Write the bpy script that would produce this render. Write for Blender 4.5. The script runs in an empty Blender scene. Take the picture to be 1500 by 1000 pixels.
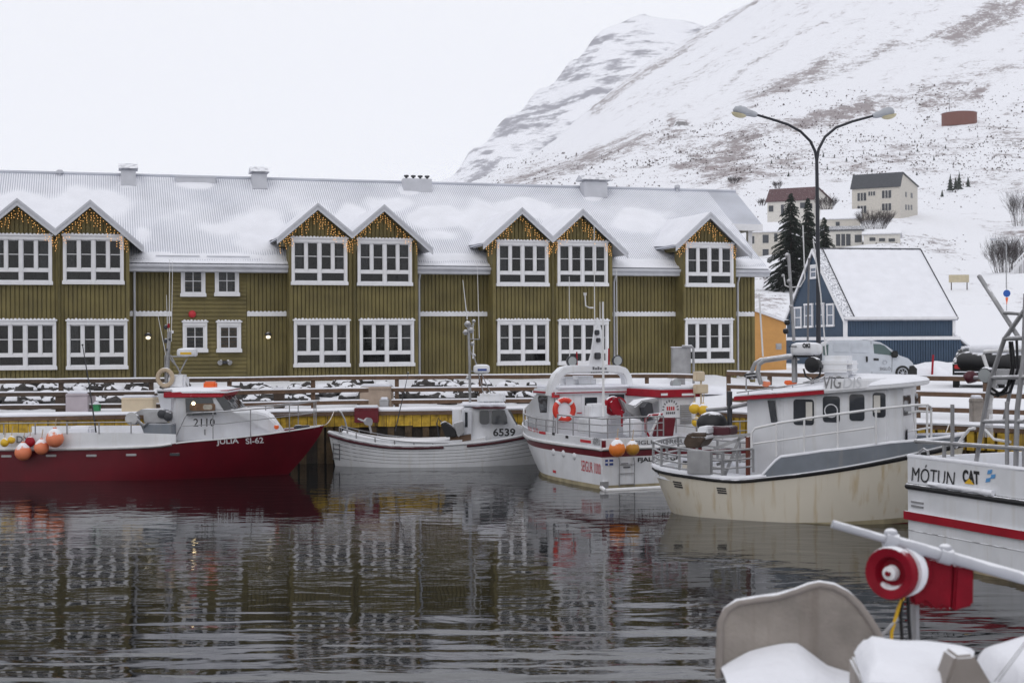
import bpy, bmesh, math, random
from math import radians, sin, cos, pi, sqrt
from mathutils import Vector, Matrix, noise as mnoise
random.seed(7)
SC = bpy.context.scene
COL = SC.collection
# ------------------------------------------------------------------ camera, sky, sun, exposure
F = 2083.0; HC = 3.7; ROLL = 0.005
cam = bpy.data.cameras.new('camera'); camo = bpy.data.objects.new('camera', cam); COL.objects.link(camo)
cam.sensor_width = 36; cam.lens = 50; cam.clip_end = 20000; cam.clip_start = .1
cr, sr = cos(ROLL), sin(ROLL)
camo.matrix_world = Matrix(((cr, sr, 0, 0), (0, 0, -1, 0), (-sr, cr, 0, HC), (0, 0, 0, 1)))
cam.dof.use_dof = True; cam.dof.focus_distance = 42; cam.dof.aperture_fstop = 2.5
SC.camera = camo
SC.render.resolution_x = 1024; SC.render.resolution_y = 682
w = bpy.data.worlds.new('World'); SC.world = w; w.use_nodes = True
nt = w.node_tree; nt.nodes.clear()
wo = nt.nodes.new('ShaderNodeOutputWorld')
bg1 = nt.nodes.new('ShaderNodeBackground'); bg2 = nt.nodes.new('ShaderNodeBackground')
sky = nt.nodes.new('ShaderNodeTexSky'); sky.sky_type = 'NISHITA'; sky.sun_disc = False
sky.sun_elevation = radians(30); sky.sun_rotation = radians(200)
hs = nt.nodes.new('ShaderNodeHueSaturation'); hs.inputs['Saturation'].default_value = .35
nt.links.new(sky.outputs[0], hs.inputs['Color']); nt.links.new(hs.outputs[0], bg1.inputs[0]); bg1.inputs[1].default_value = .02
# an even sheet of winter cloud, a little brighter overhead
tc = nt.nodes.new('ShaderNodeTexCoord'); sx = nt.nodes.new('ShaderNodeSeparateXYZ'); rp = nt.nodes.new('ShaderNodeValToRGB')
nt.links.new(tc.outputs['Generated'], sx.inputs[0]); nt.links.new(sx.outputs[2], rp.inputs[0])
rp.color_ramp.elements[0].position = 0; rp.color_ramp.elements[0].color = (.80, .81, .86, 1)
rp.color_ramp.elements[1].position = .5; rp.color_ramp.elements[1].color = (.86, .86, .89, 1)
nt.links.new(rp.outputs[0], bg2.inputs[0]); bg2.inputs[1].default_value = 1.0
ad = nt.nodes.new('ShaderNodeAddShader'); nt.links.new(bg1.outputs[0], ad.inputs[0]); nt.links.new(bg2.outputs[0], ad.inputs[1])
nt.links.new(ad.outputs[0], wo.inputs[0])
sl = bpy.data.lights.new('sun', 'SUN'); sl.energy = .3; sl.angle = radians(25); sl.color = (1, .98, .95)
so = bpy.data.objects.new('sun', sl); COL.objects.link(so)
so.rotation_euler = (radians(50), 0, radians(-20))
SC.view_settings.view_transform = 'Standard'; SC.view_settings.look = 'None'; SC.view_settings.gamma = 1
SC.view_settings.exposure = 0.0
SC.cycles.volume_bounces = 4; SC.cycles.max_bounces = 12
# ------------------------------------------------------------------ helpers
def ray(px, py):
    dx = px-750; dy = 500-py
    return ((dx*cr+dy*-sr*-1*0 + dy*sr)/F if False else (dx*cr + dy*sr)/F, (-dx*sr + dy*cr)/F)
def P(px, py, D):
    a, b = ray(px, py); return Vector((a*D, D, HC+b*D))
class Fr:
    """a thing's own frame on the plan: origin, heading; at() meets a sight line with the plane y=yl"""
    def __init__(s, x, y, deg): s.x = x; s.y = y; s.a = radians(deg)
    def at(s, px, py, yl=0):
        a, b = ray(px, py); ca, sa = cos(s.a), sin(s.a)
        ox, oy = s.x-yl*sa, s.y+yl*ca
        u = (a*oy-ox)/(ca-a*sa); D = oy+u*sa
        return (u, HC+b*D)
    def atx(s, px, py, xl=0):
        """same, on the cross plane x=xl: gives (y, z)"""
        a, b = ray(px, py); ca, sa = cos(s.a), sin(s.a)
        ox, oy = s.x+xl*ca, s.y+xl*sa
        v = (ox-a*oy)/(sa+a*ca); D = oy+v*ca
        return (v, HC+b*D)
    def w(s, x, y): return (s.x+x*cos(s.a)-y*sin(s.a), s.y+x*sin(s.a)+y*cos(s.a))
def lerp(a, b, t): return a+(b-a)*t
def pl(pts, x):
    if x <= pts[0][0]: return pts[0][1]
    for (a, b), (c, d) in zip(pts, pts[1:]):
        if x <= c: return b+(d-b)*(x-a)/(c-a) if c > a else d
    return pts[-1][1]
def sm(pts, x):
    n = len(pts)
    if x <= pts[0][0]: return pts[0][1]
    if x >= pts[-1][0]: return pts[-1][1]
    for i in range(n-1):
        if x <= pts[i+1][0]: break
    x0, y0 = pts[i]; x1, y1 = pts[i+1]; h = x1-x0; t = (x-x0)/h
    m0 = (y1-pts[i-1][1])/(x1-pts[i-1][0]) if i > 0 else (y1-y0)/h
    m1 = (pts[i+2][1]-y0)/(pts[i+2][0]-x0) if i < n-2 else (y1-y0)/h
    return (2*t**3-3*t*t+1)*y0+(t**3-2*t*t+t)*h*m0+(-2*t**3+3*t*t)*y1+(t**3-t*t)*h*m1
class MB:
    def __init__(s): s.v = []; s.f = []; s.m = []; s.k = 0
    def add(s, vs, fs):
        b = len(s.v); s.v += [tuple(v) for v in vs]
        for f in fs: s.f.append([b+i for i in f]); s.m.append(s.k)
        return s
    def box(s, x0, x1, y0, y1, z0, z1):
        return s.add([(x0,y0,z0),(x1,y0,z0),(x1,y1,z0),(x0,y1,z0),(x0,y0,z1),(x1,y0,z1),(x1,y1,z1),(x0,y1,z1)],
              [(3,2,1,0),(4,5,6,7),(0,1,5,4),(1,2,6,5),(2,3,7,6),(3,0,4,7)])
    def bar(s, p0, p1, wd, ht, up=(0,0,1)):
        p0 = Vector(p0); p1 = Vector(p1); d = (p1-p0).normalized(); up = Vector(up)
        sd = d.cross(up); sd = sd.normalized() if sd.length > 1e-5 else Vector((1,0,0)); u = sd.cross(d).normalized()
        vs = [q+sd*a*wd/2+u*b*ht/2 for q in (p0, p1) for a, b in ((-1,-1),(1,-1),(1,1),(-1,1))]
        return s.add(vs, [(3,2,1,0),(4,5,6,7),(0,1,5,4),(1,2,6,5),(2,3,7,6),(3,0,4,7)])
    def tube(s, pts, r, seg=6, closed=False, r1=None):
        pts = [Vector(p) for p in pts]; n = len(pts); vs = []; fs = []; up = None
        for i, p in enumerate(pts):
            a = pts[(i-1) % n] if (closed or i > 0) else p; b = pts[(i+1) % n] if (closed or i < n-1) else p
            d = (b-a).normalized()
            if up is None:
                up = Vector((0,0,1)) if abs(d.z) < .9 else Vector((1,0,0))
            sd = d.cross(up).normalized(); up = sd.cross(d).normalized()
            rr = r if r1 is None else lerp(r, r1, i/max(1, n-1))
            for k in range(seg):
                t = 2*pi*k/seg; vs.append(p+sd*cos(t)*rr+up*sin(t)*rr)
        for i in range(n if closed else n-1):
            for k in range(seg):
                a = i*seg+k; b = i*seg+(k+1) % seg; c = ((i+1) % n)*seg
                fs.append((a, b, c+(k+1) % seg, c+k))
        if not closed: fs.append(tuple(range(seg-1, -1, -1))); fs.append(tuple((n-1)*seg+k for k in range(seg)))
        return s.add(vs, fs)
    def lathe(s, c, prof, axis=(0,0,1), seg=16):
        """prof: (radius, height) along the axis from c"""
        c = Vector(c); ax = Vector(axis).normalized(); u = ax.orthogonal().normalized(); v = ax.cross(u); vs = []; fs = []
        for r, h in prof:
            for k in range(seg):
                t = 2*pi*k/seg; vs.append(c+ax*h+(u*cos(t)+v*sin(t))*max(r, 1e-4))
        for i in range(len(prof)-1):
            for k in range(seg): fs.append((i*seg+k, i*seg+(k+1) % seg, (i+1)*seg+(k+1) % seg, (i+1)*seg+k))
        fs.append(tuple(range(seg-1, -1, -1))); fs.append(tuple((len(prof)-1)*seg+k for k in range(seg)))
        return s.add(vs, fs)
    def ball(s, c, rx, ry=None, rz=None, seg=12, rings=8, half=False, nz=0, sd=0):
        ry = ry or rx; rz = rz or rx; vs = []; fs = []
        for i in range(rings+1):
            ph = (pi/2 if half else pi)*i/rings
            for k in range(seg):
                t = 2*pi*k/seg; d = Vector((sin(ph)*cos(t), sin(ph)*sin(t), cos(ph)))
                q = 1+nz*mnoise.noise(d*1.7+Vector((sd*3.1, sd, 0)))
                vs.append((c[0]+d.x*rx*q, c[1]+d.y*ry*q, c[2]+d.z*rz*q))
        for i in range(rings):
            for k in range(seg): fs.append((i*seg+k, (i+1)*seg+k, (i+1)*seg+(k+1) % seg, i*seg+(k+1) % seg))
        if half: fs.append(tuple(rings*seg+k for k in range(seg)))
        return s.add(vs, fs)
    def prism(s, o, a, b, ax='y'):
        """outline in (x,z) between y=a and y=b; ax 'x': outline in (y,z); ax 'z': outline in (x,y)"""
        g = {'y': lambda p, t: (p[0], t, p[1]), 'x': lambda p, t: (t, p[0], p[1]), 'z': lambda p, t: (p[0], p[1], t)}[ax]
        n = len(o); vs = [g(p, a) for p in o]+[g(p, b) for p in o]
        fs = [tuple(range(n)), tuple(range(2*n-1, n-1, -1))]+[(i, n+i, n+(i+1) % n, (i+1) % n) for i in range(n)]
        return s.add(vs, fs)
    def grid(s, rows, closed=False):
        nr = len(rows); nc = len(rows[0]); vs = [p for r in rows for p in r]; fs = []
        for i in range(nr-1):
            for k in range(nc if closed else nc-1):
                fs.append((i*nc+k, i*nc+(k+1) % nc, (i+1)*nc+(k+1) % nc, (i+1)*nc+k))
        return s.add(vs, fs)
    def text(s, txt, size, fn, bold=.0, wide=1.0, shear=0):
        """fn maps (along, up) in metres to a point; letters get a hair of thickness from fn's third argument"""
        cu = bpy.data.curves.new('t', 'FONT'); cu.body = txt; cu.size = size; cu.offset = bold*size; cu.shear = shear; cu.resolution_u = 3
        o = bpy.data.objects.new('t', cu); COL.objects.link(o); dg = bpy.context.evaluated_depsgraph_get()
        me = bpy.data.meshes.new_from_object(o.evaluated_get(dg))
        vs = [fn(v.co.x*wide, v.co.y, .006) for v in me.vertices]; fs = [tuple(p.vertices) for p in me.polygons]
        s.add(vs, fs); bpy.data.objects.remove(o); bpy.data.curves.remove(cu); bpy.data.meshes.remove(me)
        return s
    def fit(s, txt, wd, ht, fn, bold=.0, shear=0):
        b = len(s.v); s.text(txt, 1, lambda x, y, d: (x, y, d), bold, 1, shear); q = s.v[b:]
        x0 = min(v[0] for v in q); x1 = max(v[0] for v in q); y1 = max(v[1] for v in q); y0 = min(v[1] for v in q)
        s.v[b:] = [tuple(fn((v[0]-x0)/(x1-x0)*wd, (v[1]-y0)/(y1-y0)*ht, v[2])) for v in q]
        return s
    def build(s, name, mats, parent=None, bevel=0, smooth=None, loc=None, fixn=True):
        if not isinstance(mats, (list, tuple)): mats = [mats]
        me = bpy.data.meshes.new(name)
        vs = s.v
        if parent is None and loc is None:
            xs = [v[0] for v in vs]; ys = [v[1] for v in vs]; zs = [v[2] for v in vs]
            loc = ((min(xs)+max(xs))/2, (min(ys)+max(ys))/2, min(zs))
        if parent is None:
            vs = [(v[0]-loc[0], v[1]-loc[1], v[2]-loc[2]) for v in vs]
        me.from_pydata(vs, [], s.f)
        for m in mats: me.materials.append(m)
        me.polygons.foreach_set('material_index', s.m)
        if fixn or bevel:
            bm = bmesh.new(); bm.from_mesh(me)
            if fixn: bmesh.ops.recalc_face_normals(bm, faces=bm.faces)
            if bevel:
                es = [e for e in bm.edges if len(e.link_faces) == 2 and e.calc_face_angle(0) > .5]
                bmesh.ops.bevel(bm, geom=es, offset=bevel, segments=2, affect='EDGES', clamp_overlap=True)
            bm.to_mesh(me); bm.free()
        me.update()
        if smooth is not None:
            me.polygons.foreach_set('use_smooth', [True]*len(me.polygons))
            me.set_sharp_from_angle(angle=radians(smooth))
        o = bpy.data.objects.new(name, me); COL.objects.link(o)
        if parent is not None: o.parent = parent
        else: o.location = loc
        return o
def tag(o, label, cat=None, group=None, kind=None):
    if label: o['label'] = label
    if cat: o['category'] = cat
    if group: o['group'] = group
    if kind: o['kind'] = kind
    return o
def empty(name, loc, rz, label, cat, group=None):
    o = bpy.data.objects.new(name, None); COL.objects.link(o); o.location = loc; o.rotation_euler = (0, 0, rz)
    o.empty_display_size = .2
    return tag(o, label, cat, group)
def struct(o): o['kind'] = 'structure'; return o
def dup(root, loc, rz, label=None, group=None, sc=None, parent=None):
    def cp(o, p):
        c = o.copy(); COL.objects.link(c); c.parent = p
        for ch in list(o.children): cp(ch, c)
        return c
    r = cp(root, parent); r.location = loc; r.rotation_euler = (0, 0, rz)
    if sc: r.scale = (sc, sc, sc) if not isinstance(sc, tuple) else sc
    if label: r['label'] = label
    if group: r['group'] = group
    return r
# ------------------------------------------------------------------ materials
def mat(name, col, rough=.6, metal=0, snow=0, var=.15, vs=3.0, bump=0, bs=20, spec=.4, streak=0, streakcol=(.3,.2,.1), emit=None, est=0, co='Object', snowscale=6):
    m = bpy.data.materials.new(name); m.use_nodes = True; n = m.node_tree; nd = n.nodes; L = n.links
    b = nd['Principled BSDF']; b.inputs['Roughness'].default_value = rough; b.inputs['Metallic'].default_value = metal
    b.inputs['Specular IOR Level'].default_value = spec
    t = nd.new('ShaderNodeTexCoord'); cur = None
    nz = nd.new('ShaderNodeTexNoise'); nz.inputs['Scale'].default_value = vs; nz.inputs['Detail'].default_value = 6; L.new(t.outputs[co], nz.inputs['Vector'])
    mr = nd.new('ShaderNodeMapRange'); mr.inputs['From Min'].default_value = .3; mr.inputs['From Max'].default_value = .7
    mr.inputs['To Min'].default_value = 1-var; mr.inputs['To Max'].default_value = 1+var*.6; L.new(nz.outputs['Fac'], mr.inputs['Value'])
    vm = nd.new('ShaderNodeVectorMath'); vm.operation = 'SCALE'; vm.inputs[0].default_value = col; L.new(mr.outputs[0], vm.inputs['Scale']); cur = vm.outputs[0]
    if streak:
        mp = nd.new('ShaderNodeMapping'); mp.inputs['Scale'].default_value = (5, 5, .35); L.new(t.outputs[co], mp.inputs[0])
        n2 = nd.new('ShaderNodeTexNoise'); n2.inputs['Scale'].default_value = 1.6; n2.inputs['Detail'].default_value = 5; L.new(mp.outputs[0], n2.inputs['Vector'])
        m2 = nd.new('ShaderNodeMapRange'); m2.inputs['From Min'].default_value = .55; m2.inputs['From Max'].default_value = .78; m2.inputs['To Max'].default_value = streak; L.new(n2.outputs['Fac'], m2.inputs['Value'])
        mx = nd.new('ShaderNodeMix'); mx.data_type = 'RGBA'; L.new(m2.outputs[0], mx.inputs['Factor']); L.new(cur, mx.inputs[6]); mx.inputs[7].default_value = (*streakcol, 1); cur = mx.outputs[2]
    if snow:
        g = nd.new('ShaderNodeNewGeometry'); sp = nd.new('ShaderNodeSeparateXYZ'); L.new(g.outputs['Normal'], sp.inputs[0])
        n3 = nd.new('ShaderNodeTexNoise'); n3.inputs['Scale'].default_value = snowscale; n3.inputs['Detail'].default_value = 5; L.new(t.outputs[co], n3.inputs['Vector'])
        ma = nd.new('ShaderNodeMath'); ma.operation = 'MULTIPLY_ADD'; L.new(n3.outputs['Fac'], ma.inputs[0]); ma.inputs[1].default_value = .9; L.new(sp.outputs[2], ma.inputs[2])
        m3 = nd.new('ShaderNodeMapRange'); lo = 1.55-snow*.6; m3.inputs['From Min'].default_value = lo; m3.inputs['From Max'].default_value = lo+.12; L.new(ma.outputs[0], m3.inputs['Value'])
        mx = nd.new('ShaderNodeMix'); mx.data_type = 'RGBA'; L.new(m3.outputs[0], mx.inputs['Factor']); L.new(cur, mx.inputs[6]); mx.inputs[7].default_value = (.80, .81, .85, 1); cur = mx.outputs[2]
        mm = nd.new('ShaderNodeMapRange'); mm.inputs['To Min'].default_value = metal; mm.inputs['To Max'].default_value = 0; L.new(m3.outputs[0], mm.inputs['Value']); L.new(mm.outputs[0], b.inputs['Metallic'])
        mm = nd.new('ShaderNodeMapRange'); mm.inputs['To Min'].default_value = rough; mm.inputs['To Max'].default_value = .9; L.new(m3.outputs[0], mm.inputs['Value']); L.new(mm.outputs[0], b.inputs['Roughness'])
    L.new(cur, b.inputs['Base Color'])
    if bump:
        n4 = nd.new('ShaderNodeTexNoise'); n4.inputs['Scale'].default_value = bs; n4.inputs['Detail'].default_value = 8; L.new(t.outputs[co], n4.inputs['Vector'])
        bp = nd.new('ShaderNodeBump'); bp.inputs['Strength'].default_value = bump; bp.inputs['Distance'].default_value = .05; L.new(n4.outputs['Fac'], bp.inputs['Height']); L.new(bp.outputs[0], b.inputs['Normal'])
    if emit: b.inputs['Emission Color'].default_value = (*emit, 1); b.inputs['Emission Strength'].default_value = est
    return m
M = {}
def mk(k, *a, **kw): M[k] = mat(k, *a, **kw)
mk('snow', (.79, .80, .85), .85, var=.05, vs=1.5, bump=.5, bs=9, spec=.2)
mk('olive', (.152, .124, .044), .65, var=.28, vs=1.2, streak=.6, streakcol=(.09,.075,.035))
mk('olive_trim', (.12, .1, .04), .6)
mk('white_paint', (.72, .72, .74), .45, var=.06)
mk('grey_trim', (.52, .53, .57), .5, var=.08, snow=.5)
mk('curtain', (.16, .165, .18), .9, var=.4, vs=9)
mk('roof_metal', (.50, .52, .58), .5, metal=.0, var=.12, vs=.8, spec=.5)
mk('dark_metal', (.05, .052, .06), .45, metal=.3, snow=.55)
mk('steel', (.36, .36, .37), .38, metal=.6, snow=.8, var=.25)
mk('steel_rail', (.30, .30, .31), .38, metal=.4, snow=.75, var=.25)
mk('white_tube', (.68, .68, .69), .4, snow=.6, var=.1, streak=.3, streakcol=(.45,.4,.33))
mk('gel', (.68, .69, .72), .3, var=.10, vs=2, snow=.75, streak=.4, streakcol=(.5,.47,.42))
mk('gel_red', (.115, .003, .011), .38, var=.2, vs=1.5, snow=.6, streak=.4, streakcol=(.16,.008,.015))
mk('red_paint', (.30, .008, .02), .5, var=.2, snow=.8, spec=.2)
mk('maroon', (.07, .012, .02), .5, snow=.3)
mk('cream_hull', (.60, .555, .47), .38, var=.08, vs=.9, streak=.85, streakcol=(.43,.32,.17))
mk('grey_hull', (.17, .19, .22), .5, var=.15, streak=.4, streakcol=(.3,.26,.22), snow=.8)
mk('black', (.012, .012, .014), .5, snow=.6)
mk('black_plain', (.012, .012, .014), .5)
mk('rubber', (.02, .02, .02), .8)
mk('wood_dark', (.07, .048, .034), .75, var=.35, vs=5, snow=.75, bump=.3)
mk('wood_brown', (.12, .072, .045), .75, var=.3, vs=5, snow=.75, bump=.3)
mk('yellow_wood', (.44, .28, .025), .7, var=.45, vs=6, snow=.6, streak=1.6, streakcol=(.12,.08,.035), bump=.3)
mk('pile', (.035, .028, .022), .8, var=.5, vs=4, bump=.4)
mk('rock', (.06, .056, .054), .85, var=.5, vs=4, snow=.25, snowscale=3, bump=.8, bs=8)
mk('orange', (.80, .24, .12), .5, var=.12, snow=1.05)
mk('orange_bright', (.75, .12, .02), .45, var=.1, snow=.6)
mk('orange_buoy', (.75, .2, .03), .5, var=.15, snow=1.05)
mk('yellow', (.72, .45, .03), .5, var=.15, snow=1.0)
mk('tub', (.60, .50, .36), .6, var=.12, snow=.9)
mk('tub_lilac', (.42, .37, .40), .7, var=.12, snow=.9)
mk('fibre_grey', (.27, .24, .215), .6, var=.3, vs=4, snow=.7, streak=.8, streakcol=(.15,.12,.10), bump=.25, bs=40)
mk('blue_clad', (.034, .062, .105), .65, var=.15, vs=1, streak=.3, streakcol=(.035,.06,.1))
mk('orange_clad', (.52, .27, .085), .7, var=.08)
mk('van_paint', (.50, .53, .58), .35, var=.08, snow=.85, spec=.5)
mk('plaster', (.55, .52, .47), .85, var=.12)
mk('plaster_white', (.60, .58, .54), .85, var=.12)
mk('roof_maroon', (.10, .05, .055), .6, var=.2, snow=.45)
mk('roof_dark', (.06, .065, .075), .6, var=.2, snow=.25)
mk('roof_snow', (.7, .71, .75), .8, snow=1)
mk('tank_rust', (.15, .045, .028), .8, var=.2, snow=.6)
mk('needle', (.022, .032, .024), .85, var=.5, vs=2, snow=.12)
mk('bark', (.06, .045, .04), .9, snow=.3)
mk('twig', (.05, .04, .04), .9, snow=0)
mk('scrub', (.09, .068, .062), .95)
mk('letter_red', (.5, .03, .04), .5, var=.05)
mk('letter_blue', (.03, .06, .25), .5, var=.05)
mk('lblue', (.1, .3, .6), .5, var=.05)
mk('cyl_blue', (.02, .12, .5), .5)
mk('letter_white', (.75, .75, .78), .5, var=.05)
mk('letter_grey', (.13, .13, .14), .5, var=.05)
mk('cat_yellow', (.7, .42, .02), .5, var=.05)
mk('green', (.02, .2, .07), .5, snow=.6)
mk('rope', (.45, .36, .26), .9, snow=.5)
mk('tail_red', (.35, .01, .01), .3)
mk('lamp_lens', (.62, .56, .38), .3)
mk('lamp_grey', (.42, .44, .48), .5, snow=.5)
mk('bulb', (.9, .5, .2), .5, emit=(1, .50, .14), est=1.5)
mk('warm_lamp', (.9, .8, .6), .5, emit=(1, .78, .42), est=7)
mk('wall_light', (.9, .85, .7), .5, emit=(1, .88, .65), est=1.2)
def glass(name, col=(.012,.014,.018), rough=.06, a=.0):
    m = bpy.data.materials.new(name); m.use_nodes = True; b = m.node_tree.nodes['Principled BSDF']
    b.inputs['Base Color'].default_value = (*col, 1); b.inputs['Roughness'].default_value = rough; b.inputs['Specular IOR Level'].default_value = .6
    nd = m.node_tree.nodes; L = m.node_tree.links
    t = nd.new('ShaderNodeTexCoord'); n4 = nd.new('ShaderNodeTexNoise'); n4.inputs['Scale'].default_value = 1.3; L.new(t.outputs['Object'], n4.inputs['Vector'])
    bp = nd.new('ShaderNodeBump'); bp.inputs['Strength'].default_value = .12; bp.inputs['Distance'].default_value = .1; L.new(n4.outputs['Fac'], bp.inputs['Height']); L.new(bp.outputs[0], b.inputs['Normal'])
    M[name] = m
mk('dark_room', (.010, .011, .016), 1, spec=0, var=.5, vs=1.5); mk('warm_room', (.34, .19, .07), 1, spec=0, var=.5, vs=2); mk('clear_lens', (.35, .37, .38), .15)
glass('glass'); glass('glass_warm', (.42, .24, .08)); glass('glass_boat', (.02, .024, .03)); glass('glass_green', (.06, .1, .1))
def clear_glass():
    m = bpy.data.materials.new('clear_glass'); m.use_nodes = True; nd = m.node_tree.nodes; L = m.node_tree.links; nd.remove(nd['Principled BSDF'])
    t = nd.new('ShaderNodeBsdfTransparent'); t.inputs[0].default_value = (.62, .63, .64, 1); g = nd.new('ShaderNodeBsdfGlossy'); g.inputs['Roughness'].default_value = .04
    fr = nd.new('ShaderNodeFresnel'); fr.inputs[0].default_value = 1.45; mx = nd.new('ShaderNodeMixShader')
    L.new(fr.outputs[0], mx.inputs[0]); L.new(t.outputs[0], mx.inputs[1]); L.new(g.outputs[0], mx.inputs[2]); L.new(mx.outputs[0], nd['Material Output'].inputs[0])
    M['clear_glass'] = m
clear_glass()
# ------------------------------------------------------------------ water
def water():
    m = bpy.data.materials.new('water'); m.use_nodes = True; nd = m.node_tree.nodes; L = m.node_tree.links
    b = nd['Principled BSDF']; b.inputs['Base Color'].default_value = (.006, .007, .008, 1); b.inputs['Roughness'].default_value = .03; b.inputs['IOR'].default_value = 1.33
    t = nd.new('ShaderNodeTexCoord')
    def nz(sc, det, scale, dist=0):
        mp = nd.new('ShaderNodeMapping'); mp.inputs['Scale'].default_value = sc; mp.inputs['Rotation'].default_value = (0, 0, radians(6)); L.new(t.outputs['Object'], mp.inputs[0])
        n = nd.new('ShaderNodeTexNoise'); n.inputs['Scale'].default_value = scale; n.inputs['Detail'].default_value = det; n.inputs['Distortion'].default_value = dist; L.new(mp.outputs[0], n.inputs['Vector']); return n.outputs['Fac']
    a = nz((.8, 1.6, 1), 2.0, 1.25, .4); c = nz((1, 1.8, 1), 3, 4.5, .3)
    g = nz((.35, .5, 1), 1, .22)            # broad patches of calm and breeze
    mr = nd.new('ShaderNodeMapRange'); mr.inputs['From Min'].default_value = .36; mr.inputs['From Max'].default_value = .62; mr.inputs['To Min'].default_value = .25; mr.inputs['To Max'].default_value = 1.0; L.new(g, mr.inputs['Value'])
    m1 = nd.new('ShaderNodeMath'); m1.operation = 'MULTIPLY_ADD'; L.new(c, m1.inputs[0]); m1.inputs[1].default_value = .10; L.new(a, m1.inputs[2])
    m2 = nd.new('ShaderNodeMath'); m2.operation = 'MULTIPLY'; L.new(m1.outputs[0], m2.inputs[0]); L.new(mr.outputs[0], m2.inputs[1])
    w_ = nz((.22, 1.25, 1), 1.5, 1.15, .25)     # longer wavelets running in towards our quay
    sy = nd.new('ShaderNodeSeparateXYZ'); L.new(t.outputs['Object'], sy.inputs[0])
    mk_ = nd.new('ShaderNodeMapRange'); mk_.interpolation_type = 'SMOOTHSTEP'; mk_.inputs['From Min'].default_value = 23; mk_.inputs['From Max'].default_value = 13; mk_.inputs['To Max'].default_value = 4.0; L.new(sy.outputs[1], mk_.inputs['Value'])
    m3 = nd.new('ShaderNodeMath'); m3.operation = 'MULTIPLY_ADD'; L.new(w_, m3.inputs[0]); L.new(mk_.outputs[0], m3.inputs[1]); L.new(m2.outputs[0], m3.inputs[2]); m2 = m3
    bp = nd.new('ShaderNodeBump'); bp.inputs['Strength'].default_value = 1; bp.inputs['Distance'].default_value = WB; L.new(m2.outputs[0], bp.inputs['Height']); L.new(bp.outputs[0], b.inputs['Normal'])
    mb = MB(); mb.add([(-400, -120, 0), (400, -120, 0), (400, 60, 0), (-400, 60, 0)], [(0, 1, 2, 3)])
    struct(mb.build('water', m, loc=(0, 0, 0)))
WB = .017
water()
# ------------------------------------------------------------------ quay line, snowy ground and hills (one sheet to the hills)
QL = [(-900, 20), (-150, 36), (-40, 39.5), (-15, 41.6), (-5.2, 43.8), (2, 44.6), (4.5, 44.4), (6.5, 41.8), (9.5, 36.6), (10.9, 35.2), (12.4, 33.5), (20, 24), (40, 0), (60, -60)]
def quayD(a):
    for (x0, y0), (x1, y1) in zip(QL, QL[1:]):
        # (x0+t dx) = a (y0+t dy)
        dx, dy = x1-x0, y1-y0; den = dx-a*dy
        if abs(den) < 1e-9: continue
        t = (a*y0-x0)/den
        if -1e-6 <= t <= 1+1e-6 and y0+t*dy > 0: return y0+t*dy
    return 40
NX = [-3000, 400, 600, 700, 800, 870, 940, 990, 1050, 1110, 1200, 1300, 1400, 1500, 1800, 3200]
def zs(z, D): return 500-(z-HC)/D*F
HT = [
 (130, [None]*6+[505, 500, 480, 462, 478, 482, 468, 462, 450, 450]),
 (160, [None]*6+[485, 475, 445, 425, 425, 425, 415, 410, 400, 400]),
 (200, [None]*4+[480, 470, 450, 435, 415, 398, 392, 372, 388, 392, 380, 370]),
 (250, [None]*3+[470, 450, 430, 410, 395, 385, 370, 362, 350, 356, 350, 345, 340]),
 (310, [None]*2+[480, 450, 430, 400, 380, 365, 355, 348, 338, 322, 326, 326, 315, 300]),
 (400, [None, 495, 470, 410, 385, 365, 350, 335, 318, 303, 298, 292, 288, 286, 270, 260]),
 (550, [None, 490, 430, 335, 312, 300, 292, 284, 274, 264, 260, 252, 246, 242, 230, 215]),
 (750, [None, 480, 380, 292, 272, 262, 256, 252, 240, 228, 216, 202, 190, 180, 160, 120]),
 (950, [None, 470, 350, 273, 253, 230, 201, 178, 172, 156, 142, 131, 112, 92, 50, 0]),
 (1150, [None, 470, 345, 271, 250, 224, 194, 168, 152, 130, 105, 84, 60, 36, -20, -100]),
 (1700, [None, 470, 330, 264, 213, 158, 100, 70, 35, -2, -58, -120, -185, -250, -420, -600]),
 (2300, [None, 490, 400, 330, 290, 250, 215, 190, 165, 140, 90, 40, 0, -50, -200, -400])]
BANDS = [  # scrub showing through the snow: polyline, half-width, strength
 ([(745, 268), (810, 252), (880, 232), (950, 208), (1000, 192)], 16, 1.0), ([(1000, 225), (1100, 200), (1200, 176), (1300, 152), (1420, 118), (1500, 95)], 16, .8),
 ([(1150, 190), (1220, 172), (1270, 160)], 10, 1.3), ([(1100, 145), (1180, 118), (1300, 78), (1400, 48), (1500, 8)], 13, .8), ([(1400, 62), (1450, 32), (1500, 12)], 16, 1.1),
 ([(1040, 262), (1090, 240), (1200, 245), (1350, 225), (1500, 205)], 34, .55), ([(1350, 160), (1400, 150), (1450, 130)], 7, 1.2), ([(1290, 368), (1330, 352), (1390, 362)], 14, .7),
 ([(1100, 430), (1150, 420)], 32, .9), ([(1060, 300), (1090, 250), (1040, 255)], 18, .7), ([(860, 262), (950, 250), (1040, 240), (1100, 225)], 9, .6), ([(985, 176), (1004, 182)], 9, 1.5),
 ([(870, 165), (935, 112), (1000, 75), (1040, 45), (1110, 5)], 6, 1.0), ([(960, 150), (1040, 100), (1120, 55), (1200, 10)], 8, .35), ([(1060, 140), (1100, 95), (1160, 60), (1260, 10)], 6, .5),
 ([(1400, 270), (1500, 262)], 16, .6), ([(1050, 170), (1130, 140), (1210, 90), (1330, 30), (1400, 0)], 10, .45), ([(1460, 340), (1500, 350)], 14, .5), ([(840, 250), (880, 215), (935, 195)], 8, .6)]
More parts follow.
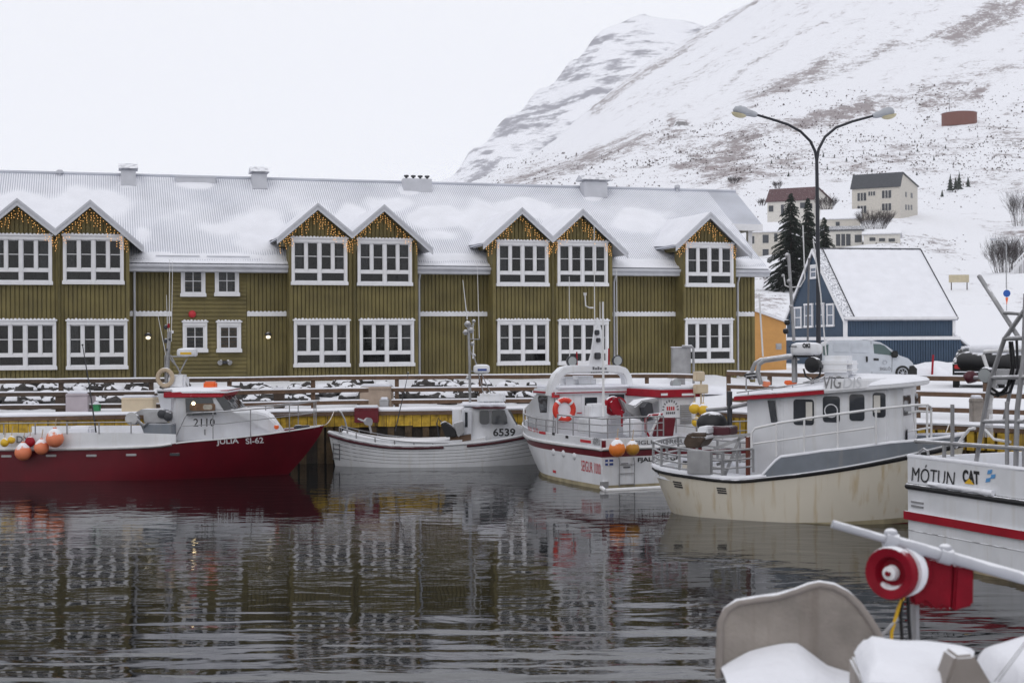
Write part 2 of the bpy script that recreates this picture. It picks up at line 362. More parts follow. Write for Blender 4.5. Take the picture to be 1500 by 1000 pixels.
def bandv(px, py):
    s = 0
    for pts, wd, st in BANDS:
        best = 1e9
        for (x0, y0), (x1, y1) in zip(pts, pts[1:]):
            dx, dy = x1-x0, y1-y0; t = max(0, min(1, ((px-x0)*dx+(py-y0)*dy)/(dx*dx+dy*dy)))
            best = min(best, (px-x0-t*dx)**2+(py-y0-t*dy)**2)
        s += st*math.exp(-best/(2*(wd*.62)**2))
    return min(1.4, s)
def terr(px, D):
    """screen height of the ground on this bearing at this distance"""
    base = lambda d: zs(2.1+max(0, d-70)*.004, d)
    rows = [(110, None)]+[(d, r) for d, r in HT]
    def val(i):
        d, r = rows[i]
        if r is None: return base(d)
        pts = [(x, (base(d) if v is None else v)) for x, v in zip(NX, r)]
        return sm(pts, px) if 600 < px < 1500 else pl(pts, px)
    if D <= 110: return base(D)
    for i in range(len(rows)-1):
        if D <= rows[i+1][0]:
            d0, d1 = rows[i][0], rows[i+1][0]; y0, y1 = val(i), val(i+1); t = (math.log(D)-math.log(d0))/(math.log(d1)-math.log(d0))
            return lerp(y0, y1, t)
    return val(len(rows)-1)
def ground_z(px, D):
    a = (px-750)/F; q = quayD(a); return near_z(a, D) if D < 110 else HC+(500-terr(px, D))/F*D
BF = Fr(-14.2, 48.4, 16.2)          # the green hotel's own frame
def near_z(a, D):
    q = quayD(a); x = a*D
    # distance behind the hotel front
    v = -(x-BF.x)*sin(BF.a)+(D-BF.y)*cos(BF.a)
    z = 1.66
    if D-q > 1.6: z = lerp(1.66, 2.05, min(1, (D-q-1.6)/4))
    if x < 9.5: z = max(z, lerp(1.66, 2.38, max(0, min(1, (v+3)/2.6))))
    return z
def hill_z(px, D):
    a = (px-750)/F; x = a*D; z = HC+(500-terr(px, D))/F*D
    amp = min(1, max(0, (D-110)/60))
    z += amp*(D*.0012)*mnoise.fractal(Vector((x*.02, D*.008, 3)), 1, 2, 4)*2.2
    return z+amp*.9*mnoise.fractal(Vector((x*.06, D*.05, 9)), 1, 2, 4)*min(1, D/400+.4)
def terrain():
    rows = []; sc = []; cols = list(range(-1700, 500, 100))+list(range(500, 640, 20))+list(range(640, 1560, 5))+list(range(1560, 2900, 60))
    def Ds(q): return [q+t for t in (0, .02, .8, 1.6, 2.6, 3.6, 4.6, 5.8, 7.2, 9, 12, 16)]+[66, 75, 85, 96, 110]
    far = [110*(2300/110)**(i/130) for i in range(1, 131)]
    for px in cols:
        a = (px-750)/F; q = quayD(a); r = []; s = []
        for k, D in enumerate(Ds(q)+far):
            if k < 17:
                D = max(D, q+k*.01) if k > 11 else D
                z = near_z(a, D)
                if k == 0: z = -2.5
                elif k > 2: z += .05*mnoise.noise(Vector((a*D*.7, D*.7, 0)))
                v = 0
            else:
                y = terr(px, D); z = hill_z(px, D)
                v = bandv(px, y) if D > 112 else 0
            r.append((a*D, D, z)); s.append(v)
        rows.append(r); sc += s
    mb = MB(); mb.grid(rows)
    m = bpy.data.materials.new('snow_hill'); m.use_nodes = True; nd = m.node_tree.nodes; L = m.node_tree.links
    b = nd['Principled BSDF']; b.inputs['Roughness'].default_value = .9; b.inputs['Specular IOR Level'].default_value = .15
    t = nd.new('ShaderNodeTexCoord'); at = nd.new('ShaderNodeAttribute'); at.attribute_name = 'scrub'
    def nz(sc_, scale, det=8, rough=.6):
        mp = nd.new('ShaderNodeMapping'); mp.inputs['Scale'].default_value = sc_; L.new(t.outputs['Object'], mp.inputs[0])
        n = nd.new('ShaderNodeTexNoise'); n.inputs['Scale'].default_value = scale; n.inputs['Detail'].default_value = det; n.inputs['Roughness'].default_value = rough; L.new(mp.outputs[0], n.inputs['Vector']); return n.outputs['Fac']
    n1 = nz((1, .35, 1.6), .10, 9, .8); n2 = nz((1, 1, 1), .012, 4); nf = nz((1, .5, 1.3), .55, 6, .8)
    mp = nd.new('ShaderNodeMapping'); mp.inputs['Rotation'].default_value = (0, radians(38), 0); L.new(t.outputs['Object'], mp.inputs[0])
    mp2 = nd.new('ShaderNodeMapping'); mp2.inputs['Scale'].default_value = (.10, .10, 1.0); L.new(mp.outputs[0], mp2.inputs[0])
    ns = nd.new('ShaderNodeTexNoise'); ns.inputs['Scale'].default_value = .09; ns.inputs['Detail'].default_value = 8; ns.inputs['Roughness'].default_value = .7; L.new(mp2.outputs[0], ns.inputs['Vector'])
    a1 = nd.new('ShaderNodeMath'); a1.operation = 'MULTIPLY_ADD'; L.new(at.outputs['Fac'], a1.inputs[0]); a1.inputs[1].default_value = .185; L.new(n1, a1.inputs[2])
    a2 = nd.new('ShaderNodeMath'); a2.operation = 'MULTIPLY_ADD'; L.new(nf, a2.inputs[0]); a2.inputs[1].default_value = .75; L.new(a1.outputs[0], a2.inputs[2])
    a3 = nd.new('ShaderNodeMath'); a3.operation = 'MULTIPLY_ADD'; L.new(ns.outputs['Fac'], a3.inputs[0]); a3.inputs[1].default_value = .55; L.new(a2.outputs[0], a3.inputs[2])
    mr = nd.new('ShaderNodeMapRange'); mr.inputs['From Min'].default_value = 1.26; mr.inputs['From Max'].default_value = 1.37; L.new(a3.outputs[0], mr.inputs['Value'])
    far = nd.new('ShaderNodeSeparateXYZ'); L.new(t.outputs['Object'], far.inputs[0]); fr_ = nd.new('ShaderNodeMapRange'); fr_.inputs['From Min'].default_value = 95; fr_.inputs['From Max'].default_value = 150; fr_.inputs['To Max'].default_value = .80; L.new(far.outputs[1], fr_.inputs['Value'])
    mm = nd.new('ShaderNodeMath'); mm.operation = 'MULTIPLY'; L.new(fr_.outputs[0], mm.inputs[1]); L.new(mr.outputs[0], mm.inputs[0])
    sp = nd.new('ShaderNodeMix'); sp.data_type = 'RGBA'; L.new(n2, sp.inputs['Factor']); sp.inputs[6].default_value = (.12, .10, .105, 1); sp.inputs[7].default_value = (.17, .10, .085, 1)
    mx = nd.new('ShaderNodeMix'); mx.data_type = 'RGBA'; L.new(mm.outputs[0], mx.inputs['Factor']); mx.inputs[6].default_value = (.80, .81, .85, 1); L.new(sp.outputs[2], mx.inputs[7]); L.new(mx.outputs[2], b.inputs['Base Color'])
    n3 = nz((1, 1, 1), .6, 6); bp = nd.new('ShaderNodeBump'); bp.inputs['Strength'].default_value = .5; bp.inputs['Distance'].default_value = .25; L.new(n3, bp.inputs['Height']); L.new(bp.outputs[0], b.inputs['Normal'])
    o = mb.build('snowy_ground', m, loc=(0, 0, 0), smooth=180, fixn=False)
    o.data.flip_normals()
    at = o.data.attributes.new('scrub', 'FLOAT', 'POINT'); at.data.foreach_set('value', sc)
    struct(o)
terrain()
def far_mountain():
    cr_ = [(380, 470), (500, 380), (600, 312), (655, 262), (700, 215), (762, 158), (820, 112), (868, 66), (905, 33), (945, 15), (1000, 27), (1045, 44), (1120, 30), (1220, 10), (1400, -40), (1700, -60)]
    rows = []; att = []
    ts = [i/60 for i in range(61)]
    for px in range(380, 1700, 7):
        c = sm(cr_, px); r = []
        for t in ts:
            D = lerp(2500, 3500, t); y = lerp(500, c, t**.9)
            z = HC+(500-y)/F*D; a = (px-750)/F; x = a*D
            e = sin(min(1, t)*pi*.5)
            rr = mnoise.fractal(Vector((x*.004, D*.002, z*.002)), 1, 2, 6)
            z += rr*26*t*(1 if t < .97 else .5)
            # ledges
            z += 9*t*sin(z*.085+rr*2)
            r.append((x, D, z)); 
        for D, k in ((3700, .9), (4100, .55), (4600, 0)):
            r.append(((px-750)/F*D, D, r[60][2]*k))
        rows.append(r)
    mb = MB(); mb.grid(rows)
    m = bpy.data.materials.new('snow_rock'); m.use_nodes = True; nd = m.node_tree.nodes; L = m.node_tree.links
    b = nd['Principled BSDF']; b.inputs['Roughness'].default_value = .9; b.inputs['Specular IOR Level'].default_value = .1
    t = nd.new('ShaderNodeTexCoord'); mp = nd.new('ShaderNodeMapping'); mp.inputs['Scale'].default_value = (.42, .3, 1.9); L.new(t.outputs['Object'], mp.inputs[0])
    n = nd.new('ShaderNodeTexNoise'); n.inputs['Scale'].default_value = .017; n.inputs['Detail'].default_value = 10; n.inputs['Roughness'].default_value = .72; L.new(mp.outputs[0], n.inputs['Vector'])
    mr = nd.new('ShaderNodeMapRange'); mr.inputs['From Min'].default_value = .49; mr.inputs['From Max'].default_value = .57; L.new(n.outputs['Fac'], mr.inputs['Value'])
    mx = nd.new('ShaderNodeMix'); mx.data_type = 'RGBA'; L.new(mr.outputs[0], mx.inputs['Factor']); mx.inputs[6].default_value = (.82, .83, .87, 1); mx.inputs[7].default_value = (.22, .215, .25, 1); L.new(mx.outputs[2], b.inputs['Base Color'])
    o = mb.build('far_mountain', m, loc=(0, 0, 0), smooth=180, fixn=False); o.data.flip_normals(); struct(o)
far_mountain()
# own quay underfoot, so the spot the photographer stands on exists
mb = MB(); mb.box(-25, 25, -14, 3.2, -1, 2.0); struct(mb.build('near_quay', M['snow']))
def haze():
    m = bpy.data.materials.new('haze'); m.use_nodes = True; nd = m.node_tree.nodes; L = m.node_tree.links
    nd.remove(nd['Principled BSDF']); v = nd.new('ShaderNodeVolumePrincipled'); v.inputs['Color'].default_value = (.95, .96, 1, 1); v.inputs['Density'].default_value = HZ; v.inputs['Anisotropy'].default_value = 0
    L.new(v.outputs[0], nd['Material Output'].inputs['Volume'])
    mb = MB(); mb.box(-2800, 2800, -150, 4700, -4, 900)
    o = mb.build('haze', m); o['kind'] = 'stuff'; return o
HZ = .0001
haze()
# ------------------------------------------------------------------ green hotel
def hotel():
    R = BF.a; H = empty('timber_hotel', (BF.x, BF.y, 2.3), R, 'long two-storey olive green timber building with white windows and a snowy grey corrugated roof', 'building')
    Z0 = 2.3
    U = lambda px, yl=0, py=450: BF.at(px, py, yl)[0]
    Zz = lambda px, py, yl=0: BF.at(px, py, yl)[1]-Z0
    RC = .8                                     # the recessed wall lies this far behind the bays
    bays = [(-112, 190), (424, 612), (722, 897), (1001, 1078)]
    ub = [(U(a), U(b)) for a, b in bays]
    uend = U(1104.6, RC); ust = U(-112)-6
    zeave = Zz(1104, 392, .4)                   # eaves
    zeave = (Zz(195, 388, .4)+Zz(1100, 394, .4))/2
    run = 5.9; zr = Zz(500, 266, .4+run); rise = zr-zeave
    yr = .3+run
    bayz = (Zz(515, 349, 0)+Zz(809, 352, 0))/2+.0
    # walls as boards over a dark backing: recessed body
    W = MB(); W.box(ust, uend, RC+.055, 2*yr-.9, -.4, zeave+.05)
    def vclad(u0, u1, z0, z1, y, top=None):
        n = max(1, round((u1-u0)/.142)); st = (u1-u0)/n
        for i in range(n):
            a = u0+i*st+.016; b = u0+(i+1)*st-.016
            za = top(a) if top else z1; zb = top(b) if top else z1; zm = None
            W.add([(a, y, z0), (b, y, z0), (b, y+.055, z0), (a, y+.055, z0), (a, y, za), (b, y, zb), (b, y+.055, zb), (a, y+.055, za)],
                  [(3,2,1,0),(4,5,6,7),(0,1,5,4),(1,2,6,5),(2,3,7,6),(3,0,4,7)])
    rec = [(ub[0][1], U(252, RC), 'v'), (U(252, RC), U(361, RC), 'h'), (U(361, RC), ub[1][0], 'v'), (ub[1][1], ub[2][0], 'v'), (ub[2][1], ub[3][0], 'v'), (ub[3][1], uend, 'v')]
    for a, b, k in rec:
        if k == 'v': vclad(a, b, -.35, zeave, RC)
        else:
            z = -.35
            while z < zeave:
                W.add([(a, RC-.012, z), (b, RC-.012, z), (b, RC+.06, z), (a, RC+.06, z), (a, RC+.025, z+.135), (b, RC+.025, z+.135), (b, RC+.06, z+.135), (a, RC+.06, z+.135)], [(3,2,1,0),(4,5,6,7),(0,1,5,4),(1,2,6,5),(2,3,7,6),(3,0,4,7)]); z += .142
    vend = MB()
    # bay boxes with gables; apexes in pixels
    gab = [[(-78, 289, None), (26, 291, None), (133, 292.7, None)], [(466, 298, None), (563, 300, None)], [(764.6, 304, None), (853.4, 306.6, None)], [(1040, 311, None)]]
    vall = [[-25, 81.8], [516], [809.5], []]
    prof = []                                    # per bay: function u -> roof underside height
    for i, (a, b) in enumerate(ub):
        ap = [(U(g[0], -.35), Zz(g[0], g[1], -.35)) for g in gab[i]]; va = [U(v, -.35) for v in vall[i]]
        zap = sum(z for _, z in ap)/len(ap); sl = (zap-(bayz+.12))/((va[0]-ap[0][0]) if va else (b-ap[0][0]+.05))
        if not va: sl = prof[-1][1]
        prof.append((ap, sl, zap, va))
        f = lambda u, ap=ap, sl=sl, zap=zap: max(zap-sl*abs(u-x) for x, _ in ap)
        W.box(a+.02, b-.02, .055, RC+.1, -.4, bayz-.25)
        top = lambda u: f(u)-.14
        vclad(a, b, -.35, 0, 0, top)
        # gable backing
        for x, _ in ap:
            hw = .5*(b-a)/len(ap)-.01
            W.prism([(x-hw, bayz-.3), (x+hw, bayz-.3), (x+hw, f(x+hw)-.18), (x, zap-.18), (x-hw, f(x-hw)-.18)], .055, 2.6)
        for s in (a, b-.12): W.box(s, s+.12, -.02, 0.0, -.38, bayz-.2)     # corner boards
        W.box(a-.0, a+.03, .02, RC, -.38, bayz-.1); W.box(b-.03, b, .02, RC, -.38, bayz-.1)
    W.box(uend-.1, uend+.02, RC-.02, RC+.1, -.38, zeave)
    # far gable end
    W.prism([(RC+.06, zeave), (yr, zr-.15), (2*yr-.9, zeave)], uend-.3, uend, 'x')
    W.build('wall', M['olive'], H)
    mb = MB(); mb.box(ust, uend+.03, RC-.03, RC+.02, -.7, -.36)
    for a, b in ub: mb.box(a-.01, b+.01, -.03, .03, -.7, -.36)
    mb.build('foundation', M['rock'], H)
    # roof: corrugated sheet with real ribs, front and back slope
    uR = uend+.45; ur2 = uend+1.75
    def roof_sheet(u0, u1, y0, z0, y1, z1, nm='roof'):
        mb = MB(); st = .083/4; n = int((u1-u0)/st); r0 = []; r1 = []
        dn = Vector((0, -(z1-z0), y1-y0)).normalized()
        for i in range(n+1):
            u = u0+i*st; h = .016*cos(2*pi*u/.083)
            r0.append((u, y0+dn.y*h, z0+dn.z*h)); r1.append((u, y1+dn.y*h, z1+dn.z*h))
        mb.grid([r0, r1]); mb.grid([[(u0, y0, z0-.1), (u1, y0, z0-.1)], [(u0, y1, z1-.1), (u1, y1, z1-.1)]])
        return mb.build(nm, M['roof_metal'], H, fixn=False, smooth=60)
    yE = RC-.45; slope = rise/(yr-yE)
    rf = roof_sheet(ust, uR, yE, zeave, yr, zr)
    # raised rear wing roof past the end wall
    yw = yr-2.6; zw = zr-2.6*slope
    roof_sheet(uR+.002, ur2, yw, zw, yr, zr, 'wing_roof')
    mb = MB(); mb.box(uR-.1, ur2, yw-.05, yw+.1, zw-.25, zw+.02); mb.box(ur2-.5, ur2-.32, yw+.3, yw+.5, -.3, zw-.15); mb.box(ur2-.05, ur2+.02, yw, yr, zw-.2, zw-.05)
    mb.build('wing_fascia', M['white_paint'], H)
    mb = MB(); mb.grid([[(ust, yr, zr), (ur2, yr, zr)], [(ust, 2*yr-yE, zeave), (ur2, 2*yr-yE, zeave)]]); mb.build('rear_roof', M['roof_metal'], H)
    mb = MB(); mb.tube([(ust, yr, zr+.02), (ur2, yr, zr+.02)], .07, 6); mb.build('ridge_cap', M['roof_metal'], H)
    # snow lying on the roof: a sheet that dips below the ribs where the wind took it
    patches = [(130, 300, 75, 34, 1), (30, 300, 60, 25, 1), (-60, 300, 60, 30, 1), (515, 318, 30, 24, 1.3), (470, 310, 70, 30, .8), (380, 340, 55, 45, 1), (560, 300, 60, 18, .9), (640, 320, 60, 22, 1), (700, 320, 40, 36, 1), (650, 345, 60, 16, .8),
               (765, 305, 55, 20, 1), (830, 320, 45, 18, 1), (600, 278, 16, 7, 1.5), (190, 268, 16, 7, 1.4), (285, 270, 30, 8, 1.3), (378, 272, 12, 7, 1.3), (870, 287, 16, 8, 1.5), (940, 325, 50, 22, 1.1), (970, 315, 40, 12, .8), (975, 365, 20, 20, .9), (1000, 345, 40, 20, 1), (340, 335, 80, 28, .75), (250, 312, 46, 22, .6),
               (400, 378, 30, 8, 1), (640, 378, 30, 7, 1), (230, 375, 30, 9, 1.1), (300, 376, 140, 5, 1.2), (660, 377, 120, 5, 1.2), (940, 384, 110, 5, 1.2), (1092, 384, 30, 5, 1.3), (1085, 360, 14, 20, .8), (210, 345, 20, 16, .9), (81, 320, 26, 22, 1.3), (-25, 320, 26, 22, 1.3)]
    def snowsheet(u0, u1, ya, za, yb, zb, nm, par, nst=.14, lim=None):
        nu = int((u1-u0)/nst); nv = 44; rows = []
        for j in range(nv+1):
            t = j/nv; r = []
            for i in range(nu+1):
                u = u0+(u1-u0)*i/nu; y = lerp(ya, yb, t); z = lerp(za, zb, t)
                wx, wy = BF.w(u, y); D = wy; dx = wx/D*F; dy = (z+Z0-HC)/D*F
                px = 750+dx*cr-dy*sr; py = 500-(dx*sr+dy*cr)
                s = 0
                for cx, cy, rx, ry, k in patches:
                    q = ((px-cx)/rx)**2+((py-cy)/ry)**2
                    if q < 6: s = max(s, k*math.exp(-q*.8))
                nn = mnoise.fractal(Vector((u*.35, t*2.4, 5)), 1, 2, 4)
                h = -.022+.060*min(1, max(0, s*1.25-.30+nn*.30))+.012*mnoise.noise(Vector((u*1.3, t*9, 1)))
                h = max(h, .001+.010*nn)
                if t < .03: h = max(h, .05)
                r.append((u, y-h*.5, z+h*.86))
            rows.append(r)
        mb = MB(); mb.grid(rows); return mb.build(nm, M['snow'], par, fixn=False, smooth=180)
    snowsheet(ust, uR, yE, zeave, yr, zr, 'roof_snow', H)
    # eaves: fascia and gutter between the bays
    eg = MB()
    for a, b in [(ub[0][1], ub[1][0]), (ub[1][1], ub[2][0]), (ub[2][1], ub[3][0]), (ub[3][1], uR)]:
        eg.box(a, b, yE-.03, yE+.05, zeave-.24, zeave-.02); eg.box(a, b, yE, RC+.02, zeave-.26, zeave-.22)
        eg.tube([(a, yE-.08, zeave-.06), (b, yE-.08, zeave-.06)], .065, 6)
    eg.build('eaves_gutter', M['grey_trim'], H)
    # gable roofs over the bays
    for i, (a, b) in enumerate(ub):
        ap, sl, zap, va = prof[i]; yf = -.42
        segs = []
        le = a-.48; re = b+.48
        xs = [le]
        for k, (x, _) in enumerate(ap):
            xs.append(x)
            if k < len(va): xs.append(va[k])
        xs.append(re)
        f = lambda u: max(zap-sl*abs(u-x) for x, _ in ap)
        th = .05
        for k in range(len(xs)-1):
            u0, u1 = xs[k], xs[k+1]; z0, z1 = f(u0), f(u1)
            # the slope meets the main roof where heights agree
            ym = lambda z: yE+(z-zeave)/slope
            mb = MB(); n = 26
            lo = []; hi = []
            mb.add([(u0, yf, z0), (u1, yf, z1), (u1, ym(z1)+.1, z1), (u0, ym(z0)+.1, z0), (u0, yf, z0-th), (u1, yf, z1-th), (u1, ym(z1)+.1, z1-th), (u0, ym(z0)+.1, z0-th)],
                   [(0,1,2,3),(7,6,5,4),(4,5,1,0),(5,6,2,1),(6,7,3,2),(7,4,0,3)])
            g = mb.build('gable_roof', M['roof_metal'], H)
            sn = MB(); rows = []
            for p in range(13):
                t = p/12; u = lerp(u0, u1, t); z = f(u); r = []
                ye = ym(z)+.25
                for q in range(13):
                    y = lerp(yf+.02, ye, q/12); hh = .035+.05*max(0, mnoise.noise(Vector((u*1.1, y*1.1, i))))+.10*min(1, max(0, (q/12-.45)*1.4))
                    if t in (0, 1) : hh *= .6
                    if q == 0: hh = .006
                    r.append((u, y, z+hh))
                rows.append(r)
            sn.grid(rows); sn.build('snow_layer', M['snow'], g, fixn=False, smooth=180)
        # barge boards
        bb = MB()
        for k in range(len(xs)-1):
            u0, u1 = xs[k], xs[k+1]; z0, z1 = f(u0), f(u1)
            for (yy, o0, o1) in ((yf-.03, -.015, -.24), (yf-.055, .012, -.085)):
                bb.add([(u0, yy, z0+o1), (u1, yy, z1+o1), (u1, yy, z1+o0), (u0, yy, z0+o0), (u0, yf, z0+o1), (u1, yf, z1+o1), (u1, yf, z1+o0), (u0, yf, z0+o0)],
                   [(0,1,2,3),(7,6,5,4),(4,5,1,0),(5,6,2,1),(6,7,3,2),(7,4,0,3)])
        bb.build('barge_board', M['grey_trim'], H)
        for u0, u1 in ((le, a), (b, re)): sf = MB(); sf.add([(u0, yf, f(u0)-.1), (u1, yf, f(u1)-.1), (u1, RC+.3, f(u1)-.1), (u0, RC+.3, f(u0)-.1)], [(0,1,2,3)]); sf.build('soffit', M['grey_trim'], H)
    # bands between the storeys
    zb = (Zz(600, 460.5, RC)+Zz(950, 460, RC))/2
    for a, b in [(rec[0][0], rec[0][1]), (rec[2][0], rec[2][1]), (rec[3][0], rec[3][1]), (rec[4][0], rec[4][1]), (rec[5][0], rec[5][1])]:
        mb = MB(); mb.box(a+.02, b-.01, RC-.05, RC+.0, zb-.075, zb+.06); t = mb.build('trim_band', M['white_paint'], H)
        mb = MB(); mb.box(a+.02, b-.01, RC-.055, RC-.002, zb+.06, zb+.085)
        n = int((b-a)/.142)
        for k in range(n): mb.box(a+.05+k*.142, a+.11+k*.142, RC-.045, RC-.004, zb+.08, zb+.11)
        mb.build('snow_layer', M['snow'], t)
    # windows
    def make_win(wd, ht, big=True):
        fr = MB(); y = -.09
        c = .09
        fr.box(-wd/2, -wd/2+c, y, 0, -ht/2, ht/2); fr.box(wd/2-c, wd/2, y, 0, -ht/2, ht/2)
        fr.box(-wd/2, wd/2, y-.02, 0, ht/2-.1, ht/2+.02); fr.box(-wd/2-.04, wd/2+.04, y-.07, 0, ht/2+.022, ht/2+.06)
        fr.box(-wd/2-.03, wd/2+.03, y-.06, 0, -ht/2-.06, -ht/2+.05)
        gl = []
        if big:
            fr.box(-.05, .05, y+.01, 0, -ht/2+.05, ht/2-.1); w2 = wd/2-c-.05
            for s in (-1, 1):
                x0 = -wd/2+c if s < 0 else .05; x1 = x0+w2; zs_ = -ht/2+.42
                fr.box(x0, x1, y+.03, 0, zs_-.05, zs_+.05)
                fr.box(x0+w2/2-.04, x0+w2/2+.04, y+.03, 0, zs_+.05, ht/2-.1)
                for (p, q) in ((x0, x0+w2/2-.04), (x0+w2/2+.04, x1)):
                    fr.box(p, p+.03, y+.045, 0, zs_+.05, ht/2-.1); fr.box(q-.03, q, y+.045, 0, zs_+.05, ht/2-.1)
                    fr.box(p+.045, q-.03, y+.045, 0, ht/2-.135, ht/2-.1); fr.box(p+.045, q-.03, y+.045, 0, zs_+.05, zs_+.09)
                    zm = (zs_+.09+ht/2-.15)/2; fr.box(p+.045, q-.03, y+.055, 0, zm-.012, zm+.012); gl.append((p+.04, q-.04, zs_+.08, ht/2-.13))
                fr.box(x0, x0+.03, y+.045, 0, -ht/2+.05, zs_-.05); fr.box(x1-.03, x1, y+.045, 0, -ht/2+.05, zs_-.05); fr.box(x0+.045, x1-.03, y+.045, 0, -ht/2+.05, -ht/2+.1); gl.append((x0+.04, x1-.04, -ht/2+.09, zs_-.05))
        else:
            fr.box(-wd/2+c, -wd/2+c+.05, y+.03, 0, -ht/2+.05, ht/2-.1); fr.box(wd/2-c-.05, wd/2-c, y+.03, 0, -ht/2+.05, ht/2-.1)
            fr.box(-wd/2+c+.05, wd/2-c-.05, y+.03, 0, ht/2-.16, ht/2-.1); fr.box(-wd/2+c+.05, wd/2-c-.05, y+.03, 0, -ht/2+.05, -ht/2+.11)
            fr.box(-.013, .013, y+.05, 0, -ht/2+.11, ht/2-.16); fr.box(-wd/2+c+.05, wd/2-c-.05, y+.051, 0, -.013, .013); gl.append((-wd/2+c, wd/2-c, -ht/2+.1, ht/2-.15))
        return fr, gl
    protos = {}
    def window(cx, cz, y, kind, style):
        k = (kind, style)
        if k not in protos:
            wd, ht = (1.98, 1.56) if kind == 'big' else (.84, .98)
            fr, gl = make_win(wd, ht, kind == 'big')
            o = fr.build('window', M['white_paint'], H)
            g = MB()
            for a, b, c, d in gl: g.box(a, b, -.032, -.026, c, d)
            g.build('pane', M['clear_glass'], o)
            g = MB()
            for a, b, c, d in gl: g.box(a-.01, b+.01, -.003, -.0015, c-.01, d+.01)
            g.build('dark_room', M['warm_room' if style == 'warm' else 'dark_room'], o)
            if kind == 'big' or style == 'cur':
                g = MB(); ls = gl if kind != 'big' else [q for q in gl if q[3]-q[2] > .5]
                rr = random.Random(style)
                for j, (a, b, c, d) in enumerate(ls):
                    fl = {0: (1, 0, 0, 1), 1: (1, 0, 0, 0), 2: (0, 0, 0, 1), 'cur': (1, 1, 1, 1)}[style][j % 4]
                    if fl:
                        n = 10; wv = [(a+(b-a)*t/n*.8+(0 if j % 4 < 2 else (b-a)*.2), -.014+.006*(t % 2)) for t in range(n+1)]
                        g.grid([[(x, yy, c) for x, yy in wv], [(x, yy, d) for x, yy in wv]])
                g.build('curtain', M['curtain'], o, fixn=False)
            sn = MB(); n = int(wd/.12)
            for t in range(n):
                sn.ball((-wd/2+.06+t*wd/n, -.1, ht/2+.06), .055, .06, .045+.02*rr_(t), 6, 3, half=True)
            sn.box(-wd/2-.03, wd/2+.03, -.15, -.02, ht/2+.058, ht/2+.075); sn.box(-wd/2-.02, wd/2+.02, -.145, -.09, -ht/2+.05, -ht/2+.066)
            sn.build('snow_layer', M['snow'], o)
            protos[k] = o; o.location = (cx, y, cz); return
        o = dup(protos[k], (cx, y, cz), 0, parent=H)
    rr_ = lambda t: random.Random(t).random()
    def WD(x0, x1, y0, y1, yl, kind, style):
        a = BF.at(x0, (y0+y1)/2, yl)[0]; b = BF.at(x1, (y0+y1)/2, yl)[0]; px = (x0+x1)/2
        window((a+b)/2, (Zz(px, y0, yl)+Zz(px, y1, yl))/2, yl-.001, kind, style)
    big = [(-115, -23, 346, 415, 1), (-15, 76.5, 346, 415, 0), (92.7, 180.8, 346, 415, 1), (-110, -18, 471, 539, 0), (-9, 83, 471, 539, 2), (97.6, 187, 471, 538.5, 1),
           (426, 509, 351, 415, 0), (523, 603, 353, 416, 0), (430, 512, 471.5, 534, 2), (526, 606.5, 471, 533.5, 2), (727.6, 802, 355, 417.5, 0), (816, 889, 355, 418, 0), (728, 803, 471, 532, 0), (817, 891, 471, 532, 0), (1003.6, 1073, 358.5, 418.5, 0), (1002, 1073, 469.5, 529, 0)]
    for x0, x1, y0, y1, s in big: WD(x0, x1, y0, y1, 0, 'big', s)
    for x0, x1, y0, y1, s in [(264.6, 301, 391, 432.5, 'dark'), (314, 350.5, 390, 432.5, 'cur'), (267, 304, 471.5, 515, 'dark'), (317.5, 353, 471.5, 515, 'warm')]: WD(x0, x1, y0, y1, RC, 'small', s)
    # downpipes
    for px, y, zt in [(87, -.05, bayz-.35), (520, -.05, bayz-.35), (809.5, -.05, bayz-.35), (-27, -.05, bayz-.35), (197, RC-.06, zeave-.3), (614, RC-.06, zeave-.3), (899.5, RC-.06, zeave-.3), (1080.5, RC-.06, zeave-.3)]:
        u = U(px, y); mb = MB(); mb.tube([(u, y, -.3), (u, y, zt-.2), (u, y-.25 if y < 0 else y-.2, zt+.1)], .045, 8); mb.build('downpipe', M['olive_trim'] if y < 0 else M['grey_trim'], H, smooth=60)
    # small fittings
    def fit(px, py, fn, nm, m, yl=RC):
        u, z = BF.at(px, py, yl); mb = MB(); fn(mb, u, z-Z0, yl); mb.build(nm, m, H, smooth=50)
    for px, py in [(217, 494), (392.7, 493)]:
        fit(px, py-2, lambda mb, u, z, y: mb.lathe((u, y-.02, z), [(.1, 0), (.13, .03), (.12, .06), (.02, .11)], (0, 0, 1)), 'lamp_shade', M['dark_metal'])
        fit(px, py, lambda mb, u, z, y: mb.ball((u, y-.06, z-.015), .085, .06, .06), 'lamp_bulb', M['wall_light'])
    fit(281.5, 460, lambda mb, u, z, y: mb.lathe((u, y, z), [(.12, 0), (.13, .05), (.08, .1), (.03, .12)], (0, -1, 0)), 'alarm_bell', M['letter_red'])
    for d in (-.12, .12): fit(329+d*40, 529, lambda mb, u, z, y: mb.lathe((u, y, z), [(.06, 0), (.06, .12), (.09, .18)], (d*3, -1, -.3)), 'floodlight', M['steel'])
    fit(329, 530.5, lambda mb, u, z, y: mb.box(u-.08, u+.08, y-.1, y+.02, z-.05, z+.05), 'light_bracket', M['dark_metal'])
    fit(252, 486, lambda mb, u, z, y: mb.box(u-.05, u+.05, y-.05, y+.02, z-.05, z+.05), 'socket_box', M['white_paint'])
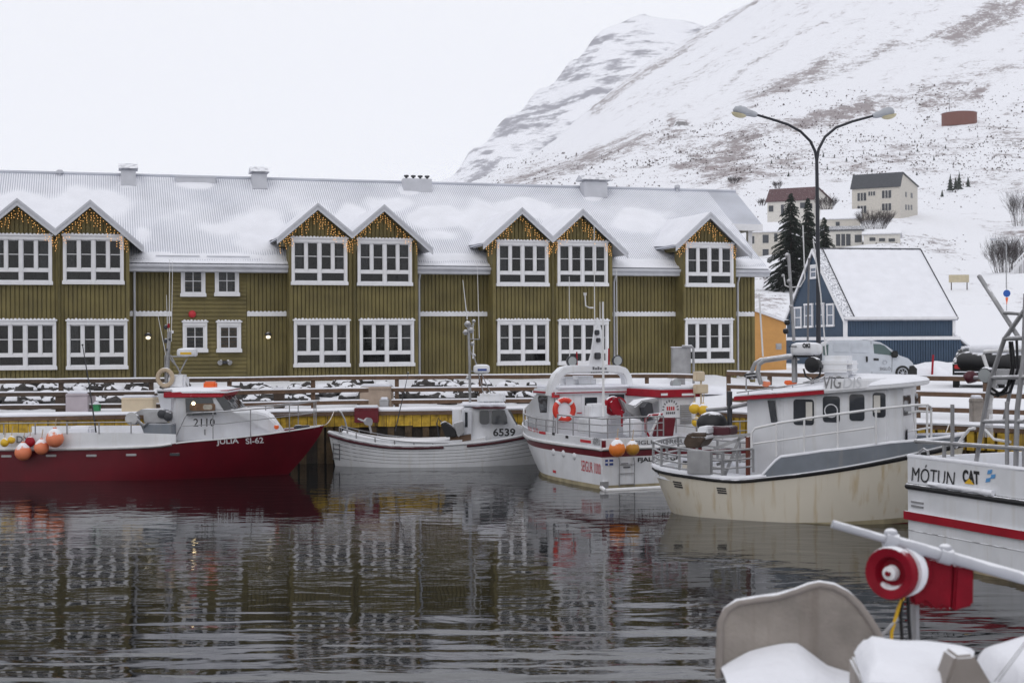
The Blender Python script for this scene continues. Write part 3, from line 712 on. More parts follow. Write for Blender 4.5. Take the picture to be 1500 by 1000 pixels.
    # roof furniture
    def chim(x0, x1, y0, y1, kind):
        yl = yr-.5; a, _ = BF.at(x0, y1, yl); b, _ = BF.at(x1, y1, yl); zt = Zz((x0+x1)/2, y0, yl); zb_ = zr-.5*slope-.15
        mb = MB()
        c = (a+b)/2; hw = (b-a)/2
        if kind == 'hood':
            mb.box(c-hw*.78, c+hw*.78, yl-.3, yl+.3, zb_, zt-.26); mb.box(c-hw*.62, c+hw*.62, yl-.25, yl+.25, zt-.27, zt-.2)
            o = mb.build('chimney', M['grey_trim'], H)
            mb = MB(); mb.prism([(yl-.42, zt-.2), (yl, zt), (yl+.42, zt-.2)], c-hw, c+hw, 'x'); mb.prism([(yl-.44, zt-.18), (yl, zt+.05), (yl+.44, zt-.18), (yl, zt-.0)], c-hw, c+hw, 'x'); mb.build('hood', M['grey_trim'], o)
        else:
            mb.box(a, b, yl-.2, yl+.2, zb_, zt-.12); o = mb.build('chimney', M['grey_trim'], H)
            for k in range(4):
                x = lerp(a+.15, b-.15, k/3); mb = MB(); mb.lathe((x, yl, zt-.12), [(.04, 0), (.05, .06), (.1, .08), (.1, .14), (.03, .17)]); mb.build('flue', M['dark_metal'], o, smooth=40)
    chim(174, 202, 241.5, 263, 'hood'); chim(365.6, 393, 246.5, 267, 'hood'); chim(848, 891, 258.5, 279, 'hood'); chim(590, 631, 258, 270, 'pots')
    for px, py in [(87.5, 250), (992, 272)]:
        u, z = BF.at(px, py, yr-.1); mb = MB(); mb.lathe((u, yr-.1, zr-.2), [(.05, 0), (.05, z-Z0-zr+.08), (.12, z-Z0-zr+.1), (.12, z-Z0-zr+.2), (.05, z-Z0-zr+.25)]); mb.build('roof_vent', M['grey_trim'], H, smooth=40)
    u0, z = BF.at(258, 260, yr-.3); u1, _ = BF.at(315, 260, yr-.3)
    mb = MB(); mb.box(u0, u1, yr-.45, yr-.2, zr-.28, z-Z0); mb.box(u0-.04, u1+.04, yr-.47, yr-.18, z-Z0, z-Z0+.05); mb.build('roof_hatch', M['grey_trim'], H)
    # snow guards just above the eaves
    for a, b in [(ub[0][1]+.9, ub[1][0]-.9), (ub[1][1]+.9, ub[2][0]-.8), (ub[2][1]+.9, ub[3][0]-.9)]:
        mb = MB(); u = a
        while u < b-1.4:
            mb.tube([(u, yE+.35, zeave+.35*slope+.09), (u+1.5, yE+.35, zeave+.35*slope+.09)], .02, 5); u += 1.75
        mb.build('snow_guard', M['grey_trim'], H)
    # fairy lights hung under the gables
    names = {(0, 0): 'gable left of the one cut by the photo edge', (0, 1): 'gable cut by the left photo edge', (0, 2): 'right gable of the leftmost bay',
             (1, 0): 'left gable of the second bay', (1, 1): 'right gable of the second bay', (2, 0): 'left gable of the third bay', (2, 1): 'right gable of the third bay', (3, 0): 'lone single gable at the right end'}
    for i in range(4):
        ap, sl, zap, va = prof[i]; a, b = ub[i]
        for k, (x, _) in enumerate(ap):
            hw = (b-a)/2/len(ap)+.12; wire = MB(); lt = MB(); rnd = random.Random(i*7+k)
            u = x-hw
            while u < x+hw:
                z = zap-sl*abs(u-x)-.27; ln = rnd.choice([.12, .25, .4, .55])*(1 if abs(u-x) > .1 else .7); ln = min(ln, .5)
                y = -.1
                if z-ln < bayz-.52: ln = max(.1, min(ln, z-(bayz-.62)))
                wire.tube([(u, y, z), (u+rnd.uniform(-.01, .01), y, z-ln)], .003, 3)
                q = .03
                while q < ln: lt.ball((u+rnd.uniform(-.025, .025), y-rnd.uniform(0, .03), z-q), .0135, seg=5, rings=3); q += rnd.uniform(.06, .11)
                u += rnd.uniform(.07, .13)
            wire.tube([(x-hw, -.1, zap-sl*hw-.26), (x, -.1, zap-.26), (x+hw, -.1, zap-sl*hw-.26)], .006, 3)
            wx, wy = BF.w(x, -.1)
            e = empty('string_lights', (wx, wy, Z0+zap), R, 'warm fairy lights under the '+names[(i, k)], 'string lights', 'icicle lights under the hotel gables')
            for mbb, nm, mm in ((wire, 'wire', 'black_plain'), (lt, 'bulbs', 'bulb')):
                mbb.v = [(v[0]-x, v[1]+.1, v[2]-zap) for v in mbb.v]; mbb.build(nm, M[mm], e)
    return H
hotel()
mk('cabin_warm', (.16, .09, .05), .7, var=.5, vs=6); mk('cabin_seat', (.38, .35, .30), .8, var=.3, vs=8)
# ------------------------------------------------------------------ hulls
class Hull:
    def __init__(s, L, B, sheer, plan, wplan, e=.8, zb=-.35, rake=.8, srake=0, bow_pow=1):
        s.L, s.B, s.sheer, s.plan, s.wplan, s.e, s.zb, s.rake, s.srake = L, B, sheer, plan, wplan, e, zb, rake, srake
    def sz(s, u): return sm(s.sheer, u)
    def pt(s, u, t, side, out=0):
        z = lerp(s.zb, s.sz(u), t); z0 = s.zb
        x0 = s.srake*(1-t); x1 = s.L-s.rake*max(0, 1-t)**1.3
        x = lerp(x0, x1, u)
        hb = s.B*lerp(max(0, sm(s.wplan, u)), max(0, sm(s.plan, u)), max(0, t)**s.e)
        return Vector((x, side*(hb+out), z))
    def ut(s, x, z):
        u = x/s.L
        for _ in range(6):
            t = (z-s.zb)/(s.sz(u)-s.zb); t = max(0, min(1.05, t))
            x0 = s.srake*(1-t); x1 = s.L-s.rake*max(0, 1-t)**1.3; u = (x-x0)/(x1-x0)
        return u, t
    def on(s, x, z, side, out=.004): u, t = s.ut(x, z); return s.pt(u, t, side, out)
    def build(s, par, mats, bands, deckdrop=.4, deckmat=None, nu=40, name='hull', thick=.06, snowdeck=True):
        """bands: list of (t_top, material slot)"""
        tl = [0]; 
        for tt, k in bands:
            a = tl[-1]; n = max(1, int((tt-a)/.08)); tl += [a+(tt-a)*(i+1)/n for i in range(n)]
        mb = MB(); us = [(i/nu) for i in range(nu+1)]; us = [1-(1-u)**1.25 if u > .0 else 0 for u in us]
        for j in range(len(tl)-1):
            tm = (tl[j]+tl[j+1])/2
            mb.k = next(k for tt, k in bands if tm < tt+1e-6)
            for side in (-1, 1): mb.grid([[s.pt(u, tl[j], side) for u in us], [s.pt(u, tl[j+1], side) for u in us]])
            mb.add([s.pt(0, tl[j], -1), s.pt(0, tl[j], 1), s.pt(0, tl[j+1], 1), s.pt(0, tl[j+1], -1)], [(0, 1, 2, 3)])
        mb.k = bands[-1][1] if deckmat is None else 0
        # gunwale top, inner bulwark
        def inn(u, side, dz): p = s.pt(u, 1, side); b = max(0, abs(p.y)-thick); return Vector((p.x-(thick if u > .97 else 0), side*b, p.z-dz))
        mb.k = bands[-1][1]
        ix = [max(u, .012) for u in us]
        for side in (-1, 1):
            mb.grid([[s.pt(u, 1, side) for u in us], [inn(u, side, 0) for u in ix], [inn(u, side, deckdrop) for u in ix]])
        mb.add([s.pt(0, 1, -1), s.pt(0, 1, 1), inn(.012, 1, 0), inn(.012, -1, 0)], [(0,1,2,3)])
        mb.add([inn(.012, -1, 0), inn(.012, 1, 0), inn(.012, 1, deckdrop), inn(.012, -1, deckdrop)], [(0,1,2,3)])
        o = mb.build(name, mats, par, smooth=38)
        me = o.data
        db = MB(); db.grid([[inn(u, -1, deckdrop) for u in ix], [inn(u, 1, deckdrop) for u in ix]]); db.build('deck', deckmat or M['snow'], par)
        return o
    def rail_line(s, u0, u1, t, side, out=.0, n=24, dz=0):
        r = []
        for i in range(n+1):
            p = s.pt(lerp(u0, u1, i/n), t, side, out); p.z += dz; r.append(p)
        return r
def ring_tube(c, R, r, axis, seg=20, s2=8):
    ax = Vector(axis).normalized(); u = ax.orthogonal().normalized(); v = ax.cross(u)
    return [Vector(c)+(u*cos(2*pi*k/seg)+v*sin(2*pi*k/seg))*R for k in range(seg)]
def fender(px, py, D, r, m, label, cat='fender', group=None, nm='buoy_fender'):
    p = P(px, py, D); R_ = r/F*D
    e = empty(nm, (p.x, p.y, p.z-R_), 0, label, cat, group)
    prof = [(.02, 0)]+[(R_*sin(pi*k/12)*(1 if k < 6 else 1-.04*(k-6)), R_*(1-cos(pi*k/12))*(1 if k < 7 else 1+.02*(k-6))) for k in range(1, 11)]+[(R_*.22, R_*2.13), (R_*.2, R_*2.28), (.01, R_*2.3)]
    mb = MB(); mb.lathe((0, 0, 0), prof, seg=20); mb.build('float_ball', m, e, smooth=50)
    mb = MB(); mb.tube([(0, 0, R_*2.2), (.03, .03, R_*2.2+.25)], .012, 5); mb.build('rope', M['rope'], e)
    return e
def railing(par, pts_top, h, r=.02, mids=(.5,), posts=6, m='white_tube', n2='rail', closed=False, foot=None):
    """top line pts; posts dropped by h"""
    mb = MB(); mb.tube(pts_top, r, 6); mb.build('top_rail', M[m], par, smooth=50)
    for k in mids:
        mb = MB(); mb.tube([Vector(p)-Vector((0, 0, h*k)) for p in pts_top], r*.75, 6); mb.build('mid_rail', M[m], par, smooth=50)
    n = len(pts_top)
    for i in range(posts):
        t = i/(posts-1)*(n-1); k = min(int(t), n-2); q = Vector(pts_top[k]).lerp(Vector(pts_top[k+1]), t-k)
        mb = MB(); mb.tube([q, q-Vector((0, 0, h))], r, 6); mb.build('stanchion', M[m], par, smooth=50)
def cabin_shell(mb, prof, y0, y1, tumble=.0, wf=None):
    """side outline (x,z) extruded across; upper points lean inward by tumble per metre above zmin"""
    zmin = min(z for _, z in prof); n = len(prof)
    vs = []
    for sgn, y in ((-1, y0), (1, y1)):
        for x, z in prof:
            yy = y-sgn*tumble*(z-zmin)
            if wf: yy = sgn*min(abs(yy), wf(x))
            vs.append((x, yy, z))
    fs = [tuple(range(n)), tuple(range(2*n-1, n-1, -1))]+[(i, n+i, n+(i+1) % n, (i+1) % n) for i in range(n)]
    mb.add(vs, fs)
def panel(mb, poly, y, tumble, zmin, out, y_sign=-1, th=.012):
    """flat panel following a leaning cabin side: poly in (x,z)"""
    f = lambda z, o: y - y_sign*tumble*(z-zmin)+y_sign*o
    n = len(poly); vs = [(x, f(z, out), z) for x, z in poly]+[(x, f(z, out-th), z) for x, z in poly]
    mb.add(vs, [tuple(range(n)), tuple(range(2*n-1, n-1, -1))]+[(i, n+i, n+(i+1) % n, (i+1) % n) for i in range(n)])
def rrect(x0, x1, z0, z1, r=.05, n=3, skew=0):
    o = []
    for cx, cz, a in ((x1-r, z1-r, 0), (x0+r, z1-r, 90), (x0+r, z0+r, 180), (x1-r, z0+r, 270)):
        for k in range(n+1):
            t = radians(a+90*k/n); z = cz+r*sin(t); o.append((cx+r*cos(t)+skew*(z-z0), z))
    return o
def radar(par, c, wd, ht, dp, m='gel', stripe=None):
    mb = MB(); n = 20; lv = [(.80, 0), (.97, .12), (1, .3), (1, .6), (.93, .85), (.6, .97), (.0, 1.0)]
    mb.grid([[(c[0]+wd/2*k*math.copysign(abs(cos(2*pi*i/n))**.7, cos(2*pi*i/n)), c[1]+dp/2*k*math.copysign(abs(sin(2*pi*i/n))**.7, sin(2*pi*i/n)), c[2]+ht*h) for i in range(n)] for k, h in lv], closed=True)
    mb.add([(c[0]-wd/2*.8, c[1]-dp/2*.8, c[2]), (c[0]+wd/2*.8, c[1]-dp/2*.8, c[2]), (c[0]+wd/2*.8, c[1]+dp/2*.8, c[2]), (c[0]-wd/2*.8, c[1]+dp/2*.8, c[2])], [(0,1,2,3)])
    o = mb.build('radar_dome', M[m], par, smooth=50)
    if stripe:
        mb = MB(); mb.box(c[0]-wd*.25, c[0]+wd*.3, c[1]-dp*.505, c[1]-dp*.47, c[2]+ht*.25, c[2]+ht*.5); mb.build('stripe', M[stripe], o)
    return o
# ------------------------------------------------------------------ 1 the red boat at the left
def boat_red():
    fr = Fr(-16.3, 40, 0); B = 1.65; Y = -B
    e = empty('red_fishing_boat', (fr.x, fr.y, 0), 0, 'red-hulled fishing boat with white wheelhouse and letters JÚLÍA SI-62', 'boat')
    A = lambda px, py, y=-1.0: fr.at(px, py, y)
    sheer = [(0, .9), (.3, .86), (.6, .92), (.68, 1.03), (.8, 1.12), (.92, 1.26), (1, 1.37)]
    h = Hull(11.0, B, sheer, [(0, .9), (.2, .98), (.5, 1), (.7, .93), (.84, .68), (.94, .34), (1, .02)], [(0, .8), (.2, .93), (.5, .95), (.68, .78), (.82, .45), (.93, .15), (1, .0)], rake=1.35)
    h.build(e, [M['gel_red'], M['gel']], [(1.0, 0)], deckdrop=.12)
    us = .655
    # white bulwark aft, both sides, with its rub rail
    for sd in (-1, 1):
        mb = MB(); rows = [[], [], [], []]
        for i in range(25):
            u = us*i/24; p = h.pt(u, 1, sd); zt = 1.30 if u < .52 else lerp(1.30, 1.24, (u-.52)/.13)
            rows[0].append((p.x, p.y, p.z)); rows[1].append((p.x, p.y-sd*.02, zt)); rows[2].append((p.x, p.y-sd*.07, zt)); rows[3].append((p.x, p.y-sd*.07, p.z))
        mb.grid(rows); mb.build('bulwark', M['gel'], e, smooth=30)
        mb = MB(); mb.tube(h.rail_line(0, us-.01, 1, sd, .02), .045, 6); mb.build('rubbing_strake', M['white_tube'], e, smooth=60)
        mb = MB(); mb.tube(h.rail_line(us, .99, 1, sd, .005), .022, 6); mb.build('toe_rail', M['white_tube'], e, smooth=60)
    mb = MB(); mb.box(0, .07, -B*.88, B*.88, .85, 1.3); mb.build('transom_rail', M['gel'], e)
    # lettering
    def onh(x0, z0, sl=.02): return lambda x, y, d: h.on(x0+x, z0+y+sl*x, -1, d)
    mb = MB()
    x, z = A(316, 653.5, -1.5); x1 = A(347.5, 650, -1.45)[0]; mb.fit('JÚLÍA', x1-x, .235, onh(x, z, .03), .02)
    x, z = A(357, 651.5, -1.45); x1 = A(382, 650, -1.4)[0]; mb.fit('SI-62', x1-x, .17, onh(x, z, .03), .02); mb.build('hull_lettering', M['letter_white'], e)
    x, z = A(24, 648, Y); mb = MB(); mb.text('DY', .26, lambda a, b, d: (x+a, Y-.03, z+b), .02); mb.build('side_lettering', M['letter_grey'], e)
    for px, py in [(9, 668), (75, 667), (134, 667), (192, 666)]:
        x, z = A(px, py, Y); p = h.on(x, z, -1); mb = MB(); mb.box(x-.14, x+.14, p.y-.015, p.y+.03, z-.03, z+.03); mb.build('scupper', M['steel'], e, bevel=.01)
    x, z = A(254, 666, Y); p = h.on(x, z, -1); mb = MB(); mb.box(x-.12, x+.14, p.y-.02, p.y+.03, z-.03, z+.04); mb.build('exhaust_outlet', M['dark_metal'], e)
    # wheelhouse
    yc = -1.0; T = .06; pr = [A(257, 646), A(250, 585), A(250, 570), A(322, 569), A(343, 600), A(384, 606), A(407, 634), A(407, 641)]; zmin = pr[0][1]
    xr = A(257, 646)[0]
    pr = [(xr-.05, .98), (xr-.05, A(250, 580)[1]), A(321, 580), A(343, 602), A(370, 603), A(386, 608), (A(409, 640)[0], A(409, 636)[1]), (A(409, 640)[0], .98)]
    mb = MB(); cabin_shell(mb, pr, -1.02, 1.02, T, wf=lambda x: max(.15, 1.02-max(0, x-8.5)*.62)); mb.build('wheelhouse', M['gel'], e, bevel=.05, smooth=40)
    zr0 = A(250, 582)[1]; zr1 = A(250, 574)[1]; xa = A(240, 575)[0]; xb = A(321, 575)[0]
    mb = MB(); mb.add([(xa, -1.05, zr0), (xb+.08, -1.02, zr0), (xb+.25, -.9, zr1+.05), (xa, -1.03, zr1), (xa, 1.05, zr0), (xb+.08, 1.02, zr0), (xb+.25, .9, zr1+.05), (xa, 1.03, zr1)], [(0,1,2,3), (7,6,5,4), (0,4,5,1), (1,5,6,2), (3,2,6,7), (0,3,7,4)])
    mb.build('roof_band', M['red_paint'], e, bevel=.015)
    mb = MB(); rows = []
    for i in range(11):
        r = []
        for j in range(7):
            a, b = i/10, j/6; ed = min(a, 1-a, b, 1-b)*6; r.append((lerp(xa-.25, xb+.22, a), lerp(-1.0, 1.0, b), zr1+.01+.10*min(1, ed)**.5+.015*mnoise.noise(Vector((a*5, b*4, 2)))))
        rows.append(r)
    mb.grid(rows); mb.box(xa-.25, xb+.22, -1.0, 1.0, zr1-.03, zr1+.02); mb.build('roof_snow', M['snow'], e, smooth=60)
    # cabin windows
    def win(poly, nm='window', m='glass_boat', out=.006):
        mb = MB(); panel(mb, poly, -1.02, T, .98, out); return mb.build(nm, M[m], e)
    o = win([A(271, 583.5), A(310.5, 582.5), A(317, 607), A(272.5, 609)])
    x, z = A(283, 591); mb = MB(); mb.ball((x, -.955, z), .055, .02, .055); mb.build('cabin_lamp', M['warm_lamp'], e)
    x1, z1 = A(300, 594); mb = MB(); panel(mb, rrect(x1-.42, x1+.28, z1-.14, z1+.06, .05), -1.02, T, .98, .009, th=.002); mb.build('lit_interior', M['cabin_warm'], e); mb = MB(); panel(mb, rrect(x1-.05, x1+.2, z1-.11, z1+.03, .05), -1.02, T, .98, .013, th=.002); mb.build('cabin_seat', M['cabin_seat'], e)
    mb = MB(); panel(mb, [A(314, 580.5), A(325, 577.5), A(341, 598.5), A(328, 601.5)], -1.02, T, .98, .004); mb.build('corner_window', M['glass_boat'], e)
    # windscreen panes on the raked front
    p0 = Vector((pr[2][0], 0, pr[2][1])); p1 = Vector((pr[3][0], 0, pr[3][1])); dd = (p1-p0); nn = Vector((dd.z*-1, 0, dd.x)).normalized()
    for ya, yb in ((-.85, -.32), (-.28, .28), (.32, .85)):
        a = p0+dd*.1+nn*.02; b = p0+dd*.92+nn*.02
        mb = MB(); mb.add([(a.x, ya, a.z), (a.x, yb, a.z), (b.x, yb, b.z), (b.x, ya, b.z)], [(0, 1, 2, 3)]); mb.build('windscreen', M['glass_boat'], e)
    x, z = A(283, 624); mb = MB(); mb.text('2110', .30, lambda a, b, d: (x+a, -1.02+T*(z+b-.98)-d, z+b), .012, 1.0); mb.build('cabin_number', M['black_plain'], e)
    mb = MB(); mb.box(xr-.09, xr-.052, -.9, -.3, 1.0, 2.0); mb.build('cabin_door', M['gel'], e)
    x, z = A(301, 628); mb = MB(); mb.tube([(x, -1.07, z-.16), (x, -1.07, z)], .025, 6); mb.build('rod_holder', M['steel'], e)
    # rear wing of the wheelhouse
    mb = MB(); mb.prism([A(229, 570), A(252, 570), A(251, 600), A(236, 600)], -1.0, -.94); mb.build('wing_panel', M['grey_trim'], e, bevel=.01)
    mb = MB(); mb.prism([A(233, 640), A(233, 572), A(240, 572), A(240, 640)], .2, .3); mb.build('wing_post', M['gel'], e)
    # orange roof box and lantern
    x, z = A(301, 571); mb = MB(); mb.box(x-.17, x+.17, -.5, -.2, z, z+.22); mb.build('orange_case', M['orange_bright'], e, bevel=.04)
    # hauler gear
    a = A(190, 600, -1.2); b = A(255, 645, -1.2)
    mb = MB(); mb.prism([A(211, 603, -1.2), A(231, 601, -1.2), A(247, 603, -1.2), A(247, 618, -1.2), A(212, 620, -1.2)], -1.3, -.7); mb.build('hauler_casing', M['steel'], e, bevel=.03, smooth=30)
    mb = MB(); mb.prism([A(209, 620, -1.2), A(255, 620, -1.2), A(256, 647, -1.2), A(219, 647, -1.2)], -1.45, -.6); mb.build('hauler_base', M['grey_hull'], e, bevel=.02)
    mb = MB(); mb.lathe((*[A(197, 613, -1.2)[0]], -1.3, A(197, 613, -1.2)[1]), [(.16, -.1), (.1, -.02), (.1, .14), (.17, .22)], (0, -1, .1), 18); mb.build('hauler_wheel', M['steel'], e, smooth=40)
    mb = MB(); mb.tube([Vector((A(193, 607, -1.4)[0], -1.45, A(193, 607, -1.4)[1])), Vector((A(212, 624, -1.4)[0], -1.5, A(212, 624, -1.4)[1])), Vector((A(217, 618, -1.4)[0], -1.45, A(217, 618, -1.4)[1]))], .05, 8); mb.build('hauler_arm', M['steel_rail'], e, smooth=50)
    mb = MB(); mb.prism([A(201, 606, -.6), A(215, 598, -.6), A(246, 598, -.6), A(246, 606, -.6)], -1.2, -.5); mb.build('chute_cover', M['steel'], e)
    for px, py in [(238, 606), (247, 610), (242, 627)]:
        x, z = A(px, py, -1.3); mb = MB(); mb.lathe((x, -1.28, z), [(.05, 0), (.12, .02), (.12, .1), (.05, .12)], (0, -1, 0), 14); mb.build('pulley', M['dark_metal'], e, smooth=40)
    # aft rail, tub on deck, long whip aerial
    top = [(x_, -1.5, 1.60) for x_ in (0.2, 2, 4, 5.6)]; railing(e, [Vector((0.2, -B*.93, 1.56)), Vector((2, -B*.97, 1.56)), Vector((4, -B, 1.57)), Vector((A(192, 620, -B)[0], -B, A(192, 618, -B)[1]))], .3, .018, (), 8, 'steel_rail')
    x0, z0 = A(108, 633, -.6); x1, z1 = A(140, 623, -.6); mb = MB(); mb.box(x0, x1, -1.1, -.5, z0-.2, z1+.0); mb.build('fish_hatch', M['snow'], e, bevel=.06)
    x0, z0 = A(142, 631, -1.2); x1, z1 = A(121, 505, -1.2); mb = MB(); mb.tube([(x0, -1.2, z0-.2), ((x0*.45+x1*.55), -1.2, lerp(z0, z1, .55)), (x1, -1.2, z1)], .022, 6, r1=.012); mb.ball((x1, -1.2, z1), .03); mb.build('whip_aerial', M['dark_metal'], e, smooth=50)
    # bow rail
    fy = [(257, 641, -1.35), (274, 605, -1.40), (330, 602.5, -1.35), (390, 597.5, -1.1), (430, 592, -.75), (467, 587, -.05)]
    pts = []
    for px, py, y in fy: x, z = A(px, py, y); pts.append(Vector((x, y, z)))
    for sg in (1, -1):
        q = [Vector((p.x, p.y*sg, p.z)) for p in pts]; q[-1].y *= .3
        mb = MB(); mb.tube(q, .018, 6); mb.build('bow_rail', M['steel_rail'], e, smooth=60)
        q2 = [Vector((A(265, 624, -1.4)[0], -1.4*sg, A(265, 624, -1.4)[1]))]
        for px, py, y in ((330, 620, -1.3), (390, 613, -1.05), (457, 605, -.15)): x, z = A(px, py, y); q2.append(Vector((x, y*sg, z)))
        mb = MB(); mb.tube(q2, .013, 6); mb.build('lower_bow_rail', M['steel_rail'], e, smooth=60)
        for px, y, yt, yb in ((312, -1.38, 603, 640), (367, -1.2, 600, 636), (424, -.8, 593, 630), (460, -.2, 588, 626)):
            x, zt = A(px, yt, y); _, zb = A(px, yb, y); mb = MB(); mb.tube([(x, y*sg, zb-.05), (x, y*sg, zt)], .016, 6); mb.build('stanchion', M['steel_rail'], e)
    x, z = A(436, 630, -.3); mb = MB(); mb.lathe((x, -.2, z-.08), [(.06, 0), (.06, .16), (.1, .18), (.1, .22)], seg=10); mb.tube([(x-.1, -.3, z+.08), (x+.3, -.1, z+.1)], .04, 6); mb.build('windlass', M['dark_metal'], e)
    x, z = A(405, 624, -.5); mb = MB(); mb.ball((x, -.5, z-.02), .07); mb.build('deck_float', M['orange_bright'], e, smooth=60)
    # mast with aerials
    X = lambda px, py, y=0: Vector((A(px, py, y)[0], y, A(px, py, y)[1]))
    mb = MB(); mb.tube([X(244, 570), X(248, 485)], .055, 8); mb.build('mast', M['steel_rail'], e, smooth=50)
    for a, b, r in [((248, 485), (248.5, 380), .014), ((251, 500), (253, 383), .012), ((243, 520), (230, 455), .012), ((246, 500), (244, 432), .012)]:
        mb = MB(); mb.tube([X(*a), X(*b)], r, 5, r1=r*.6); mb.build('aerial', M['white_tube'], e)
    for a, b in [((241, 522), (276, 522)), ((250, 520), (275, 566)), ((274, 525), (256, 560)), ((262, 540), (245, 520)), ((242, 520), (242, 560)), ((246, 548), (270, 562))]:
        mb = MB(); mb.tube([X(*a), X(*b)], .02, 6); mb.build('mast_stay', M['steel_rail'], e)
    radar(e, X(274.5, 522), .56, .24, .5, stripe='cat_yellow')
    for px, py in [(243, 499), (248, 497), (246, 512), (243, 479)]: mb = MB(); p = X(px, py); mb.ball(p, .06, .06, .07, 8, 6); mb.build('mast_light', M['dark_metal'], e, smooth=60)
    mb = MB(); p = X(247, 477); mb.lathe(p, [(.035, -.06), (.035, .06)], seg=8); mb.build('mast_light', M['red_paint'], e)
    p = X(262, 560, .2); mb = MB(); mb.box(p.x-.28, p.x+.24, -.1, .5, p.z-.18, p.z+.22); mb.build('raft_canister', M['gel'], e, bevel=.07, smooth=50)
    # lifebuoy hung on the mast, a thing of its own
    p = P(242, 553, 39.9); L = empty('lifebuoy', (p.x, p.y, p.z-.25), 0, 'faded orange life ring hanging on the mast of the red boat', 'lifebuoy')
    mb = MB(); mb.tube(ring_tube((0, 0, .25), .22, .06, (0.2, 1, 0), 24), .065, 8, closed=True); mb.build('ring', M['rope'], L, smooth=60)
    fender(34, 662, 38.1, 12.3, M['orange'], 'lowest peach-coloured ball fender on the red boat, beside the letters DY', group='fenders on the red boat')
    fender(61, 655, 38.1, 10.8, M['orange'], 'middle peach ball fender on the red boat, between two others', group='fenders on the red boat')
    fender(80.5, 642, 38.05, 13, M['orange'], 'largest peach ball fender, rightmost of the cluster on the red boat', group='fenders on the red boat')
    fender(44, 647, 38.2, 7.5, M['red_paint'], 'small bright red float behind the peach fenders on the red boat', group='fenders on the red boat')
    fender(7, 648, 38.1, 6.2, M['yellow'], 'yellow float at the left edge of the photo on the red boat', group='fenders on the red boat')
    fender(17, 644, 38.15, 5.6, M['yellow'], 'smaller yellow float second from the left on the red boat', group='fenders on the red boat')
boat_red()
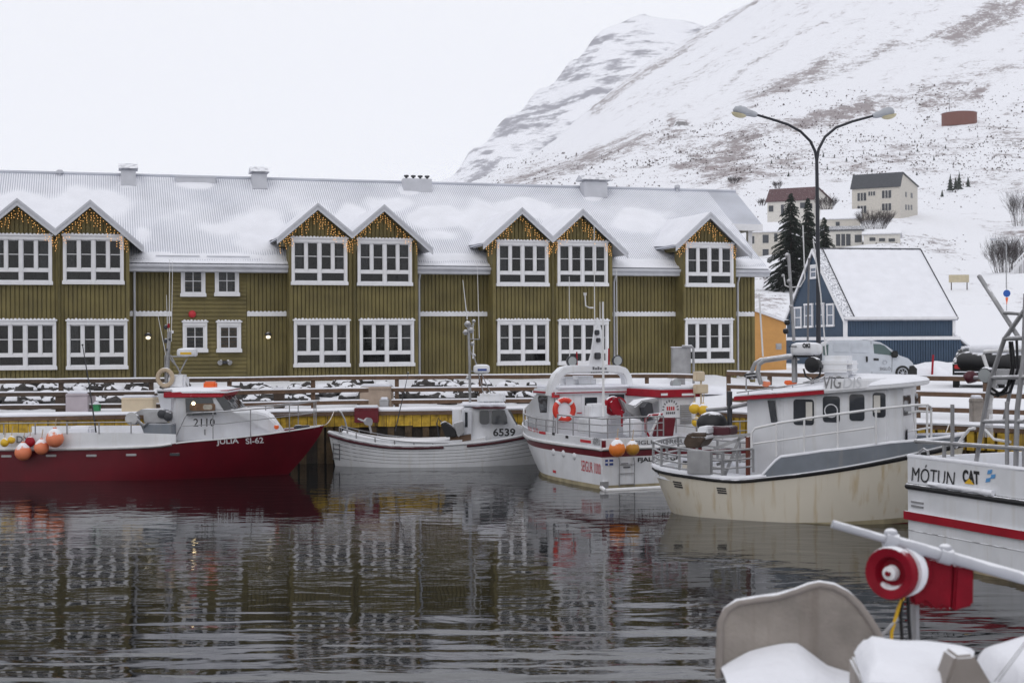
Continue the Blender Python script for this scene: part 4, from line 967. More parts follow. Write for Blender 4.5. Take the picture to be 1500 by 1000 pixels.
# ------------------------------------------------------------------ 2 the small white boat 6539
def boat_white():
    fr = Fr(-5.52, 42.75, 2.5); B = 1.0
    e = empty('small_white_boat', (fr.x, fr.y, 0), fr.a, 'small white clinker boat with rounded stern numbered 6539', 'boat')
    A = lambda px, py, y=-.7: fr.at(px, py, y); X = lambda px, py, y=-.7: Vector((A(px, py, y)[0], y, A(px, py, y)[1]))
    h = Hull(6.9, B, [(0, 1.02), (.12, .82), (.28, .66), (.5, .66), (.7, .76), (.85, .92), (1, 1.15)], [(0, .12), (.04, .42), (.12, .74), (.3, .97), (.5, 1), (.7, .9), (.85, .62), (.95, .25), (1, .02)],
             [(0, .02), (.05, .22), (.15, .5), (.3, .78), (.5, .86), (.7, .7), (.85, .35), (1, 0)], rake=.7, srake=.25, e=.6, zb=-.3)
    h.build(e, [M['gel'], M['maroon']], [(.88, 0), (.94, 0), (1.0, 0)], deckdrop=.25)
    for sd in (-1, 1):
        mb = MB(); mb.tube(h.rail_line(0.0, .50, .93, sd, .015, 30), .04, 6); mb.build('rubbing_strake', M['maroon'], e, smooth=60)
        mb = MB(); mb.tube(h.rail_line(.60, 1, .93, sd, .015, 30), .04, 6); mb.build('rubbing_strake', M['maroon'], e, smooth=60)
        mb = MB()
        for t in (.44, .54, .64, .74, .83): mb.tube(h.rail_line(0.01, .99, t, sd, -.003, 30), .009, 4)
        mb.build('plank_seams', M['letter_grey'], e)
        mb = MB(); mb.tube(h.rail_line(0, 1, 1.0, sd, .0, 30), .035, 6); mb.build('gunwale_cap', M['gel'], e, smooth=60)
    # coaming / raised foredeck and cabin
    us = [i/16*.62+.06 for i in range(17)]
    mb = MB(); mb.grid([[h.pt(u, 1, -1, -.12)+Vector((0, 0, z)) for u in us] for z in (0, .12)]+[[h.pt(u, 1, 1, -.12)+Vector((0, 0, z)) for u in us] for z in (.12, 0)]); mb.build('coaming', M['gel'], e, smooth=40)
    z0 = .62
    pr = [(A(667, 650)[0], z0), (A(672, 640)[0], A(672, 640)[1]), A(675, 612), A(677, 597), A(738, 596), A(744, 600), A(757, 623), (A(775, 625)[0], A(775, 628)[1]), (A(785, 640)[0], A(785, 645)[1]), (A(785, 640)[0], z0)]
    mb = MB(); cabin_shell(mb, pr, -.74, .74, .05, wf=lambda x: max(.1, .74-max(0, x-4.6)*.36)); mb.build('cabin', M['gel'], e, bevel=.06, smooth=45)
    mb = MB(); cabin_shell(mb, [A(694, 598.5), A(739, 598.5), A(742, 595.5), A(690, 595.5)], -.74, .74, 0); mb.build('roof_edge', M['maroon'], e, bevel=.01)
    pa = A(676, 595.3); pb = A(742, 595.3)
    mb = MB(); mb.box(pa[0], pb[0], -.68, .68, pa[1], pa[1]+.09); mb.build('roof_snow', M['snow'], e, bevel=.04, smooth=60)
    def win(poly, out=.006, m='glass_boat', nm='window'):
        f = MB(); panel(f, poly, -.74, .05, z0, out); return f.build(nm, M[m], e)
    a = A(702.5, 621); b = A(716.5, 600); win(rrect(a[0], b[0], a[1], b[1], .07)); a = A(720, 621); b = A(743, 600); 
    win([A(720, 620), A(720.5, 602), A(723, 600.3), A(739, 600.5), A(742.5, 610), A(743.5, 620), A(741, 621.3), A(722, 621.3)])
    win([A(744.5, 601), A(748, 601.5), A(758, 621), A(756.5, 622)])
    mb = MB(); a = A(676.5, 640); b = A(689, 600); mb.box(a[0]-.28, a[0]-.02, -.6, -.1, z0, b[1]); mb.build('companion_door', M['gel'], e)
    mb = MB(); mb.prism([A(679, 600), A(691, 602), A(691, 634), A(679, 636)], -.80, -.745); mb.build('side_door', M['grey_trim'], e, bevel=.01)
    f = MB(); f.prism([A(681, 603), A(685, 603.5), A(685, 625), A(681, 625)], -.812, -.802); f.build('door_window', M['glass_boat'], e)
    x, z = A(722, 638); mb = MB(); mb.text('6539', .30, lambda p, q, d: (x+p, -.74+.05*(z+q-z0)-d, z+q), .03, 1.12); mb.build('cabin_number', M['black_plain'], e)
    mb = MB(); mb.prism([A(659, 640, -.82), A(690, 635, -.82), A(690, 644, -.82), A(659, 650, -.82)], -.86, -.8); mb.build('cockpit_board', M['wood_brown'], e)
    # hauler
    mb = MB(); mb.prism([A(645, 620, -.85), A(652, 617, -.85), A(660, 622, -.85), A(668, 628, -.85), A(669, 639, -.85), A(653, 640, -.85)], -.95, -.45); mb.build('hauler_tray', M['black'], e, bevel=.02)
    mb = MB(); mb.prism([A(664, 620, -.9), A(678, 616, -.9), A(681, 633, -.9), A(671, 640, -.9)], -.98, -.7); mb.build('hauler_plate', M['steel'], e, bevel=.02)
    mb = MB(); mb.tube([X(643, 640, -.9), X(640, 620, -.9), X(642, 612, -.9), X(647, 618, -.9)], .022, 6); mb.build('hauler_hoop', M['dark_metal'], e)
    mb = MB(); mb.lathe(X(670, 627, -.5), [(.1, 0), (.04, .05), (.04, .12), (.1, .17)], seg=12); mb.tube([X(671, 625, -.4), X(671, 603, -.4)], .045, 8); mb.build('exhaust_pipe', M['gel'], e, smooth=50)
    # stern hoop, deck rails, winch
    mb = MB(); mb.tube([X(495, 601, -.25), X(500, 604, -.3), X(505, 614, -.35), X(508.5, 628, -.4), X(509.5, 640, -.45)], .028, 8); mb.build('stern_hoop', M['steel_rail'], e, smooth=60)
    mb = MB(); mb.tube([X(495, 601, .25), X(500, 604, .3), X(505, 614, .35), X(508.5, 628, .4)], .028, 8); mb.build('stern_hoop', M['steel_rail'], e, smooth=60)
    rl = [h.pt(u, 1, -1, -.08)+Vector((0, 0, .24-.04*k)) for k, u in enumerate([.05, .14, .24, .34, .44, .52])]
    railing(e, rl, .17, .018, (), 7, 'steel_rail'); railing(e, [Vector((p.x, -p.y, p.z)) for p in rl], .17, .018, (), 7, 'steel_rail')
    mb = MB(); mb.tube([X(527, 614, 0), X(545, 622, 0)], .03, 6); mb.lathe(X(539, 617, 0), [(.12, -.05), (.04, 0), (.04, .05), (.12, .1)], (.4, -1, 0), 14); mb.tube([X(540, 617, 0), X(544, 634, 0)], .035, 6); mb.tube([X(524, 613, 0), X(533, 616, 0)], .025, 6); mb.build('line_winch', M['steel'], e, smooth=50)
    mb = MB(); mb.tube([X(579, 631, -.3), X(598, 547, -.3)], .02, 6, r1=.01); mb.ball(X(598, 546, -.3), .03); mb.build('whip_aerial', M['dark_metal'], e)
    mb = MB()
    for px in (487, 497): mb.tube([h.on(A(px, 650, -.5)[0], A(px, 650, -.5)[1], -1, .03), h.on(A(px-.5, 676, -.5)[0], A(px, 676, -.5)[1]+.03, -1, .03)], .012, 5)
    for py in (651, 658, 665, 672): mb.tube([h.on(A(487, py, -.5)[0], A(487, py, -.5)[1], -1, .03), h.on(A(497, py, -.5)[0], A(497, py, -.5)[1], -1, .03)], .011, 5)
    mb.build('boarding_ladder', M['letter_grey'], e)
    # mast
    mb = MB(); mb.tube([X(688.5, 590, .1), X(688, 530, .1), X(686, 470, .1)], .04, 8); mb.build('mast', M['steel_rail'], e, smooth=50)
    for a, b, r in [((684.5, 468), (678, 410), .018), ((702, 495), (699, 385), .012), ((693, 497), (693, 470), .02), ((693, 525), (694, 498), .03)]:
        mb = MB(); mb.tube([X(*a, .1), X(*b, .1)], r, 5, r1=r*.5); mb.build('aerial', M['white_tube'], e)
    for a, b in [((688, 512), (726, 590)), ((692, 512), (708, 575)), ((686, 496), (703, 497)), ((688, 543), (700, 545)), ((685, 480), (695, 475))]:
        mb = MB(); mb.tube([X(*a, .1), X(*b, .1)], .018, 6); mb.build('mast_stay', M['steel_rail'], e)
    radar(e, X(705.5, 546, .1), .5, .26, .45, stripe='letter_blue')
    for px, py, r in [(685, 474, .11), (682, 486, .09), (690, 483, .1), (694, 470, .06), (692, 503, .07), (695, 520, .05), (685, 553, .06)]:
        mb = MB(); p = X(px, py, .1); mb.lathe(p, [(r*.4, -r), (r, -.2*r), (r, 0), (r*.5, r*.6), (.01, r*.8)], (0, 0, 1), 10); mb.build('mast_light', M['steel'], e, smooth=60)
    a = X(699, 591, .1); b = X(740, 576, .1)
    mb = MB(); mb.box(a.x, b.x, -.25, .3, a.z-.0, b.z); mb.build('raft_canister', M['gel'], e, bevel=.08, smooth=50)
    for k in range(1, 5): mb = MB(); x = lerp(a.x, b.x, k/5); mb.box(x-.012, x+.012, -.262, .312, a.z+.02, b.z+.012); mb.build('canister_strap', M['white_tube'], e)
    mb = MB(); mb.tube([X(705, 605, -.8), X(703, 602, -.8), X(704, 600, -.8), X(728, 600, -.8), X(730, 605, -.8)][1:4], .012, 5); mb.build('grab_rail', M['steel_rail'], e)
boat_white()
mk('letter_faded', (.20, .20, .21), .6, snow=.5); mk('letter_snowed', (.55, .56, .59), .8)
mk('grime', (.36, .31, .20), .6, var=.4, vs=3, streak=.6, streakcol=(.16,.15,.09))
# ------------------------------------------------------------------ 3 the white and red rescue boat
def boat_rescue():
    fr = Fr(3.55, 36.0, 114); B = 1.5
    e = empty('white_red_boat', (fr.x, fr.y, 0), fr.a, 'white boat with a red stripe, white arch and letters SEIGUR 1000, stern turned to the camera', 'boat')
    e['label'] = 'white boat with red stripe, white arch and letters SEIGUR 1000, its stern facing the camera'
    A = lambda px, py, y=B: fr.at(px, py, y); T = lambda px, py, x=0: fr.atx(px, py, x)
    h = Hull(7.6, B, [(0, 1.26), (.5, 1.25), (.8, 1.29), (1, 1.36)], [(0, .97), (.3, .99), (.55, .93), (.75, .68), (.9, .34), (1, .02)], [(0, .93), (.3, .95), (.55, .85), (.75, .52), (.9, .18), (1, 0)], rake=1.5, e=.5, zb=-.3)
    h.build(e, [M['gel'], M['gel_red'], M['black_plain'], M['grime']], [(.255, 3), (.705, 0), (.80, 1), (.83, 2), (1, 0)], deckdrop=.35)
    for sd in (-1, 1):
        mb = MB(); mb.tube(h.rail_line(0, 1, .835, sd, .02), .04, 6); mb.build('rubbing_strake', M['white_tube'], e, smooth=60)
    mb = MB(); mb.tube([h.pt(0, .84, -1)+Vector((-.02, 0, 0)), h.pt(0, .84, 1)+Vector((-.02, 0, 0))], .04, 6); mb.build('rubbing_strake', M['white_tube'], e)
    # lettering on the side (reads towards the stern)
    def side(txt, px0, px1, py, ht, m, sl=0, bold=.02):
        x0, z0 = A(px0, py); x1, _ = A(px1, py); mb = MB()
        mb.fit(txt, abs(x1-x0), ht, lambda a, b, d: h.on(x0-a, z0+b+sl*a, 1, d+.003), bold); mb.build('lettering', M[m], e)
    side('SEIGUR 1000', 850, 877, 689, .27, 'letter_red', -.02, .0)
    side('INGÖLA', 764, 774, 630, .15, 'letter_red', -.02, .01); side('SI-73', 777, 785.5, 632.5, .12, 'letter_red', -.02, .01)
    side('UNIKU', 867, 877, 645.5, .09, 'letter_grey', -.02, .005); side('PERTA', 867, 877, 651, .09, 'letter_grey', -.02, .005)
    def chip(px0, px1, py0, py1, m, nm):
        x0, z0 = A(px0, py0); x1, z1 = A(px1, py1); mb = MB(); n = 4
        mb.grid([[h.on(lerp(x0, x1, i/n), lerp(z0, z1, 0)-.0, 1, .008) for i in range(n+1)], [h.on(lerp(x0, x1, i/n), z0-.07, 1, .008) for i in range(n+1)]]); mb.build(nm, M[m], e)
    chip(787, 798, 631, 632, 'letter_red', 'red_dash'); chip(849, 864, 643, 645, 'letter_red', 'red_dash'); chip(808, 812, 633, 634, 'black_plain', 'scupper'); chip(828, 832, 637.5, 638, 'black_plain', 'scupper'); chip(807, 812, 688, 690, 'letter_red', 'anode_mark')
    for px, py in ((809, 662), (824, 664), (840, 668)):
        x, z = A(px, py); p = h.on(x, z, 1, 0); mb = MB(); mb.ball(p, .1, .04, .09); mb.build('scupper_cover', M['gel'], e, smooth=60)
    # transom
    def tr(txt, px0, px1, py, ht, m, bold=.02):
        y0, z0 = T(px0, py); y1, _ = T(px1, py); mb = MB(); mb.fit(txt, abs(y0-y1), ht, lambda a, b, d: (-d-.004, y0-a, z0+b), bold); mb.build('transom_lettering', M[m], e)
    tr('SIGLUFJÖRÐUR', 929, 1012, 653.5, .17, 'letter_grey'); tr('FJALLABYGGÐ', 934, 1006, 678, .14, 'black_plain', .03)
    def tb(px0, px1, py0, py1, m, nm, d=.012, d2=0):
        y0, z0 = T(px0, py0); y1, z1 = T(px1, py1); mb = MB(); mb.box(-d-d2, -d2-.001, min(y0, y1), max(y0, y1), min(z0, z1), max(z0, z1)); return mb.build(nm, M[m], e)
    tb(886.5, 898, 673, 681, 'letter_blue', 'flag_sticker'); 
    tb(890.3, 892, 673, 681, 'letter_white', 'flag_cross', .012, .012); tb(886.5, 898, 676.2, 677.6, 'letter_white', 'flag_cross', .012, .012); tb(879, 890, 705, 714, 'steel', 'trim_tab_box', .05); tb(881, 887, 645, 655, 'gel_red', 'red_plate', .02)
    for sx_ in (906, 928):
        y0, z0 = T(sx_, 674); _, z1 = T(sx_, 712); mb = MB(); mb.tube([(-.03, y0, z1), (-.06, y0, z0-.05), (-.02, y0, z0+.08)], .014, 6); mb.build('ladder_rail', M['steel_rail'], e)
    for py in (680, 693, 709): y0, z0 = T(906, py); y1, _ = T(928, py); mb = MB(); mb.tube([(-.06, y0, z0), (-.06, y1, z0)], .014, 6); mb.build('ladder_rung', M['steel_rail'], e)
    for k, (px, y2) in enumerate(((914, 678), (917, 683))): tb(px-4, px+6, y2, y2+1.8, 'letter_grey', 'vent_slot')
    y0, z0 = T(878, 717); mb = MB(); mb.tube([(-.32, y0, z0), (-.32, -1.4, z0)], .06, 8); mb.tube([(-.32, -1.1, z0), (0, -1.1, z0+.45)], .05, 6); mb.tube([(-.32, y0, z0), (0, y0-.05, z0+.06)], .05, 6); mb.build('stern_bumper_bar', M['white_tube'], e, smooth=60)
    # deckhouse
    zc = 2.42; zd = .9
    def trunk(z): return 0
    pr = [(3.2, zd), (3.2, zc), (4.3, zc), (5.05, 1.85), (5.6, 1.62), (6.6, 1.45), (7.0, 1.3), (7.0, zd)]
    mb = MB(); cabin_shell(mb, pr, -1.25, 1.25, .07, wf=lambda x: max(.15, 1.25-max(0, x-5.0)*.5)); mb.build('deckhouse', M['gel'], e, bevel=.05, smooth=40)
    mb = MB(); cabin_shell(mb, [(3.12, zc-.16), (3.12, zc-.02), (4.45, zc-.02), (4.55, zc-.16)], -1.24, 1.24, 0); mb.build('roof_band', M['gel'], e, bevel=.01)
    mb = MB(); mb.box(3.1, 3.115, -1.2, 1.2, zc-.13, zc-.10); mb.box(3.12, 4.5, 1.236, 1.25, zc-.14, zc-.09); mb.build('red_roof_line', M['red_paint'], e)
    mb = MB(); mb.box(3.05, 4.5, -1.18, 1.18, zc-.02, zc+.08); mb.build('roof_snow', M['snow'], e, bevel=.04, smooth=60)
    def sw(poly, m='glass_boat', out=.008, nm='window'): f = MB(); panel(f, poly, 1.25, .07, zd, out, y_sign=1); return f.build(nm, M[m], e)
    sw([(3.75, 1.75), (4.75, 1.7), (4.3, 2.2), (3.75, 2.2)]); sw([(3.3, 1.2), (3.55, 1.2), (3.55, 2.2), (3.3, 2.2)], 'gel', .02, 'side_door')
    p0 = Vector((4.3, 0, zc)); p1 = Vector((5.05, 0, 1.85)); 
    for ya, yb in ((-1.0, -.38), (-.32, .32), (.38, 1.0)):
        a = p0.lerp(p1, .12)+Vector((.02, 0, .03)); b = p0.lerp(p1, .92)+Vector((.02, 0, .03)); mb = MB(); mb.add([(a.x, ya, a.z), (a.x, yb, a.z), (b.x, yb, b.z), (b.x, ya, b.z)], [(0,1,2,3)]); mb.build('windscreen', M['glass_boat'], e)
    def bb(px0, px1, py0, py1, m, nm, xl=3.2, d=.02):
        y0, z0 = T(px0, py0, xl); y1, z1 = T(px1, py1, xl); mb = MB(); mb.box(xl-d, xl-.001, min(y0, y1), max(y0, y1), min(z0, z1), max(z0, z1)); return mb.build(nm, M[m], e)
    bb(856, 874, 582, 603, 'glass_boat', 'door_window', d=.03); bb(852, 879, 577, 620, 'gel', 'rear_door'); bb(815, 910, 571.5, 573.5, 'letter_red', 'red_line'); bb(845, 852, 604, 605, 'letter_red', 'red_line'); bb(892, 914, 578, 590, 'glass_boat', 'rear_window'); bb(808, 819, 575, 582, 'letter_red', 'red_badge', d=.03)
    bb(922, 927, 571, 576, 'red_paint', 'corner_lamp', d=.06)
    # arch
    xl = 3.35
    ar = [(807, 580), (809, 566), (815, 551), (823, 543), (834, 540.5), (872, 540), (902, 540.5), (912, 543.5), (917, 552), (919, 566), (920, 585)]
    vs = [T(px, py, xl) for px, py in ar]; mb = MB(); rows = []
    for i, (y, z) in enumerate(vs):
        a = vs[max(0, i-1)]; b = vs[min(len(vs)-1, i+1)]; d = Vector((0, b[0]-a[0], b[1]-a[1])).normalized(); n_ = Vector((0, -d.z, d.y)); w_ = .11
        c = Vector((xl, y, z)); rows.append([c+n_*w_+Vector((-.16, 0, 0)), c+n_*w_+Vector((.16, 0, 0)), c-n_*w_+Vector((.16, 0, 0)), c-n_*w_+Vector((-.16, 0, 0))])
    mb.grid(rows, closed=True); mb.add(rows[0], [(0,1,2,3)]); mb.add(rows[-1], [(3,2,1,0)]); mb.build('radar_arch', M['gel'], e, bevel=.03, smooth=50)
    mb = MB(); mb.prism([T(px, py, xl) for px, py in [(855, 541), (861, 534), (865, 520), (868, 500), (870, 484), (873, 474), (877, 474), (880, 484), (880.5, 510), (882, 530), (887, 537), (890, 541)]], xl-.1, xl+.06, 'x'); mb.build('mast_fin', M['gel'], e, bevel=.03, smooth=50)
    y0, z0 = T(875, 476, xl); mb = MB(); mb.lathe((xl, y0, z0), [(.05, 0), (.06, .1), (.02, .2)]); mb.build('masthead_light', M['gel'], e, smooth=50)
    y0, z0 = T(864, 540, xl); mb = MB(); [mb.box(xl-.172, xl-.165, y0-k*.075-.055, y0-k*.075, z0-.02, z0+.06-.03*(k%2)) for k in range(6)]; [mb.box(xl-.172, xl-.165, y0-k*.05-.035+.05, y0-k*.05+.05, z0-.12, z0-.08) for k in range(11)]; mb.build('arch_marking', M['letter_grey'], e)
    for px, py, s in ((871, 487, .07), (873, 498, .06), (872, 521, .09)):
        y0, z0 = T(px, py, xl); mb = MB(); mb.box(xl-.18, xl-.1, y0-s, y0+s, z0-s, z0+s); mb.build('navigation_light', M['dark_metal'], e, bevel=.02)
    for px, py in ((837, 529), (903.5, 528)):
        y0, z0 = T(px, py, xl); mb = MB(); mb.lathe((xl-.02, y0, z0), [(.08, .12), (.15, .05), (.16, -.03), (.13, -.035)], (1, 0, 0), 16); mb.tube([(xl, y0, z0-.1), (xl, y0, z0-.25)], .02, 6); o = mb.build('deck_floodlight', M['dark_metal'], e, smooth=40)
        mb = MB(); mb.lathe((xl-.058, y0, z0), [(.0, -.012), (.125, -.004)], (1, 0, 0), 16); mb.build('lens', M['clear_lens'], o)
    for px, a, b, r, m in [(845, 538, 515, .03, 'red_paint'), (892, 540, 510, .035, 'red_paint'), (834.5, 540, 405, .014, 'white_tube'), (871, 470, 330, .016, 'white_tube'), (904, 522, 395, .014, 'white_tube'), (879, 472, 442, .012, 'white_tube')]:
        y0, z0 = T(px, a, xl); _, z1 = T(px, b, xl); mb = MB(); mb.tube([(xl, y0, z0), (xl, y0, z1)], r, 6, r1=r*.7); mb.build('aerial', M[m], e)
    y0, z0 = T(857, 433, xl); y1, z1 = T(858, 448, xl); y2, _ = T(869, 450, xl); mb = MB(); mb.tube([(xl, y0, z0), (xl, y1, z1), (xl, (y1+y2)/2, z1-.05), (xl, y2, z1-.05)], .02, 6); mb.lathe((xl, y0, z0), [(.04, 0), (.05, .08)], seg=8); mb.build('wind_sensor', M['white_tube'], e)
    y0, z0 = T(884, 610, 1.4); _, z1 = T(884, 442, 1.4); mb = MB(); mb.tube([(1.4, y0, z0), (1.4, y0, z1)], .035, 8, r1=.025); mb.build('stern_mast', M['white_tube'], e)
    y0, z0 = T(855, 566, 3.8); mb = MB(); mb.box(3.6, 4.1, y0-.33, y0+.33, z0-.02, z0+.3); mb.build('raft_canister', M['gel'], e, bevel=.09, smooth=60)
    y0, z0 = T(836, 563, 3.6); mb = MB(); mb.box(3.5, 3.8, y0-.1, y0+.25, z0-.1, z0+.22); mb.build('roof_locker', M['gel'], e, bevel=.05)
    # life ring on the rear bulkhead (own thing)
    y0, z0 = T(826.5, 600, 2.9); wx, wy = fr.w(2.9, y0)
    L = empty('lifebuoy', (wx, wy, z0-.33), fr.a, 'bright red ring lifebuoy with a snowy middle on the white boat with the arch', 'lifebuoy')
    mb = MB(); mb.tube(ring_tube((0, 0, .33), .27, .07, (1, 0, 0), 28), .075, 10, closed=True); mb.build('ring', M['ring_red'], L, smooth=60)
    for k in range(4):
        t = radians(45+90*k); mb = MB(); mb.tube(ring_tube((0, .27*cos(t), .33+.27*sin(t)), .0, .0, (1, 0, 0), 3)[:0] or [(0, .27*cos(t-.12), .33+.27*sin(t-.12)), (0, .27*cos(t+.12), .33+.27*sin(t+.12))], .082, 10); mb.build('white_band', M['gel'], L, smooth=60)
    mb = MB(); mb.lathe((.02, 0, .33), [(.2, -.01), (.2, .02)], (1, 0, 0), 20); mb.build('snow_fill', M['snow'], L)
    # tubs and gear on the aft deck
    def tub(px0, px1, py0, py1, xl, m, nm='fish_tub', dp=.5, bv=.03):
        y0, z0 = T(px0, py1, xl); y1, z1 = T(px1, py0, xl); mb = MB(); mb.box(xl, xl+dp, min(y0, y1), max(y0, y1), z0, z1); return mb.build(nm, M[m], e, bevel=bv, smooth=30)
    tub(867, 890, 591, 613, 1.5, 'gel', 'white_bin', .45, .05); tub(861, 892, 612, 636, 1.1, 'gel', 'deck_locker', .6); tub(925, 942, 614, 640, .6, 'gel', 'white_bin', .5, .05); tub(892, 920, 598, 620, 2.2, 'gel', 'engine_casing', .8)
    y0, z0 = T(897.5, 594, 1.9); mb = MB(); mb.lathe((1.9, y0, z0), [(.24, -.08), (.26, 0), (.24, .04), (.14, .05), (.14, .3), (.24, .34)], (-1, 0, 0), 20); o = mb.build('hauler_wheel', M['red_paint'], e, smooth=40)
    mb = MB(); mb.lathe((1.82, y0, z0-.02), [(.14, .0), (.12, .03)], (-1, 0, 0), 20); mb.build('hauler_hub', M['steel'], o)
    mb = MB(); mb.prism([T(px, py, 1.6) for px, py in [(903, 582), (912, 590), (925, 594), (935, 586), (958, 582), (959, 586), (950, 592), (954, 614), (940, 618), (925, 612), (912, 602)]], 1.4, 1.9, 'x'); mb.build('hauler_chute', M['steel'], e, bevel=.03, smooth=30)
    mb = MB(); mb.prism([T(px, py, 1.3) for px, py in [(938, 596), (944, 588), (950, 590), (953, 612), (943, 616)]], 1.1, 1.36, 'x'); mb.build('chute_mouth', M['dark_metal'], e)
    mb = MB(); mb.prism([T(px, py, .5) for px, py in [(966, 611), (989, 611), (985, 639), (957, 639)]], .45, .6, 'x'); mb.build('red_ramp', M['gel_red'], e, bevel=.02)
    mb = MB(); mb.tube([Vector((.4, *T(px, py, .4))) for px, py in [(951, 638), (946, 632), (946, 613), (951, 608), (970, 606)]], .035, 8); mb.build('ramp_frame', M['red_paint'], e, smooth=60)
    mb = MB(); mb.tube([Vector((.35, *T(px, py, .35))) for px, py in [(953, 609), (964, 614), (967, 606)]], .03, 8); mb.tube([Vector((.35, *T(px, py, .35))) for px, py in [(966, 608), (952, 637)]], .03, 8); mb.build('ramp_strut', M['white_tube'], e, smooth=60)
    y0, z0 = T(911, 624, .2); _, z1 = T(911, 600, .2); mb = MB(); mb.tube([(.2, y0, z0), (.2, y0, z1)], .03, 6); mb.build('red_post', M['red_paint'], e)
    # rails
    ln = [h.pt(u, 1, 1, -.06)+Vector((0, 0, .33)) for u in (.78, .66, .54, .44, .36)]; railing(e, ln, .33, .018, (.5,), 5, 'steel_rail')
    ln = [h.pt(.34, 1, 1, -.06)+Vector((0, 0, .5)), h.pt(.17, 1, 1, -.06)+Vector((0, 0, .5)), h.pt(.01, 1, 1, -.08)+Vector((0, 0, .5)), Vector((.06, .5, 1.78)), Vector((.06, -.1, 1.78)), Vector((.06, -.35, 1.78))]
    railing(e, ln, .5, .02, (.33, .7), 8, 'steel_rail')
    ln = [h.pt(u, 1, -1, -.06)+Vector((0, 0, .4)) for u in (.02, .2, .4, .6, .8)]; railing(e, ln, .4, .018, (.5,), 6, 'steel_rail')
    mb = MB(); bx = [h.pt(u, 1, 1, -.05)+Vector((0, 0, .4)) for u in (.80, .9, .985)]; bx += [Vector((p.x, -p.y, p.z)) for p in reversed(bx)]; railing(e, bx, .4, .02, (.5,), 7, 'white_tube')
    fender(904, 657, 35.1, 12.3, M['orange_buoy'], 'larger bright orange ball fender with a snow cap on the transom, left of the pair', group='fenders on the transom')
    fender(926.5, 656.5, 35.3, 10.3, M['yellow'], 'smaller ochre ball fender with a snow cap on the transom, right of the pair', group='fenders on the transom').children[0].data.materials[0] = M['ochre']
mk('ochre', (.50, .24, .03), .5, var=.25, snow=1.05)
mk('ring_red', (.62, .045, .025), .5, var=.1, snow=.5)
boat_rescue()
